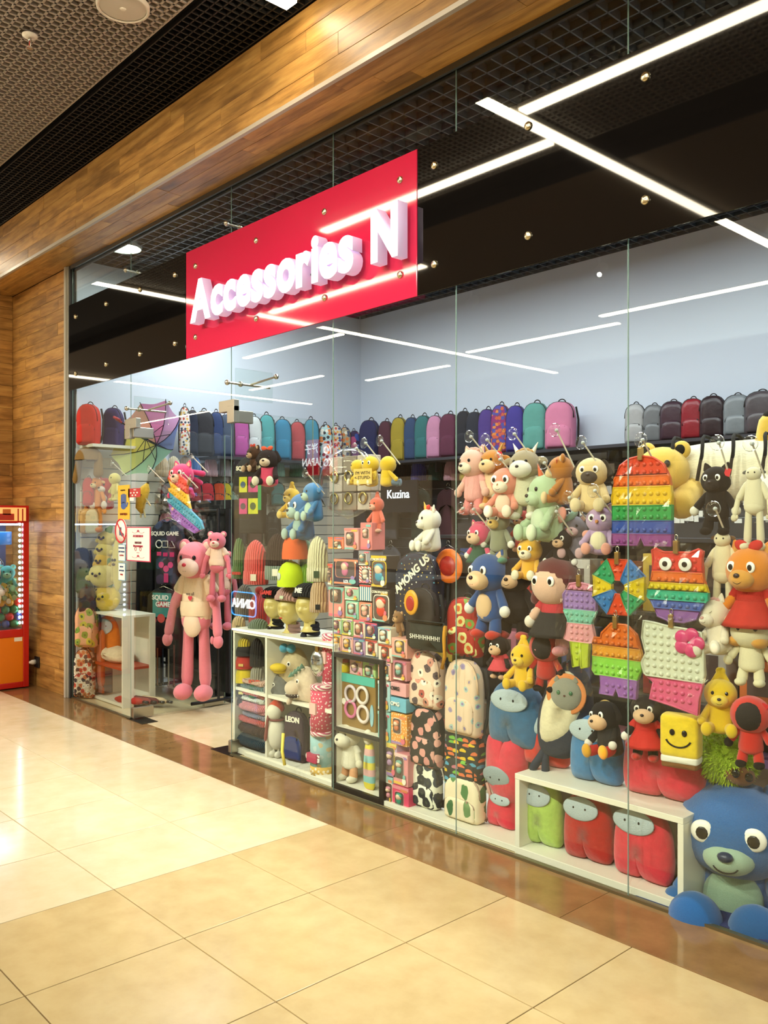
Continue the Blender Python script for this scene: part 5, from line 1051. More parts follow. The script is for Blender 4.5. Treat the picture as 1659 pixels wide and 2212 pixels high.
# silver face mask
P, w, h, t = fit((673, 1402, 702, 1462), .09, 0, .2)
o = thing('party_mask', 'shiny silver face mask hanging from a clip', 'mask', P, R(20)); mk = lathe('mask', sphere_prof(14), 24, False)
for v in mk.vertices:
    x, y, z = v.co; fr = max(0, -y)
    v.co.y = min(y, .05) - .25 * fr * math.exp(-(x / .18) ** 2 - ((z + .1) / .25) ** 2) + .12 * fr * (math.exp(-((x - .4) / .2) ** 2 - ((z - .25) / .12) ** 2) + math.exp(-((x + .4) / .2) ** 2 - ((z - .25) / .12) ** 2))
obj('face', mk, mat('#d8d8d6', 'chrome', .18), o, (0, 0, h * .5), (w * .5, w * .35, h * .5)); obj('mouth', SMILE, EYEB, o, (0, -w * .34, h * .3), (w * .2, .02, w * .12)); obj('clip', RBOX, CLIPM, o, (0, -.01, h * 1.03), (.02, .02, .05))
for s in (-1, 1): obj('eye_slot', SPHL, EYEB, o, (s * w * .2, -w * .3, h * .63), (w * .09, .01, w * .03))
# white shelf unit with hats
HU, HW = unit('hat_shelf', 'white open shelf unit with hats and scarves beside the doorway', 503, 722, 0, .05, .38)
xd = onY(572, 1500, D + .05)[0].x - HU.location.x; zt_ = onY(503, 1356, D + .05)[0].z; zm_ = onY(620, 1512, D + .05)[0].z
boxp(HU, 'top_board', LAM, -HW / 2, HW / 2, 0, .38, zt_ - .03, zt_, .002); boxp(HU, 'bottom_board', LAM, -HW / 2, HW / 2, 0, .38, .005, .04, .002)
for xx in (-HW / 2, xd, HW / 2 - .02): boxp(HU, 'upright', LAM, xx, xx + .02, .001, .38, .04, zt_ - .03, .002)
boxp(HU, 'back_board', mat('#d9d6c8', 'satin'), -HW / 2, HW / 2, .37, .38, .04, zt_ - .03); boxp(HU, 'shelf', LAM, xd + .02, HW / 2 - .02, .01, .37, zm_ - .02, zm_); boxp(HU, 'shelf', LAM, -HW / 2 + .02, xd, .01, .37, zm_ - .02, zm_)
boxp(HU, 'light_strip', mat('#fff6f0', 'emit', 1.2), -HW / 2, HW / 2, -.012, 0, zt_ - .012, zt_ - .002)
# stacked beanies in the left column of the shelf
def stk(lb, bb, col, **k): return beanie(lb, bb, .115, col, **k)
stk('yellow knit hat on the top of the hat stack', (512, 1378, 540, 1398), '#d8bc2c'); stk('black hat under the yellow one in the stack', (507, 1392, 546, 1416), '#26221f', kind='cloth'); stk('red hat with a small print in the stack', (505, 1410, 545, 1444), '#b82a1c', kind='cloth', badge='#c8a85c'); stk('plain yellow hat in the stack', (505, 1438, 545, 1474), '#d8bf22', kind='cloth'); stk('black hat with a cream figure at the bottom of the stack', (505, 1468, 545, 1504), '#26231f', kind='cloth', badge='#d8cf8c')
stk('dark grey knit hat at the top of the second stack', (540, 1378, 570, 1440), '#2a2724'); stk('grey ribbed hat with red lettering on its cuff', (541, 1436, 571, 1476), '#8a8674', cuff='#8f8a78', text=('SQUID', .22, '#c8503c')); cap('green cap with a curled peak at the end of the second stack', (538, 1468, 574, 1520), .12, '#1f5a30', 25)
# folded scarves
def scarf(lb, z, h_, col, dx, w_, m=None, droop=0.0):
    x = (onY(505, 1500, D + .06)[0].x + onY(571, 1500, D + .06)[0].x) / 2
    o = thing('folded_scarf', lb, 'scarf', (x + dx, D + .2, z)); mm = m or mat(col, 'knit')
    obj('fold', puff(rrect(w_, h_, h_ * .48, 4), .24, .2, 6, 2.4, 'fold', .004), mm, o); obj('fold_edge', tube_mesh([(-w_ * .46, -.1, h_ * .5), (-w_ * .2, -.125, h_ * .45), (w_ * .2, -.125, h_ * .5), (w_ * .46, -.1, h_ * .55)], h_ * .3, 8), mm, o)
x_ = .33
for (lb, z, h_, col, dx, w_) in (('teal knit scarf folded at the bottom of the scarf pile', .042, .09, '#1c3c4c', 0, .36), ('dark brown knit scarf folded above the teal one', .132, .07, '#35201c', 0, .35), ('red folded scarf in the middle of the pile', .202, .045, '#b8302c', -.01, .35), ('grey blue folded scarf under the thick pink one', .247, .03, '#6a6a80', .02, .3), ('thick pink cable knit scarf in the pile', .277, .07, '#c86a72', 0, .37), ('white folded scarf above the thick pink one', .347, .035, '#d4dcd0', -.01, .31), ('orange red folded scarf in the pile', .382, .045, '#b84a34', .01, .33), ('grey green folded scarf near the top of the pile', .427, .03, '#4c6c6a', -.02, .33), ('pale peach folded scarf on the top of the pile', .457, .035, '#d4a890', 0, .27)):
    scarf(lb, z, h_, col, dx, w_)
stk('dark grey fluffy hat on top of the scarf pile', (510, 1502, 545, 1522), '#2c2826')
# animal hats and toys in the right column
P, t = onY(622, 1500, D + .14)
def ahat(lb, bb, col, eye_, beak_=None, teeth=None, crest=None, pom=None, dy=.16, rot=-10):
    P, w, h, t = fit(bb, dy, rot, .3); o = thing('animal_hat', lb, 'hat', P, R(rot)); M = mat(col, 'plush')
    obj('crown', puff(smooth_closed([(-.5 * w, .1 * h), (0, 0), (.5 * w, .05 * h), (.48 * w, .6 * h), (.2 * w, 1.0 * h), (-.15 * w, .92 * h), (-.45 * w, .55 * h)], 4), w * .55, 1, 8, 2.2), M, o)
    for s in (-1, 1):
        limb(o, 'ear_flap', (s * .4 * w, .02, .3 * h), (s * .5 * w, -.04, -.1 * h), .08 * w, M)
    e = obj('eye', SPH, EYEW, o, (-.05 * w, -.26 * w, .6 * h), (.06 * w, .03 * w, .075 * w)); obj('pupil', SPHL, EYEB, e, (0, -.7, 0), (.6, .5, .6))
    if beak_: obj('beak', SPH, mat(beak_, 'cloth'), o, (-.36 * w, -.34 * w, .5 * h), (.26 * w, .2 * w, .12 * h)); obj('lower_bill', SPH, mat(beak_, 'cloth'), o, (-.34 * w, -.3 * w, .4 * h), (.2 * w, .15 * w, .07 * h))
    if teeth:
        obj('snout', SPH, M, o, (-.3 * w, -.16 * w, .36 * h), (.3 * w, .26 * w, .24 * h)); obj('mouth', SPH, mat('#3a2a24', 'cloth'), o, (-.28 * w, -.2 * w, .18 * h), (.26 * w, .22 * w, .08 * h))
        for k in range(7): obj('tooth', CONE, EYEW, o, (-.52 * w + k * .08 * w, -.26 * w - .12 * w * math.sin(math.pi * k / 6), .22 * h), (.03 * w, .02 * w, .1 * h), rot=(R(180), 0, 0))
    if crest:
        for k in range(4): obj('crest', CONE, mat(crest, 'cloth'), o, ((-.3 + k * .14) * w, -.05, (.72 + .09 * k) * h), (.05 * w, .03, .14 * h))
    if pom:
        for s in (-1, 1): obj('pompom', SPH, mat(pom, 'plush'), o, (s * .12 * w - .1 * w, -.05, 1.02 * h), (.14 * w,) * 3)
ahat('beige plush duck hat with yellow beak and two blue pompoms', (598, 1400, 672, 1480), '#c8b48c', 1, '#d8b82c', pom='#4f9cb8', dy=.2, rot=28); ahat('grey plush shark hat with a row of white teeth', (576, 1455, 628, 1510), '#6c6c68', 1, teeth=True, dy=.14, rot=15); ahat('cream plush dinosaur hat with mint crest and teeth', (624, 1440, 690, 1515), '#d9c4a8', 1, teeth=True, crest='#7fa894', dy=.1, rot=12)
P, w, h, t = fit((574, 1530, 620, 1662), .1, 0, .7); P.z = .042
o = thing('snowman_figure', 'white fluffy snowman figure in a red hat and scarf', 'figure', P, R(18)); SN = mat('#e2ddca', 'plush')
obj('body', SPH, SN, o, (0, 0, .4 * h), (.52 * w, .46 * w, .28 * h)); obj('head', SPH, SN, o, (0, -.02, .75 * h), (.42 * w, .38 * w, .14 * h)); obj('hat', lathe('hat', [(.43 * w, 0), (.44 * w, .03 * h), (.36 * w, .08 * h), (.16 * w, .16 * h), (.02 * w, .22 * h)], 20, False), mat('#b83a1c', 'plush'), o, (0, 0, .79 * h), rot=(R(8), R(14), 0))
obj('scarf', RING, mat('#c0321c', 'knit'), o, (0, 0, .62 * h), (.38 * w, .36 * w, .25 * w)); limb(o, 'scarf_end', (-.28 * w, -.05, .6 * h), (-.42 * w, -.05, .28 * h), .09 * w, mat('#c0321c', 'knit')); obj('nose', CONE, mat('#dc7c2c', 'satin'), o, (0, -.38 * w, .74 * h), (.04 * w, .04 * w, .14 * w), rot=(R(100), 0, 0))
for s in (-1, 1):
    obj('eye', SPHL, EYEB, o, (s * .14 * w, -.38 * w, .79 * h), (.03 * w,) * 3); obj('foot', SPH, SN, o, (s * .18 * w, -.1 * w, .05 * h), (.17 * w, .26 * w, .055 * h)); rod(o, 'leg', (s * .16 * w, 0, .05 * h), (s * .14 * w, 0, .2 * h), .07 * w, SN)
o = backpack('two tone brown and blue backpack with bold cream lettering', (610, 1530, 672, 1690), .14, 10, mat('#3a2a34', 'cloth'), '#2a2028', m2=mat('#1c2f6c', 'cloth'), k=.45, text=[('LEON', .14, .8, '#efe9d8', 0)], zb=.042)
obj('key_strap', tube_mesh([(.08, -.2, .22), (.09, -.22, .12), (.11, -.22, .04)], .01, 6), mat('#d8cf5c', 'cloth'), o)
# mannequin heads with hats, scarves on the shelf top
for (lb, px, py, hp, dy, rt, lips, hl, hc, kw) in (('yellowish mannequin head in a black hood and black and red beanie', 592, 1308, 58, .22, 16, None, 'black beanie with red print on the leftmost mannequin head', '#1c1818', dict(text=('GAME', .4, '#c02a20'))),
    ('yellowish mannequin head with red lips in a pink ribbed beanie', 626, 1316, 68, .17, 12, '#b8281c', 'pink ribbed beanie on the red lipped mannequin head', '#c08c80', dict(cuff='#c49186', badge='#b8c0a0')), ('yellowish mannequin head in a charcoal beanie and dark scarf', 666, 1310, 72, .14, 16, None, 'charcoal beanie with pale lettering on the right mannequin head', '#2c2c2e', dict(cuff='#2c2c2e', text=('ME', .4, '#d8d4cc')))):
    mr, mp, ms = mannequin(lb, px, py, hp, dy, rt, lips); hat_on(mp, ms, rt, hl, hc, **kw)
def neckscarf(lb, px, py, rpx, dy, col, hp):
    P, t = onY(px, py, D + dy); r = rpx * t / FPX; o = thing('scarf', lb, 'scarf', P); m = mat(col, 'knit')
    for k in range(3): obj('wrap', RING, m, o, (0, .02, k * hp * t / FPX / 3), (r * (1 - .05 * k), r * .95 * (1 - .05 * k), r * 1.5), rot=(R(6 * (k - 1)), R(8), 0))
    obj('tail_end', puff(rrect(r * .9, r * 1.3, .02), .03, .3, 4, 2.2, 'tail_end', .004), m, o, (-r * .3, -r * .85, -r * 1.2))
neckscarf('pink knitted scarf under the red lipped mannequin head', 629, 1368, 14, .17, '#c89080', 26); neckscarf('charcoal knitted scarf under the right mannequin head', 669, 1366, 15, .15, '#2b2c36', 24); neckscarf('black knitted scarf under the leftmost mannequin head', 594, 1356, 13, .22, '#1c1a1a', 26)
for (lb, bb, dy, col, kw) in (('green beanie with red lettering on its cuff by the door glass', (503, 1162, 530, 1250), .14, '#3c6a2c', dict(cuff='#3c6a2c', point=1, text=('nnnn', .12, '#c04030'))), ('coral cable knit beanie hanging from a clip', (528, 1166, 577, 1262), .12, '#dc4a44', dict(cuff='#df5048', badge='#d8c8b4')), ('dark brown beanie with grey cuff beside the coral one', (574, 1152, 624, 1252), .18, '#33241f', dict(cuff='#7c8a78', badge='#e6e0cc')),
    ('cream beanie with a dark printed badge at the right of the hats', (664, 1158, 709, 1256), .11, '#dcd4a8', dict(cuff='#ddd5ac', badge='#3c4a30')), ('tan beanie with a black label at the right of the hats', (670, 1248, 708, 1322), .1, '#c4a076', dict(cuff='#c4a076', badge='#1c1a18')), ('mint green beanie behind the cream one', (648, 1165, 676, 1250), .22, '#8fc09c', dict(cuff='#74a860')), ('lime green beanie under the mint one', (644, 1216, 680, 1272), .2, '#86b02c', dict(cuff='#7aa626')),
    ('red cable knit beanie with pompom on the shelf top', (538, 1268, 582, 1352), .24, '#b02a18', dict(pom='#a8241a')), ('grey brown fluffy hat behind the red pompom beanie', (508, 1262, 548, 1340), .3, '#5c4c40', dict()), ('tan beanie with small label at the shelf top left corner', (502, 1330, 530, 1362), .14, '#c0a06c', dict(badge='#6a5a3c')), ('green flecked knit cuff hat on the shelf top', (536, 1336, 580, 1368), .16, '#5c6a50', dict())):
    beanie(lb, bb, dy, col, **kw)
cap('orange cap hanging above the lime one', (610, 1150, 664, 1232), .14, '#d8591c', -60); cap('neon lime cap with a pale shield badge', (600, 1212, 656, 1290), .12, '#c4d81c', -10, badge='#c8ccc4', brim='#d2e61e')
# ================================================================ MIDDLE WINDOW HANGING TOYS
PB = dict(c2='#e2d48c')
P_('capsule_plush', 'left of three plain yellow capsule shaped plush toys', 'plush toy', (757, 992, 790, 1048), .14, -40, 'sit', '#d9b41c', ear='none', muzzle=False, nose=None, hs=1.05)
o = P_('capsule_plush', 'middle yellow capsule plush holding a card reading I AM WITH STUPID', 'plush toy', (782, 984, 820, 1050), .12, 10, 'sit', '#dcb81e', ear='none', muzzle=False, nose=None, eye='white', hs=1.05)
obj('card', UBOX, mat('#d8b45a', 'card'), o, (0, -.42, .3), (.75, .02, .5)); lettering(o, "I'M WITH\n<-STUPID-", .15, (0, -.435, .33), mat('#1c1810', 'plain'), ext=.004)
P_('capsule_plush', 'large right one of three plain yellow capsule plush toys seen from behind', 'plush toy', (812, 984, 862, 1050), .13, 150, 'sit', '#dab31a', ear='none', muzzle=False, nose=None, pants='#5a7488', shoe='#5a7488', hs=1.05)
for (px, py, wh) in ((766, 968, 'the left yellow capsule plush'), (786, 957, 'the middle yellow capsule plush'), (820, 952, 'the large yellow capsule plush'), (659, 1022, 'the small blue plush')): hook(px, py, wh, drop=.12, dpx=.03)
P_('blue_bear_plush', 'blue plush bear with pale eye patches above the hats', 'plush toy', (612, 1068, 700, 1165), .16, -10, 'sit', '#2c6ca0', c2='#a8c0b4', eye='white', hs=1.2, ear='flop', belly='#9cb8ac')
P_('blue_bear_plush', 'small blue plush with long side ears under a suction cup', 'plush toy', (650, 1040, 706, 1125), .12, -15, 'sit', '#3c7cae', c2='#b4ccb8', eye='dot', ear='side', belly='#b0ccb4')
P_('yellow_rabbit_plush', 'yellow plush with black tipped long ears behind the blue bear', 'plush toy', (600, 1052, 662, 1120), .3, 10, 'sit', '#d8b02c', c2='#e0c060', ear='long', ec='#d8b02c')
P_('dog_plush', 'plush dog in a pink dress with an orange bow by the black T-shirt', 'plush toy', (548, 968, 612, 1050), .12, 30, 'sit', '#2a2020', c2='#dcc0a0', ear='flop', shirt='#cc3c5c', bow='#d8502c', shoe='#e0d2b4')
P_('dog_plush', 'brown plush dog with a red bow at the top of the black T-shirt', 'plush toy', (528, 962, 572, 1020), .2, 0, 'sit', '#4a3020', c2='#c8a078', ear='round', bow='#c8341c')
o = thing('donut_display', 'round clear bag of small pale boxes behind the glass joint', 'gift bag', onY(752, 1120, D + .25)[0])
for k in range(9): obj('box', RBOX, mat(['#b4a89c', '#8c7f70', '#c2b6a6'][k % 3], 'card'), o, ((k % 3 - 1) * .13, .05, .1 + (k // 3) * .11), (.12, .08, .1))
for k in range(6): obj('bow', RING, mat('#c8b46c', 'metal'), o, ((k % 3 - 1) * .13, -.0, .12 + (k // 3) * .13), (.03, .03, .03), rot=(R(90), 0, 0))
obj('clear_bag', puff(ellipse(.5, .42, 20, .21), .22, 1, 8, 2, 'bag', .006), PLASTIC, o)
P_('pink_doll_plush', 'small coral pink plush doll hanging beside the clear gift bag', 'plush toy', (798, 1072, 832, 1150), .15, 0, 'stand', '#d8644c', c2='#e0a890', ear='long')
# ---------------------------------------------------------------- door area: clothes, long pink plush
BLKC = mat('#15141a', 'cloth')
tee('black T-shirt with white lettering and four bright squares', (500, 985, 592, 1152), .2, '#14120f', [ptext('SQUIT GAME', .075, .84, '#e6dcc0', -.02), prect(-.17, .63, .2, .2, '#c8c42c'), prect(.08, .63, .24, .2, '#c8407c'), prect(-.17, .35, .2, .2, '#c83c7c'), prect(.08, .35, .24, .2, '#cccc2c'), prect(.24, .5, .08, .4, '#2c8c4c'), pdisc(-.17, .63, .06, '#4a5c74', -.031), pdisc(.08, .63, .07, '#3c4a34', -.031), pdisc(-.17, .35, .06, '#4c4050', -.031), pdisc(.08, .35, .07, '#4a5a34', -.031)], rot=15)
# clothes rack with hoodies just inside the doorway
RK = thing('clothes_rack', 'black metal clothes rack standing inside the doorway', 'clothes rack', (-6.6, 3.82, 0)); BM = mat('#1a1a1c', 'satin', .4)
boxp(RK, 'back_panel', mat('#17171c', 'cloth'), -.56, .5, .07, .09, .1, 1.62)
for xx in (-.5, .45):
    rod(RK, 'post', (xx, 0, .05), (xx, 0, 1.62), .014, BM); rod(RK, 'foot', (xx, -.25, .05), (xx, .25, .05), .014, BM)
rod(RK, 'top_rail', (-.5, 0, 1.6), (.45, 0, 1.6), .014, BM); rod(RK, 'low_rail', (-.5, 0, .25), (.45, 0, .25), .012, BM)
WH = '#e8e4e0'
tee('dark blue tie dyed T-shirt printed with a white circle, square and triangle', (322, 1122, 404, 1262), .62, '#1c2034', [ptext('SQUID GAME', .085, .78, WH, -.03), pring(20, -.19, .62, .085, WH), pring(4, -.02, .62, .1, WH, 45), pring(3, .16, .6, .1, WH, 90), prect(-.19, .47, .12, .06, '#c0286a'), prect(-.02, .46, .12, .06, '#c0286a'), prect(.16, .46, .12, .07, '#c0286a'), pdisc(-.13, .3, .07, '#c8407c'), pdisc(.12, .3, .07, '#c8407c'), pdisc(0, .24, .075, '#c8407c'), prect(0, .1, .12, .14, '#b8306c')], rot=25, m=pat('tiedye', '#17182a', ['#2c3a5c', '#3c2c4c', '#22304c'], 9, 0, .42))
tee('black hoodie printed with white words over a teal picture', (312, 1270, 396, 1400), .6, '#121114', [prect(0, .72, .5, .4, '#3c8480', -.027), ptext('SQUID', .11, .84, WH, -.04), ptext('GAME', .11, .73, WH, .03), prect(.03, .73, .3, .1, '#b83a4c', -.0275), pdisc(-.02, .5, .1, '#c84a44'), pdisc(-.2, .46, .06, '#a83a3c'), pdisc(.16, .46, .06, '#a83a3c'), prect(0, .32, .56, .3, '#2a2024')], rot=25, long=True, name='hoodie', cat='hoodie')
for k in range(6): tee('black hanging garment on the rack behind the printed shirts', (292 + k * 20, 1180, 332 + k * 20, 1420), .71 + .02 * (k % 2), '#131217', rot=60, long=True, name='hoodie', cat='hoodie', group='black garments on the rack')
for k in range(7):
    c = ['#8c2c3c', '#b85a6c', '#22202a', '#c87c4c', '#2a3a5c', '#c8c0b0', '#7c3a30'][k]; P, t = onY(304 + k * 12, 1492, D + .62)
    o = thing('belt', ['dark red', 'rose pink', 'black', 'tan', 'navy', 'white', 'brown'][k] + ' belt hanging low on the clothes rack', 'belt', P); L = (.34 + .07 * (k % 3)); obj('strap', box_mesh(.02, .004, L, .001), mat(c, 'leather'), o, (0, 0, .05 + L / 2)); obj('buckle', RING, mat('#b8b4a8', 'metal'), o, (0, 0, .05), (.016, .02, .016), rot=(R(90), 0, 0))
PINK = '#dc7c88'
P_('long_limb_plush', 'tall pink long limbed plush in a cream T-shirt hanging in the doorway', 'plush toy', (378, 1168, 470, 1510), .5, 30, 'long', PINK, c2='#e8cdb8', ear='round', shirt='#e6d2ae', belly='#e9d3b4', hs=1.1, wf=.88, eye='dot', nose='#b8283c', mz=1.2, print_=[('we all', .028, .67, '#2a1a1c'), ('♥', .03, .64, '#c03040')])
P_('long_limb_plush', 'smaller pink long limbed plush hanging behind the tall pink one', 'plush toy', (438, 1150, 500, 1300), .55, 40, 'long', '#d9727f', c2='#e8cdb8', ear='round', shirt='#e3c8ac', hs=1.15, nose='#b8283c')
P_('long_limb_plush', 'third pink long limbed plush half hidden behind the other two', 'plush toy', (448, 1190, 512, 1360), .75, 40, 'long', '#cf6b7a', c2='#e0c0b0', ear='round', shirt='#dcc0a8', nose='#b8283c')
# ---------------------------------------------------------------- left window bay
# umbrella, open side towards the mall
P, t = onY(338, 962, D + .55); ru = 92 * t / FPX
o = thing('umbrella', 'open pastel rainbow umbrella hung high in the left bay', 'umbrella', P)
ax = Vector((.32, -.86, .34)).normalized(); o.rotation_mode = 'QUATERNION'; o.rotation_quaternion = Vector((0, 0, 1)).rotation_difference(ax)
UC = ['#7c90d0', '#c89cc8', '#dc84b4', '#dc9c84', '#d8cc5c', '#c8d078', '#a8d0a8', '#9cd0c0']
for k in range(8):
    v, f = [], []; n = 6; a0, a1 = 2 * math.pi * k / 8, 2 * math.pi * (k + 1) / 8
    for i in range(n + 1):
        q = i / n
        for j in range(7):
            u = j / 6; a = a0 + (a1 - a0) * u; sc = 1 - .12 * math.sin(math.pi * u) * q ** 2; r = ru * q * sc
            v.append((r * math.cos(a), r * math.sin(a), .42 * ru * q * q - .03 * ru * math.sin(math.pi * u) * q))
    for i in range(n):
        for j in range(6): b2 = i * 7 + j; f.append((b2, b2 + 1, b2 + 8, b2 + 7))
    obj('canopy_panel', new_mesh('canopy_panel', v, f), mat(UC[k], 'sheer'), o)
    obj('rib', tube_mesh([(ru * q * math.cos(a0), ru * q * math.sin(a0), .42 * ru * q * q + .004) for q in (0, .25, .5, .75, 1.02)], .0035, 5), mat('#2a2624', 'metal'), o)
    rod(o, 'stretcher', (ru * .5 * math.cos(a0), ru * .5 * math.sin(a0), .11 * ru), (0, 0, .38 * ru), .003, mat('#2a2624', 'metal'))
rod(o, 'shaft', (0, 0, -.04), (0, 0, 1.25 * ru), .006, mat('#2a2624', 'metal')); obj('runner', CYL, mat('#1c1a1a', 'satin'), o, (0, 0, .34 * ru), (.014, .014, .06))
obj('handle', tube_mesh([(0, 0, 1.22 * ru), (0, 0, 1.4 * ru), (.02, 0, 1.5 * ru), (.05, 0, 1.5 * ru), (.065, 0, 1.42 * ru)], .011, 8), mat('#a82838', 'gloss'), o)
P_('banana_plush', 'pale yellow banana shaped plush under the umbrella', 'plush toy', (234, 1020, 264, 1082), .13, 0, 'stand', '#d8c870', c2='#d8c870', ear='none', muzzle=False, nose=None)
def banana(lb, bb, dy, col, roll=0.0):
    P, w, h, t = fit(bb, dy, 40, .5); o = thing('banana_plush', lb, 'plush toy', P, R(30)); M = mat(col, 'plush')
    obj('peel', tube_mesh([(-.12 * h, 0, .02 * h), (-.2 * h, 0, .2 * h), (-.16 * h, 0, .5 * h), (-.02 * h, 0, .8 * h), (.06 * h, 0, .97 * h)], [.06 * h, .15 * h, .19 * h, .16 * h, .04 * h], 12), M, o); obj('stalk', SPHL, mat('#4c3a1c', 'cloth'), o, (.07 * h, 0, .98 * h), (.04 * h, .04 * h, .05 * h))
    for s in (-1, 1): limb(o, 'leg', (-.1 * h + s * .06 * h, -.04 * h, .1 * h), (-.06 * h + s * .08 * h, -.06 * h, -.12 * h), .03 * h, mat('#e0d09c', 'plush')); limb(o, 'arm', (-.08 * h + s * .14 * h, -.05 * h, .45 * h), (s * .24 * h, -.1 * h, .25 * h), .025 * h, mat('#e0d09c', 'plush'))
    o2 = [obj('eye', SPHL, EYEB, o, (-.1 * h + s * .05 * h, -.18 * h, .6 * h), (.015 * h,) * 3) for s in (-1, 1)]
banana('yellow banana plush with thin legs beside the hours sign', (296, 1042, 334, 1110), .13, '#dcae34')
P_('pink_hedgehog_plush', 'hot pink plush hedgehog hanging above the rainbow plane popper', 'plush toy', (362, 1002, 428, 1105), .16, 20, 'stand', '#cf3468', c2='#e0bc98', ear='cat', spikes='#cf3468', eye='white', shirt='#3c3c34', pants='#d8cdb8', hs=1.15)
PLN = [(-.5, .9), (-.44, 1.0), (-.05, .98), (.0, .72), (.16, .45), (.42, .42), (.5, .3), (.36, .08), (.1, .02), (-.2, .0), (-.42, .28), (-.34, .36), (-.44, .52), (-.38, .6), (-.5, .72)]
popit('rainbow aeroplane shaped bubble popper in the left door bay', (346, 1035, 436, 1132), .1, bands(PLN, ['#d84432', '#dcb42c', '#3c9cb4', '#8c5cb0'], [1, .72, .48, .24, 0]), pitch=.034, roll=24)
for (px, py, wh) in ((240, 1000, 'the pale banana plush'), (321, 1012, 'the yellow banana plush'), (413, 988, 'the hot pink hedgehog'), (392, 1022, 'the rainbow aeroplane popper')): hook(px, py, wh, drop=.1, dpx=.02)
# heap of yellow plush, shelf board, bean, backpacks
sx0, sx1 = onY(203, 1400, D + .14)[0].x, onY(270, 1400, D + .14)[0].x; sm_ = (sx0 + sx1) / 2; sh_ = (sx1 - sx0) / 2
LB = thing('side_shelf', 'narrow white shelf at the left end of the window', 'shelf unit', (sm_, D + .12, 0))
ztop = onY(225, 1322, D + .15)[0].z
boxp(LB, 'top_board', LAM, -sh_, sh_, 0, .28, ztop - .02, ztop, .002); boxp(LB, 'upright', LAM, sh_ - .02, sh_, 0, .1, 0, ztop - .02, .002); boxp(LB, 'upright', LAM, -sh_, -sh_ + .02, .18, .28, 0, ztop - .02, .002); boxp(LB, 'upright', LAM, sh_ - .02, sh_, .24, .28, 0, ztop - .02, .002); boxp(LB, 'shelf', mat('#a83a1c', 'satin'), -sh_ + .02, sh_ - .02, .01, .27, .3, .32); boxp(LB, 'back_board', LAM, -sh_, sh_, .28, .29, 0, ztop); boxp(LB, 'bottom_board', LAM, -sh_ + .02, sh_ - .02, .01, .27, .006, .03)
for (lb, bb, col, rl) in (('large yellow plush banana lying at the bottom of the heap', (192, 1262, 266, 1322), '#d8b63c', 78), ('pale yellow plush seal lying across the heap', (184, 1215, 262, 1270), '#dccb7c', 70), ('yellow plush chick in the middle of the heap', (200, 1190, 246, 1240), '#d9b23a', 20), ('cream plush lemon on the upper heap', (202, 1170, 250, 1208), '#d8c468', 10), ('pale yellow plush with a brown nose on top of the heap', (206, 1146, 254, 1182), '#d4bf68', 0), ('tall cream plush banana leaning on the right of the heap', (240, 1160, 268, 1278), '#d6c67a', 0)):
    P, w, h, t = fit(bb, .22, 30, .6); o = thing('fruit_plush', lb, 'plush toy', P, R(40)); M = mat(col, 'plush')
    obj('body', PILL, M, o, (0, 0, h * .5), (w, w * .75, h)); 
    for s in (-1, 1): obj('eye', SPHL, EYEB, o, (s * w * .12 - .02, -w * .36, h * .58), (.011, .008, .012)); obj('arm', SPH, M, o, (s * w * .42, -w * .16, h * .4), (w * .12, w * .1, h * .14))
    obj('nose', SPHL, mat('#5a3c20', 'cloth'), o, (-.02, -w * .39, h * .5), (.016, .01, .012)); obj('leaf', EAR, mat('#4c7c3c', 'cloth'), o, (w * .15, -w * .1, h * .97), (.07, .1, .08), rot=(0, R(40), 0))
bean('orange bean cushion in the narrow shelf at the left', (204, 1330, 260, 1432), .24, 35, '#dc7416', k=.4, up=.78, zmax=ztop - .03, zb=onY(232, 1432, D + .24)[0].z)
backpack('peach backpack printed with green pears at the left end', (160, 1300, 214, 1398), .32, 35, WML, '#6a4a2c', k=.5); zfix(backpack('white backpack crowded with red cartoon prints at the left end', (158, 1400, 208, 1512), .32, 35, ANI, '#3a2c28', k=.5), .01)
P, t = onY(232, 1445, D + .2); o = thing('fluffy_cushion', 'cream fluffy cushion in the narrow left shelf', 'cushion', (P.x, P.y + .06, .322)); obj('cover', puff(smooth_closed([(-.19, 0), (.19, 0), (.2, .08), (.1, .12), (-.12, .12), (-.2, .07)], 4), .22, 1, 8, 2.2, 'cover', .012), mat('#dfd0b0', 'plush'), o); obj('piping', tube_mesh([(-.2, -.02, .065), (0, -.11, .06), (.2, -.02, .07)], .008, 5), mat('#d8c8a4', 'cloth'), o)
P, t = onY(212, 1490, D + .15); o = thing('orange_scarf', 'orange scarf hanging beside the white cartoon backpack', 'scarf', P); obj('drape', puff(rrect(.12, .5, .03), .04, .3, 5, 2, 'drape', .008), mat('#c85a24', 'knit'), o, (0, .02, .02)); obj('fringe', UBOX, mat('#b84c1c', 'knit'), o, (0, .02, .0), (.11, .02, .05))
for k in range(4):
    o = thing('umbrella_roll', ['rolled red', 'rolled tartan', 'rolled maroon', 'rolled cream'][k] + ' folding umbrella lying on the floor of the left shelf', 'umbrella', (-6.62 + k * .04, D + .2 + .05 * k, .052 + .0 * k), R(20)); obj('roll', tube_mesh([(-.15, 0, 0), (-.1, 0, 0), (.1, 0, 0), (.15, 0, 0)], [.012, .03, .028, .01], 10), mat(['#a8281c', '#8c3a34', '#5c1c1c', '#c8b08c'][k], 'cloth'), o); obj('handle', tube_mesh([(.15, 0, 0), (.2, 0, 0)], .012, 8), mat('#2a2220', 'gloss'), o)
backpack('red quilted backpack at the top left of the left wall', (163, 868, 220, 962), .1, 35, mat('#c02a1c', 'cloth'), '#7c1410', k=.55); backpack('violet backpack beside the red quilted one', (220, 876, 270, 968), .3, 35, mat('#33285c', 'cloth'), '#1c1430', k=.5)
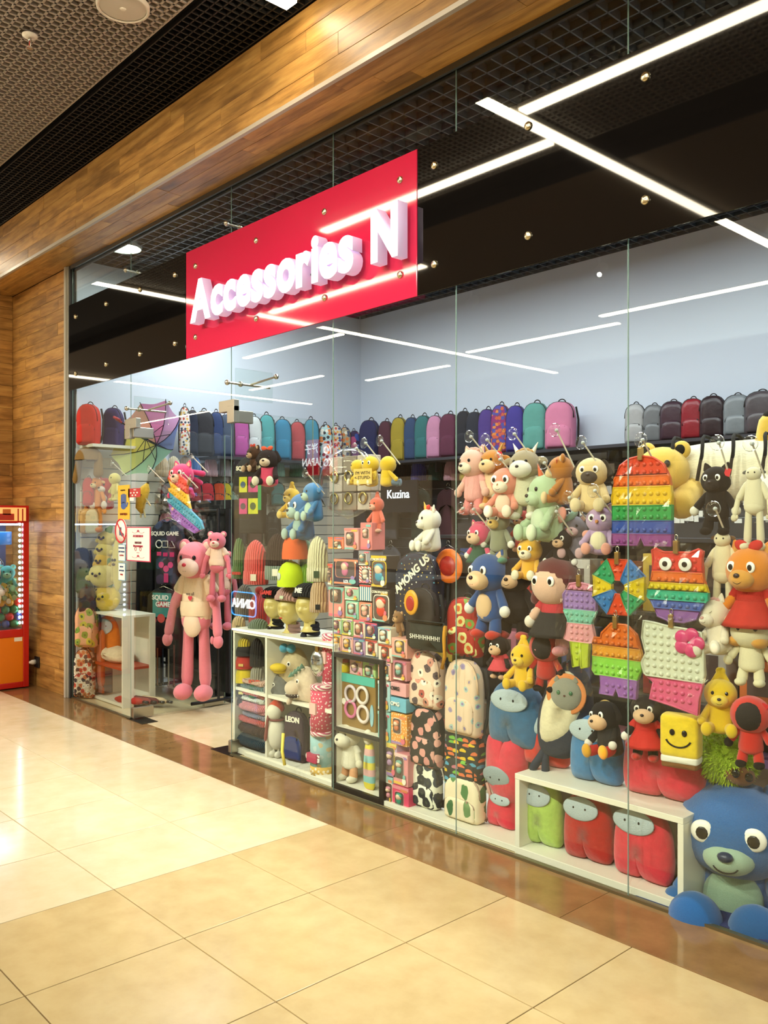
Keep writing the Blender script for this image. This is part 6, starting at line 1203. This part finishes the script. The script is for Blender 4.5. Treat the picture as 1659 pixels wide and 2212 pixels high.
P, t = onY(188, 1000, D + .45); 
# peg shelf so that the high bags stand on something
ws = thing('wall_ledge', 'pale ledge under the red and violet backpacks', 'shelf', (XL + .25, D + .55, onY(190, 962, D + .1)[0].z - .025)); boxp(ws, 'board', LAM, -.24, .02, -.5, -.05, 0, .025)
o = thing('cap', 'olive brown cap with long ear flaps hanging below the red backpack', 'hat', onY(192, 1035, D + .08)[0], R(30), .8); obj('crown', DOME, mat('#7c5c24', 'cloth'), o, (0, 0, .2), (.15, .14, .15)); limb(o, 'ear_flap', (-.12, 0, .22), (-.15, -.02, -.04), .04, mat('#7c5c24', 'cloth')); limb(o, 'ear_flap', (.12, 0, .22), (.13, -.02, .02), .05, mat('#7c5c24', 'cloth'))
for k, (lb, c) in enumerate((('pale pink mini bag hanging at the left end', '#d89a8c'), ('red spotted mini bag hanging at the left end', '#b8322c'), ('rose mini bag hanging beside the red spotted one', '#d07c74'))):
    backpack(lb, (160 + k * 18, 1026 + k * 2, 186 + k * 18, 1092), .42, 40, mat(c, 'cloth'), '#8c3c34', k=.4, cat='bag', name='mini_bag')
for k, (lb, c) in enumerate((('cream rounded bag on the left wall', '#d0bc8c'), ('tan rounded bag beside the cream one', '#c8a46c'), ('pale stone bag beside the tan one', '#c4c0a4'))):
    backpack(lb, (160 + k * 12, 1096, 190 + k * 12, 1152), .45, 50, mat(c, 'leather'), '#a88c5c', k=.4, cat='bag', name='mini_bag', pocket=False)
P_('long_limb_plush', 'orange and cream long limbed monkey plush in the left bay', 'plush toy', (190, 1030, 228, 1150), .3, 30, 'long', '#d8873c', c2='#e6cc94', ear='side', ec='#dcae74')
P_('ladybird_plush', 'red plush ladybird with a white belly in the left bay', 'plush toy', (212, 1030, 244, 1100), .35, 30, 'sit', '#b8241c', c2='#e0d0c0', belly='#e6d8cc', ear='round')
for k in range(3): backpack(['dark denim backpack low on the left wall', 'green backpack low on the left wall', 'dark brown backpack low on the left wall'][k], (158 + 6 * k, 1180 + 42 * k, 196 + 6 * k, 1240 + 42 * k), .7, 50, mat(['#232a3a', '#2c4a2c', '#33201c'][k], 'cloth'), k=.4)
# ---------------------------------------------------------------- notices stuck on the glass
def notice(lb, bb, col, border=None, name='notice'):
    x0, y0, x1, y1 = bb; A, t = onY(x0, y1, D - .008); B, _ = onY(x1, y1, D - .008); P, t = onY((x0 + x1) / 2, y1, D - .008)
    w, h = B.x - A.x, (y1 - y0) * t / FPX; o = thing(name, lb, 'notice', P)
    obj('sheet', box_mesh(w, .003, h, .0), mat(border or col, 'card'), o, (0, 0, h / 2))
    if border: obj('face', UBOX, mat(col, 'card'), o, (0, -.001, h / 2), (w * .92, .003, h * .94))
    return o, w, h
o, w, h = notice('white notice with crimson border giving opening hours 10.00-22.00', (273, 1138, 325, 1213), '#ece6dc', '#b8284a')
INK = mat('#a83048', 'plain'); INK2 = mat('#6c3a40', 'plain')
for (s, sz, z, m_) in (('ACCESSORIES N', .085, .73, INK), ('10.00-22.00', .085, .54, INK2), ('без выходных', .085, .445, INK), ('. . . . .', .07, .27, INK)): lettering(o, s, sz * h, (0, -.004, z * h), m_, bold=.0006)
for z in (.87, .15):
    for s in (-1, 1): obj('scroll_mark', SMILE, INK, o, (s * w * .14, -.003, z * h), (w * .12, .003, h * .05))
    obj('scroll_centre', EAR, INK, o, (0, -.003, z * h), (w * .12, .006, h * .06))
for s in (-1, 1): obj('round_mark', tube_mesh([(s * w * .1 + .014 * math.cos(R(a)), -.004, .36 * h + .014 * math.sin(R(a))) for a in range(0, 360, 30)], .002, 4, 'round_mark', True), INK, o)
o, w, h = notice('yellow notice with a blue hand reading ЗАПРЕЩЕН', (255, 1048, 280, 1122), '#dcae24'); HB = mat('#3c5c9c', 'plain')
obj('hand_palm', slab(ellipse(w * .45, h * .22, 16, 0), .003), HB, o, (0, -.002, h * .4))
for k in range(4): obj('hand_finger', slab(rrect(w * .09, h * .28, w * .04, 3), .003), HB, o, ((k - 1.5) * w * .12, -.002, h * (.45 + .02 * (1.5 - abs(k - 1.5)))))
obj('hand_thumb', slab(rrect(w * .09, h * .16, w * .04, 3), .003), HB, o, (w * .24, -.002, h * .36), rot=(0, R(35), 0)); lettering(o, 'ЗАПРЕЩЕН', h * .085, (0, -.003, h * .15), mat('#7c2c14', 'plain')); lettering(o, 'НЕ ДАВИТЬ', h * .05, (-w * .05, -.003, h * .85), mat('#4a3a14', 'plain'))
o, w, h = notice('small red notice with white symbols above the hours sign', (277, 1055, 303, 1074), '#b02a28')
for k in range(5): obj('symbol', slab(ellipse(w * .12, h * .17, 10, 0), .003), EYEW, o, ((k % 3 - 1) * w * .26 + (.13 * w if k > 2 else 0), -.002, h * (.5 if k < 3 else .22)))
lettering(o, 'VIDEO', h * .2, (w * .08, -.003, h * .82), EYEW)
notice('tiny white sticker under the red notice', (279, 1074, 289, 1082), '#e6e2d8')
for (bb, lb, lines) in (((256, 1176, 271, 1212), 'small white and blue notice beside the hours sign', ['СОХРАНЯЙТЕ', 'ДИСТАНЦИЮ', '1,5 МЕТРА']), ((256, 1216, 271, 1254), 'lower small white and blue notice beside the hours sign', ['МАСКИ', 'ПЕРЧАТКИ', 'ВХОД'])):
    o, w, h = notice(lb, bb, '#e8ece8', '#4c8cb4')
    for i, s in enumerate(lines): lettering(o, s, h * .11, (0, -.004, h * (.78 - .22 * i)), mat('#3c5484' if i < 2 else '#b03a34', 'plain'))
P, t = onY(262, 1147, D - .008); rr = 27 * t / FPX
o = thing('round_notice', 'round white prohibition sign with a red ring and crossed out food', 'notice', P); obj('disc', lathe('disc', [(.001, .003), (rr, .003), (rr, 0)], 28, False), EYEW, o, rot=(R(90), 0, 0)); obj('red_ring', tube_mesh([(rr * .93 * math.cos(R(a)), -.003, rr * .93 * math.sin(R(a))) for a in range(0, 360, 12)], rr * .07, 5, 'ring', True), REDTAG, o); obj('red_bar', UBOX, REDTAG, o, (0, -.0045, 0), (rr * .12, .003, rr * 1.8), rot=(0, R(-45), 0)); obj('cup_symbol', slab([(-.3 * rr, .3 * rr), (-.25 * rr, -.35 * rr), (.05 * rr, -.35 * rr), (.1 * rr, .3 * rr)], .003), EYEB, o, (0, -.0035, 0)); obj('burger_symbol', slab(ellipse(rr * .5, rr * .3, 12, 0), .003), EYEB, o, (rr * .28, -.0035, -rr * .3))
# ---------------------------------------------------------------- claw machine at the left edge
CX0, CY0 = -8.02, 2.56
cmx = thing('claw_machine', 'red and orange claw machine full of toys at the left edge', 'claw machine', (CX0 - .3, CY0, 0)); RD = mat('#c41c14', 'gloss', .25); OR = mat('#e87c0c', 'satin', .3)
H0, H1, HT = .52, 1.5, 1.66; hw = .42; fd = .3
boxp(cmx, 'base_cabinet', RD, -fd, fd - .012, -hw, hw, .01, H0, .006); boxp(cmx, 'front_panel', OR, fd - .012, fd, -hw + .05, hw - .05, .06, H0 - .05, .003)
for (a, b2, c, d) in ((-hw, -hw + .05, .01, HT - .02), (hw - .05, hw, .01, HT - .02)): boxp(cmx, 'front_post', RD, fd - .04, fd + .006, a, b2, c, d, .004)
boxp(cmx, 'bottom_rail', RD, fd - .04, fd + .006, -hw + .05, hw - .05, H0 - .05, H0 + .02, .004); boxp(cmx, 'kick_rail', RD, fd - .02, fd + .004, -hw + .05, hw - .05, .01, .06, .004)
hd_ = boxp(cmx, 'header', RD, -fd, fd + .006, -hw, hw, H1, HT, .006)
hp = boxp(cmx, 'header_picture', mat('#e0a05c', 'emit', .8), fd + .006, fd + .012, -hw + .02, hw - .03, H1 + .02, HT - .02)
for (y_, z_, wy, wz, c) in ((hw - .2, H1 + .055, .13, .06, '#b8301c'), (hw - .2, H1 + .1, .07, .05, '#c86a2c'), (hw - .1, H1 + .075, .012, .11, '#b8301c'), (hw - .06, H1 + .075, .012, .11, '#b8301c'), (hw - .33, H1 + .08, .12, .012, '#b8301c'), (hw - .33, H1 + .05, .02, .06, '#b8301c')): boxp(cmx, 'header_crane_print', mat(c, 'card'), fd + .012, fd + .014, y_ - wy / 2, y_ + wy / 2, z_ - wz / 2, z_ + wz / 2)
lettering(cmx, '01', .045, (fd + .015, hw - .42, H1 + .05), mat('#3a2418', 'plain'), rot=R(90))
boxp(cmx, 'back_wall', mat('#3c4a6c', 'satin'), -fd, -fd + .01, -hw, hw, H0, H1); boxp(cmx, 'toy_tray', mat('#28304a', 'plain'), -fd + .01, fd - .05, -hw + .02, hw - .02, H0, H0 + .02)
boxp(cmx, 'window_glass', PLASTIC, fd - .012, fd - .008, -hw + .05, hw - .05, H0 + .02, H1)
LED_ = mat('#dff0ff', 'emit', 14.0)
for yy in (-hw + .06, hw - .06, hw - .36):
    for k in range(19): obj('led', SPHL, LED_, cmx, (fd - .06 if yy != hw - .36 else -fd + .03, yy, H0 + .07 + k * .05), (.011, .011, .014))
boxp(cmx, 'gantry', mat('#1c6ca8', 'gloss'), -.1, .1, hw - .3, hw - .08, H1 - .2, H1 - .08, .004); rod(cmx, 'claw_cable', (0, hw - .16, H1 - .2), (0, hw - .16, H1 - .32), .008, mat('#3c7cb4', 'gloss'))
for k in range(3): obj('claw', tube_mesh([(0, 0, 0), (.05 * math.cos(k * 2.1), .05 * math.sin(k * 2.1), -.05), (.05 * math.cos(k * 2.1), .05 * math.sin(k * 2.1), -.12), (.02 * math.cos(k * 2.1), .02 * math.sin(k * 2.1), -.16)], .006, 6), mat('#a8b4c0', 'metal'), cmx, (0, hw - .16, H1 - .32))
boxp(cmx, 'price_sticker', EYEW, fd, fd + .003, hw - .13, hw - .06, H0 - .09, H0 - .055)
rnd = random.Random(4); BC = [('#c8201c', 'red'), ('#d8a41c', 'yellow'), ('#1c7c4c', 'green'), ('#2c4ca0', 'blue')]
bm_ = mat
for i in range(8):
    for j in range(4):
        for k in range(2):
            c, n = BC[(i * 3 + j * 2 + k + rnd.randint(0, 1)) % 4]
            o = tag(obj('ball', SPH, mat(c, 'gloss', .3), None, (CX0 - .1 - k * .075, CY0 - hw + .1 + i * .078 + (j % 2) * .035 + .1, H0 + .06 + j * .066), .037), n + ' plastic ball in the heap inside the claw machine', 'ball', 'plastic balls in the claw machine')
def cplush(lb, y, z, s, col, **k):
    o = plush('small_plush', lb, 'plush toy', (20, 1300, 40, 1320), .0, 70, 'sit', col, **k); o.location = (CX0 - .12, y, z); o.scale = (s, s, s); return o
cplush('white plush rabbit leaning in the claw machine', CY0 + .1, .79, .38, '#e6dfd4', ear='long', ec='#dcb8b0'); cplush('teal plush frog in the claw machine', CY0 + .27, .88, .24, '#3ca8a0', c2='#8cc8a0'); cplush('yellow capsule plush in the claw machine', CY0 + .24, .77, .2, '#d8b83c', ear='none'); cplush('orange plush fish in the claw machine', CY0 + .0, .77, .16, '#d8602c', c2='#e6d8c0', eye='white'); cplush('green plush lizard in the claw machine', CY0 + .29, .8, .2, '#4c8c4c', c2='#a8c08c')
boxp(cmx, 'cabin_lamp', mat('#cfe4ff', 'emit', 9.0), -.2, .2, -hw + .06, hw - .06, H1 - .02, H1 - .005)
P, t = onY(80, 1430, D - .02); o = thing('wall_socket', 'black wall socket with a white plug beside the claw machine', 'socket', P); obj('plate', box_mesh(.1, .014, .1, .003), mat('#1c1a1a', 'satin'), o); obj('plug', lathe('plug', [(.022, 0), (.022, .03), (.014, .05), (.006, .09)], 14), mat('#dcd8cc', 'satin'), o, (-.02, -.008, 0), rot=(R(90), 0, 0)); obj('cable', tube_mesh([(-.02, -.09, 0), (-.06, -.12, -.04), (-.1, -.1, -.2), (-.12, -.06, -P.z + .02)], .006, 6), mat('#dcd8cc', 'satin'), o)
# ================================================================ SHOP INTERIOR
def ledge(name, label, x0, x1, y0, y1, z):
    o = thing(name, label, 'shelf', ((x0 + x1) / 2, (y0 + y1) / 2, z)); boxp(o, 'board', mat('#3a3a40', 'satin'), x0 - (x0 + x1) / 2, x1 - (x0 + x1) / 2, y0 - (y0 + y1) / 2, y1 - (y0 + y1) / 2, -.025, 0); 
    n = 4
    for k in range(n):
        fx = (x0 - (x0 + x1) / 2) + (x1 - x0) * (k + .5) / n; fy = (y0 - (y0 + y1) / 2) + (y1 - y0) * (k + .5) / n
        if x1 - x0 > y1 - y0: boxp(o, 'bracket', mat('#2a2a2e', 'satin'), fx - .01, fx + .01, (y1 - y0) / 2 - .2, (y1 - y0) / 2, -.12, -.025)
        else: boxp(o, 'bracket', mat('#2a2a2e', 'satin'), -(x1 - x0) / 2, -(x1 - x0) / 2 + .2, fy - .01, fy + .01, -.12, -.025)
    return o
ZL = 2.12
ledge('long_shelf', 'long dark shelf along the back wall carrying backpacks', XL + .4, .9, YB - .4, YB - .02, ZL); ledge('long_shelf', 'long dark shelf along the left wall carrying backpacks', XL + .02, XL + .36, D + 1.2, YB - .02, ZL)
FL1 = pat('floral', '#c8c4bc', ['#b84c3c', '#3c4c7c', '#d8a04c'], 30, 0, .4); FOX = pat('foxes', '#a8c8cc', ['#2c2c34', '#d87c3c', '#e8e4d8'], 24, 0, .4); NEB = pat('nebula', '#2c1c4c', ['#6c2c7c', '#2c4c9c', '#b84c7c'], 12, 0, .5); GEO = pat('geo', '#7c3c5c', ['#c85a3c', '#4c4c9c', '#d8843c', '#8c2c6c'], 34, 0, .6); LFL = pat('white_floral', '#d8d4cc', ['#b0483c', '#d8b45c', '#3c4c5c'], 34, 0, .35)
def cl_(c): return mat(c, 'cloth')
LW = [  # left wall row: px0, y0, px1, y1, material, colour words
 (388, 880, 410, 980, LFL, 'white floral'), (404, 888, 428, 985, cl_('#1c2436'), 'dark navy'), (420, 890, 462, 985, cl_('#24262a'), 'black slouchy'), (452, 892, 482, 985, cl_('#24365c'), 'navy blue'), (472, 898, 506, 985, cl_('#3c4a5c'), 'slate grey'), (503, 898, 538, 985, cl_('#b84c9c'), 'magenta pink'), (532, 902, 566, 982, cl_('#cfcfd4'), 'white'), (558, 898, 594, 982, cl_('#4c9aa0'), 'turquoise'), (590, 908, 630, 985, cl_('#2c7ca4'), 'sky blue'), (624, 914, 660, 985, cl_('#b8444c'), 'coral red'), (654, 908, 690, 975, cl_('#3c84a0'), 'teal blue with yellow handle'), (688, 920, 718, 985, FOX, 'fox printed'), (712, 922, 740, 985, FL1, 'floral printed'), (732, 926, 758, 985, pat('foxes2', '#a89c84', ['#d87c3c', '#3c4c6c', '#e0dccc'], 24, 0, .42), 'beige animal printed'), (752, 934, 778, 985, NEB, 'small violet patterned')]
for (a, b2, c, d, m_, w_) in LW: backpack(w_ + ' backpack on the left wall shelf', (a, b2 - 8, c, d), .2, 60, m_, k=.55, plane='X', zb=ZL, top=.34)
BW = [(776, 912, 822, 990, cl_('#1c2452'), 'dark blue'), (818, 914, 850, 990, cl_('#4c2434'), 'maroon'), (845, 906, 880, 985, cl_('#a08c2c'), 'mustard yellow'), (874, 906, 905, 985, cl_('#2c4468'), 'denim blue'), (896, 902, 934, 985, cl_('#2f6a6c'), 'teal green'), (922, 902, 960, 985, cl_('#c084a4'), 'light pink'), (950, 898, 992, 985, cl_('#5c2840'), 'plum'), (985, 892, 1020, 985, cl_('#22242c'), 'charcoal'), (1008, 894, 1044, 985, cl_('#262a36'), 'black striped'), (1034, 888, 1072, 985, cl_('#4c3880'), 'violet'), (1062, 878, 1102, 975, GEO, 'orange and purple patterned'), (1094, 880, 1136, 980, cl_('#41388c'), 'indigo'), (1130, 874, 1186, 965, cl_('#5c9a90'), 'sea green'), (1178, 872, 1244, 965, cl_('#cf7c9c'), 'rose pink'),
  (1352, 878, 1394, 945, mat('#a8a8a8', 'leather'), 'pale grey leather'), (1392, 880, 1434, 945, mat('#6c6f72', 'leather'), 'silver leather'), (1428, 872, 1480, 944, mat('#3c2430', 'leather'), 'dark aubergine leather'), (1474, 866, 1520, 942, mat('#8c1424', 'leather'), 'crimson leather'), (1514, 860, 1566, 942, mat('#2c1a20', 'leather'), 'dark brown leather'), (1566, 858, 1620, 935, mat('#7c8286', 'leather'), 'shiny silver grey leather'), (1612, 850, 1680, 940, mat('#4c4448', 'leather'), 'pewter leather')]
for (a, b2, c, d, m_, w_) in BW: backpack(w_ + ' backpack on the back wall shelf', (a - 3, b2 - 10, c + 3, d), YB - .22 - D, 18, m_, k=.55, handle='#1c1a1a', zb=ZL, top=.34)
for (px, w_, c, y0_) in ((1380, 'green', '#1c5a44', 945), (1410, 'orange', '#b8582c', 950), (1440, 'pale blue', '#5c94a8', 948), (1475, 'black sequined', '#22242a', 948), (1515, 'dark grey', '#2c2c30', 948), (1550, 'bright cyan', '#1c9ca8', 944), (1600, 'navy', '#1c2030', 940), (1640, 'black', '#18181c', 940)):
    backpack(w_ + ' handbag hanging under the back wall shelf', (px - 20, y0_, px + 20, y0_ + 62), YB - .14 - D, 10, mat(c, 'leather'), k=.35, name='handbag', cat='bag')
# hats under the shelves
for i, (px, w_, c) in enumerate(((872, 'black', '#1a181a'), (905, 'royal blue', '#1c2c9c'), (942, 'dark green ribbed', '#1f3f38'), (976, 'pale pink', '#c8909c'), (1010, 'yellow', '#c8a82c'), (840, 'charcoal', '#2a2a2e'), (808, 'wine red', '#5c1c2a'), (1044, 'grey', '#6a6a6a'), (1080, 'light grey', '#9a9aa0'))):
    beanie(w_ + ' beanie on the back wall under the shelf', (px - 17, 990, px + 17, 1038), YB - .16 - D, c, cuff=c, pom=None)
for i, (px, w_, c) in enumerate(((400, 'stone', '#a08c78'), (420, 'bright blue', '#2c64a8'), (455, 'pale pink', '#c89ca4'), (485, 'light grey', '#a4a4a8'), (520, 'lilac', '#a48cb0'), (560, 'white', '#c8c4bc'), (600, 'mint', '#8cb4a4'), (640, 'green', '#2c6a4c'), (375, 'cream', '#c8bc9c'), (350, 'sand', '#b8a078'))):
    beanie(w_ + ' hat on the left wall under the shelf', (px - 15, 985, px + 15, 1030), .16, c, cuff=c, plane='X', rot=60)
for i, (px, w_, c) in enumerate(((420, 'dark red', '#8c1c2c'), (447, 'crimson floral', '#b8343c'), (472, 'orange', '#c8502c'), (486, 'yellow green', '#b0a82c'), (500, 'sage', '#7c9488'), (395, 'maroon', '#5c1424'), (365, 'grey', '#6c6c70'), (525, 'blue', '#2c4c7c'), (560, 'violet', '#5c3c7c'), (600, 'teal', '#2c6c70'))):
    backpack(w_ + ' mini bag hanging on the left wall', (px - 15, 1040, px + 15, 1092), .16, 60, cl_(c), k=.4, plane='X', name='mini_bag', cat='bag')
for i, (px, w_, c) in enumerate(((360, 'dusty pink', '#a8707c'), (390, 'black', '#1a181c'), (420, 'navy', '#1c2440'), (450, 'dark wine', '#3c1824'), (480, 'mauve drawstring', '#9c7484'), (515, 'dark grey', '#2c2c30'), (550, 'brown', '#4c342c'), (590, 'black glossy', '#141416'))):
    backpack(w_ + ' small backpack low on the left wall', (px - 16, 1100, px + 16, 1180), .18, 60, cl_(c), k=.4, plane='X')
for i in range(9):
    px = 720 + i * 62; w_ = ['black', 'navy', 'grey', 'dark green', 'wine', 'charcoal', 'white', 'brown', 'dark blue'][i]; c = ['#16161a', '#1c2238', '#4a4a50', '#1c3028', '#3c1820', '#26262a', '#a8a8a8', '#3a2a22', '#1a2440'][i]
    tee(w_ + ' T-shirt hanging on the back wall', (px - 28, 1055, px + 28, 1165), YB - .1 - D, c, rot=0)
    tee(w_ + ' long sleeved top in the lower row on the back wall', (px - 28, 1180, px + 28, 1300), YB - .1 - D, c, rot=0, long=True, name='jumper', cat='jumper')
# jewellery cards and trinkets on the right stretch of the back wall: too many and small to count
rnd = random.Random(9); v, f, = [], []
for k in range(2600):
    x = rnd.uniform(-4.9, .6); z = rnd.uniform(.6, 1.98); y = YB - .055 - rnd.uniform(0, .05); s = rnd.uniform(.008, .02); i = len(v)
    a = rnd.uniform(0, 3.14); dx, dz = s * math.cos(a), s * math.sin(a); yy = rnd.uniform(-.015, .015)
    v += [(x - dx, y, z - dz), (x + dz, y + yy, z - dx), (x + dx, y, z + dz), (x - dz, y - yy, z + dx)]; f.append((i, i + 1, i + 2, i + 3))
tk = obj('trinkets', new_mesh('trinkets', v, f, False), mat('#a8a49c', 'metal', .3), None, kind='stuff'); tag(tk, 'glittering small jewellery and trinkets hung all over the back wall', 'jewellery', None, 'stuff')
rnd = random.Random(19); v, f, = [], []
for k in range(900):
    x = rnd.uniform(-4.9, .6); z = rnd.uniform(.6, 1.98); y = YB - .1 - rnd.uniform(0, .03); s = rnd.uniform(.015, .03); i = len(v)
    v += [(x - s, y, z - s * 1.4), (x + s, y, z - s * 1.4), (x + s, y - .004, z + s * 1.4), (x - s, y - .004, z + s * 1.4)]; f.append((i, i + 1, i + 2, i + 3))
tk = obj('jewellery_cards', new_mesh('jewellery_cards', v, f, False), mat('#c9c6bc', 'card'), None, kind='stuff'); tag(tk, 'small white cards with trinkets hung on the back wall', 'jewellery', None, 'stuff')
P, t = onY(856, 1064, YB - .3); o = thing('wall_sign', 'white lit lettering on a dark board deep in the shop', 'sign', P); s_ = 62 * t / FPX
boxp(o, 'board', mat('#16161c', 'satin'), -.4, .3, .0, .02, -.2, .12); boxp(o, 'bracket', mat('#16161c', 'satin'), -.05, .05, .02, .27, -.06, -.02); lettering(o, 'Kuzina', s_ * .42, (.03, -.006, -.02), mat('#f4f8fa', 'emit', 1.2), bold=.001)
# counter and dark fixtures in the middle of the shop
CT = thing('counter', 'dark sales counter in the middle of the shop', 'counter', (-4.3, 5.2, 0)); boxp(CT, 'body', mat('#26262c', 'satin'), -.9, .7, -.25, .25, .02, .98, .006); boxp(CT, 'worktop', mat('#3c3c44', 'gloss', .2), -.95, .75, -.3, .3, .98, 1.02, .004); boxp(CT, 'front_panel', mat('#1c1c22', 'gloss', .15), -.88, .68, -.262, -.25, .08, .9)
GD = thing('gondola', 'low dark gondola shelf behind the window display', 'shelf unit', (-2.6, 4.5, 0)); DK = mat('#1e1e24', 'satin')
boxp(GD, 'back_panel', DK, -1.5, 1.6, -.02, .02, .02, 1.5)
for z in (.1, .55, 1.0, 1.4): boxp(GD, 'shelf', mat('#2a2a30', 'satin'), -1.5, 1.6, -.3, .02, z, z + .02)
rnd = random.Random(31); GC = [('red', '#a82a28'), ('blue', '#2c4c8c'), ('pink', '#c87c94'), ('yellow', '#c8a83c'), ('white', '#c8c4bc'), ('purple', '#6c4c8c'), ('green', '#3c7c4c'), ('black', '#1c1c20'), ('orange', '#c8662c')]
for r_ in range(3):
    for k in range(11):
        n, c = GC[(k * 4 + r_ * 3) % 9]; x = -4.05 + k * .27; z = [.12, .57, 1.02][r_]; hh = rnd.uniform(.2, .32)
        o = thing('boxed_toy', n + ' boxed toy on the ' + ['lowest', 'middle', 'upper'][r_] + ' shelf of the dark gondola', 'box', (x, 4.33, z), group='boxed toys on the gondola'); obj('carton', box_mesh(.2, .14, hh, .004), mat(c, 'card'), o, (0, 0, hh / 2)); obj('window', UBOX, DARKW, o, (0, -.071, hh * .55), (.12, .004, hh * .5))
bk = thing('dark_partition', 'tall dark partition behind the doorway rack', 'partition', (-6.6, 4.06, 0)); boxp(bk, 'panel', mat('#1a1a20', 'satin'), -.5, .42, -.02, .02, .02, 1.7, .004); boxp(bk, 'foot', mat('#1a1a20', 'satin'), -.5, .42, -.1, .1, .0, .02)
for k in range(5): tee(['navy', 'black', 'plum', 'dark grey', 'wine'][k] + ' sweater hung on the dark partition', (410 + k * 14, 1140 + (k % 2) * 130, 450 + k * 14, 1270 + (k % 2) * 130), .93, ['#1c2036', '#141318', '#331c30', '#2a2a2e', '#401820'][k], rot=10, long=True, name='sweater', cat='sweater')
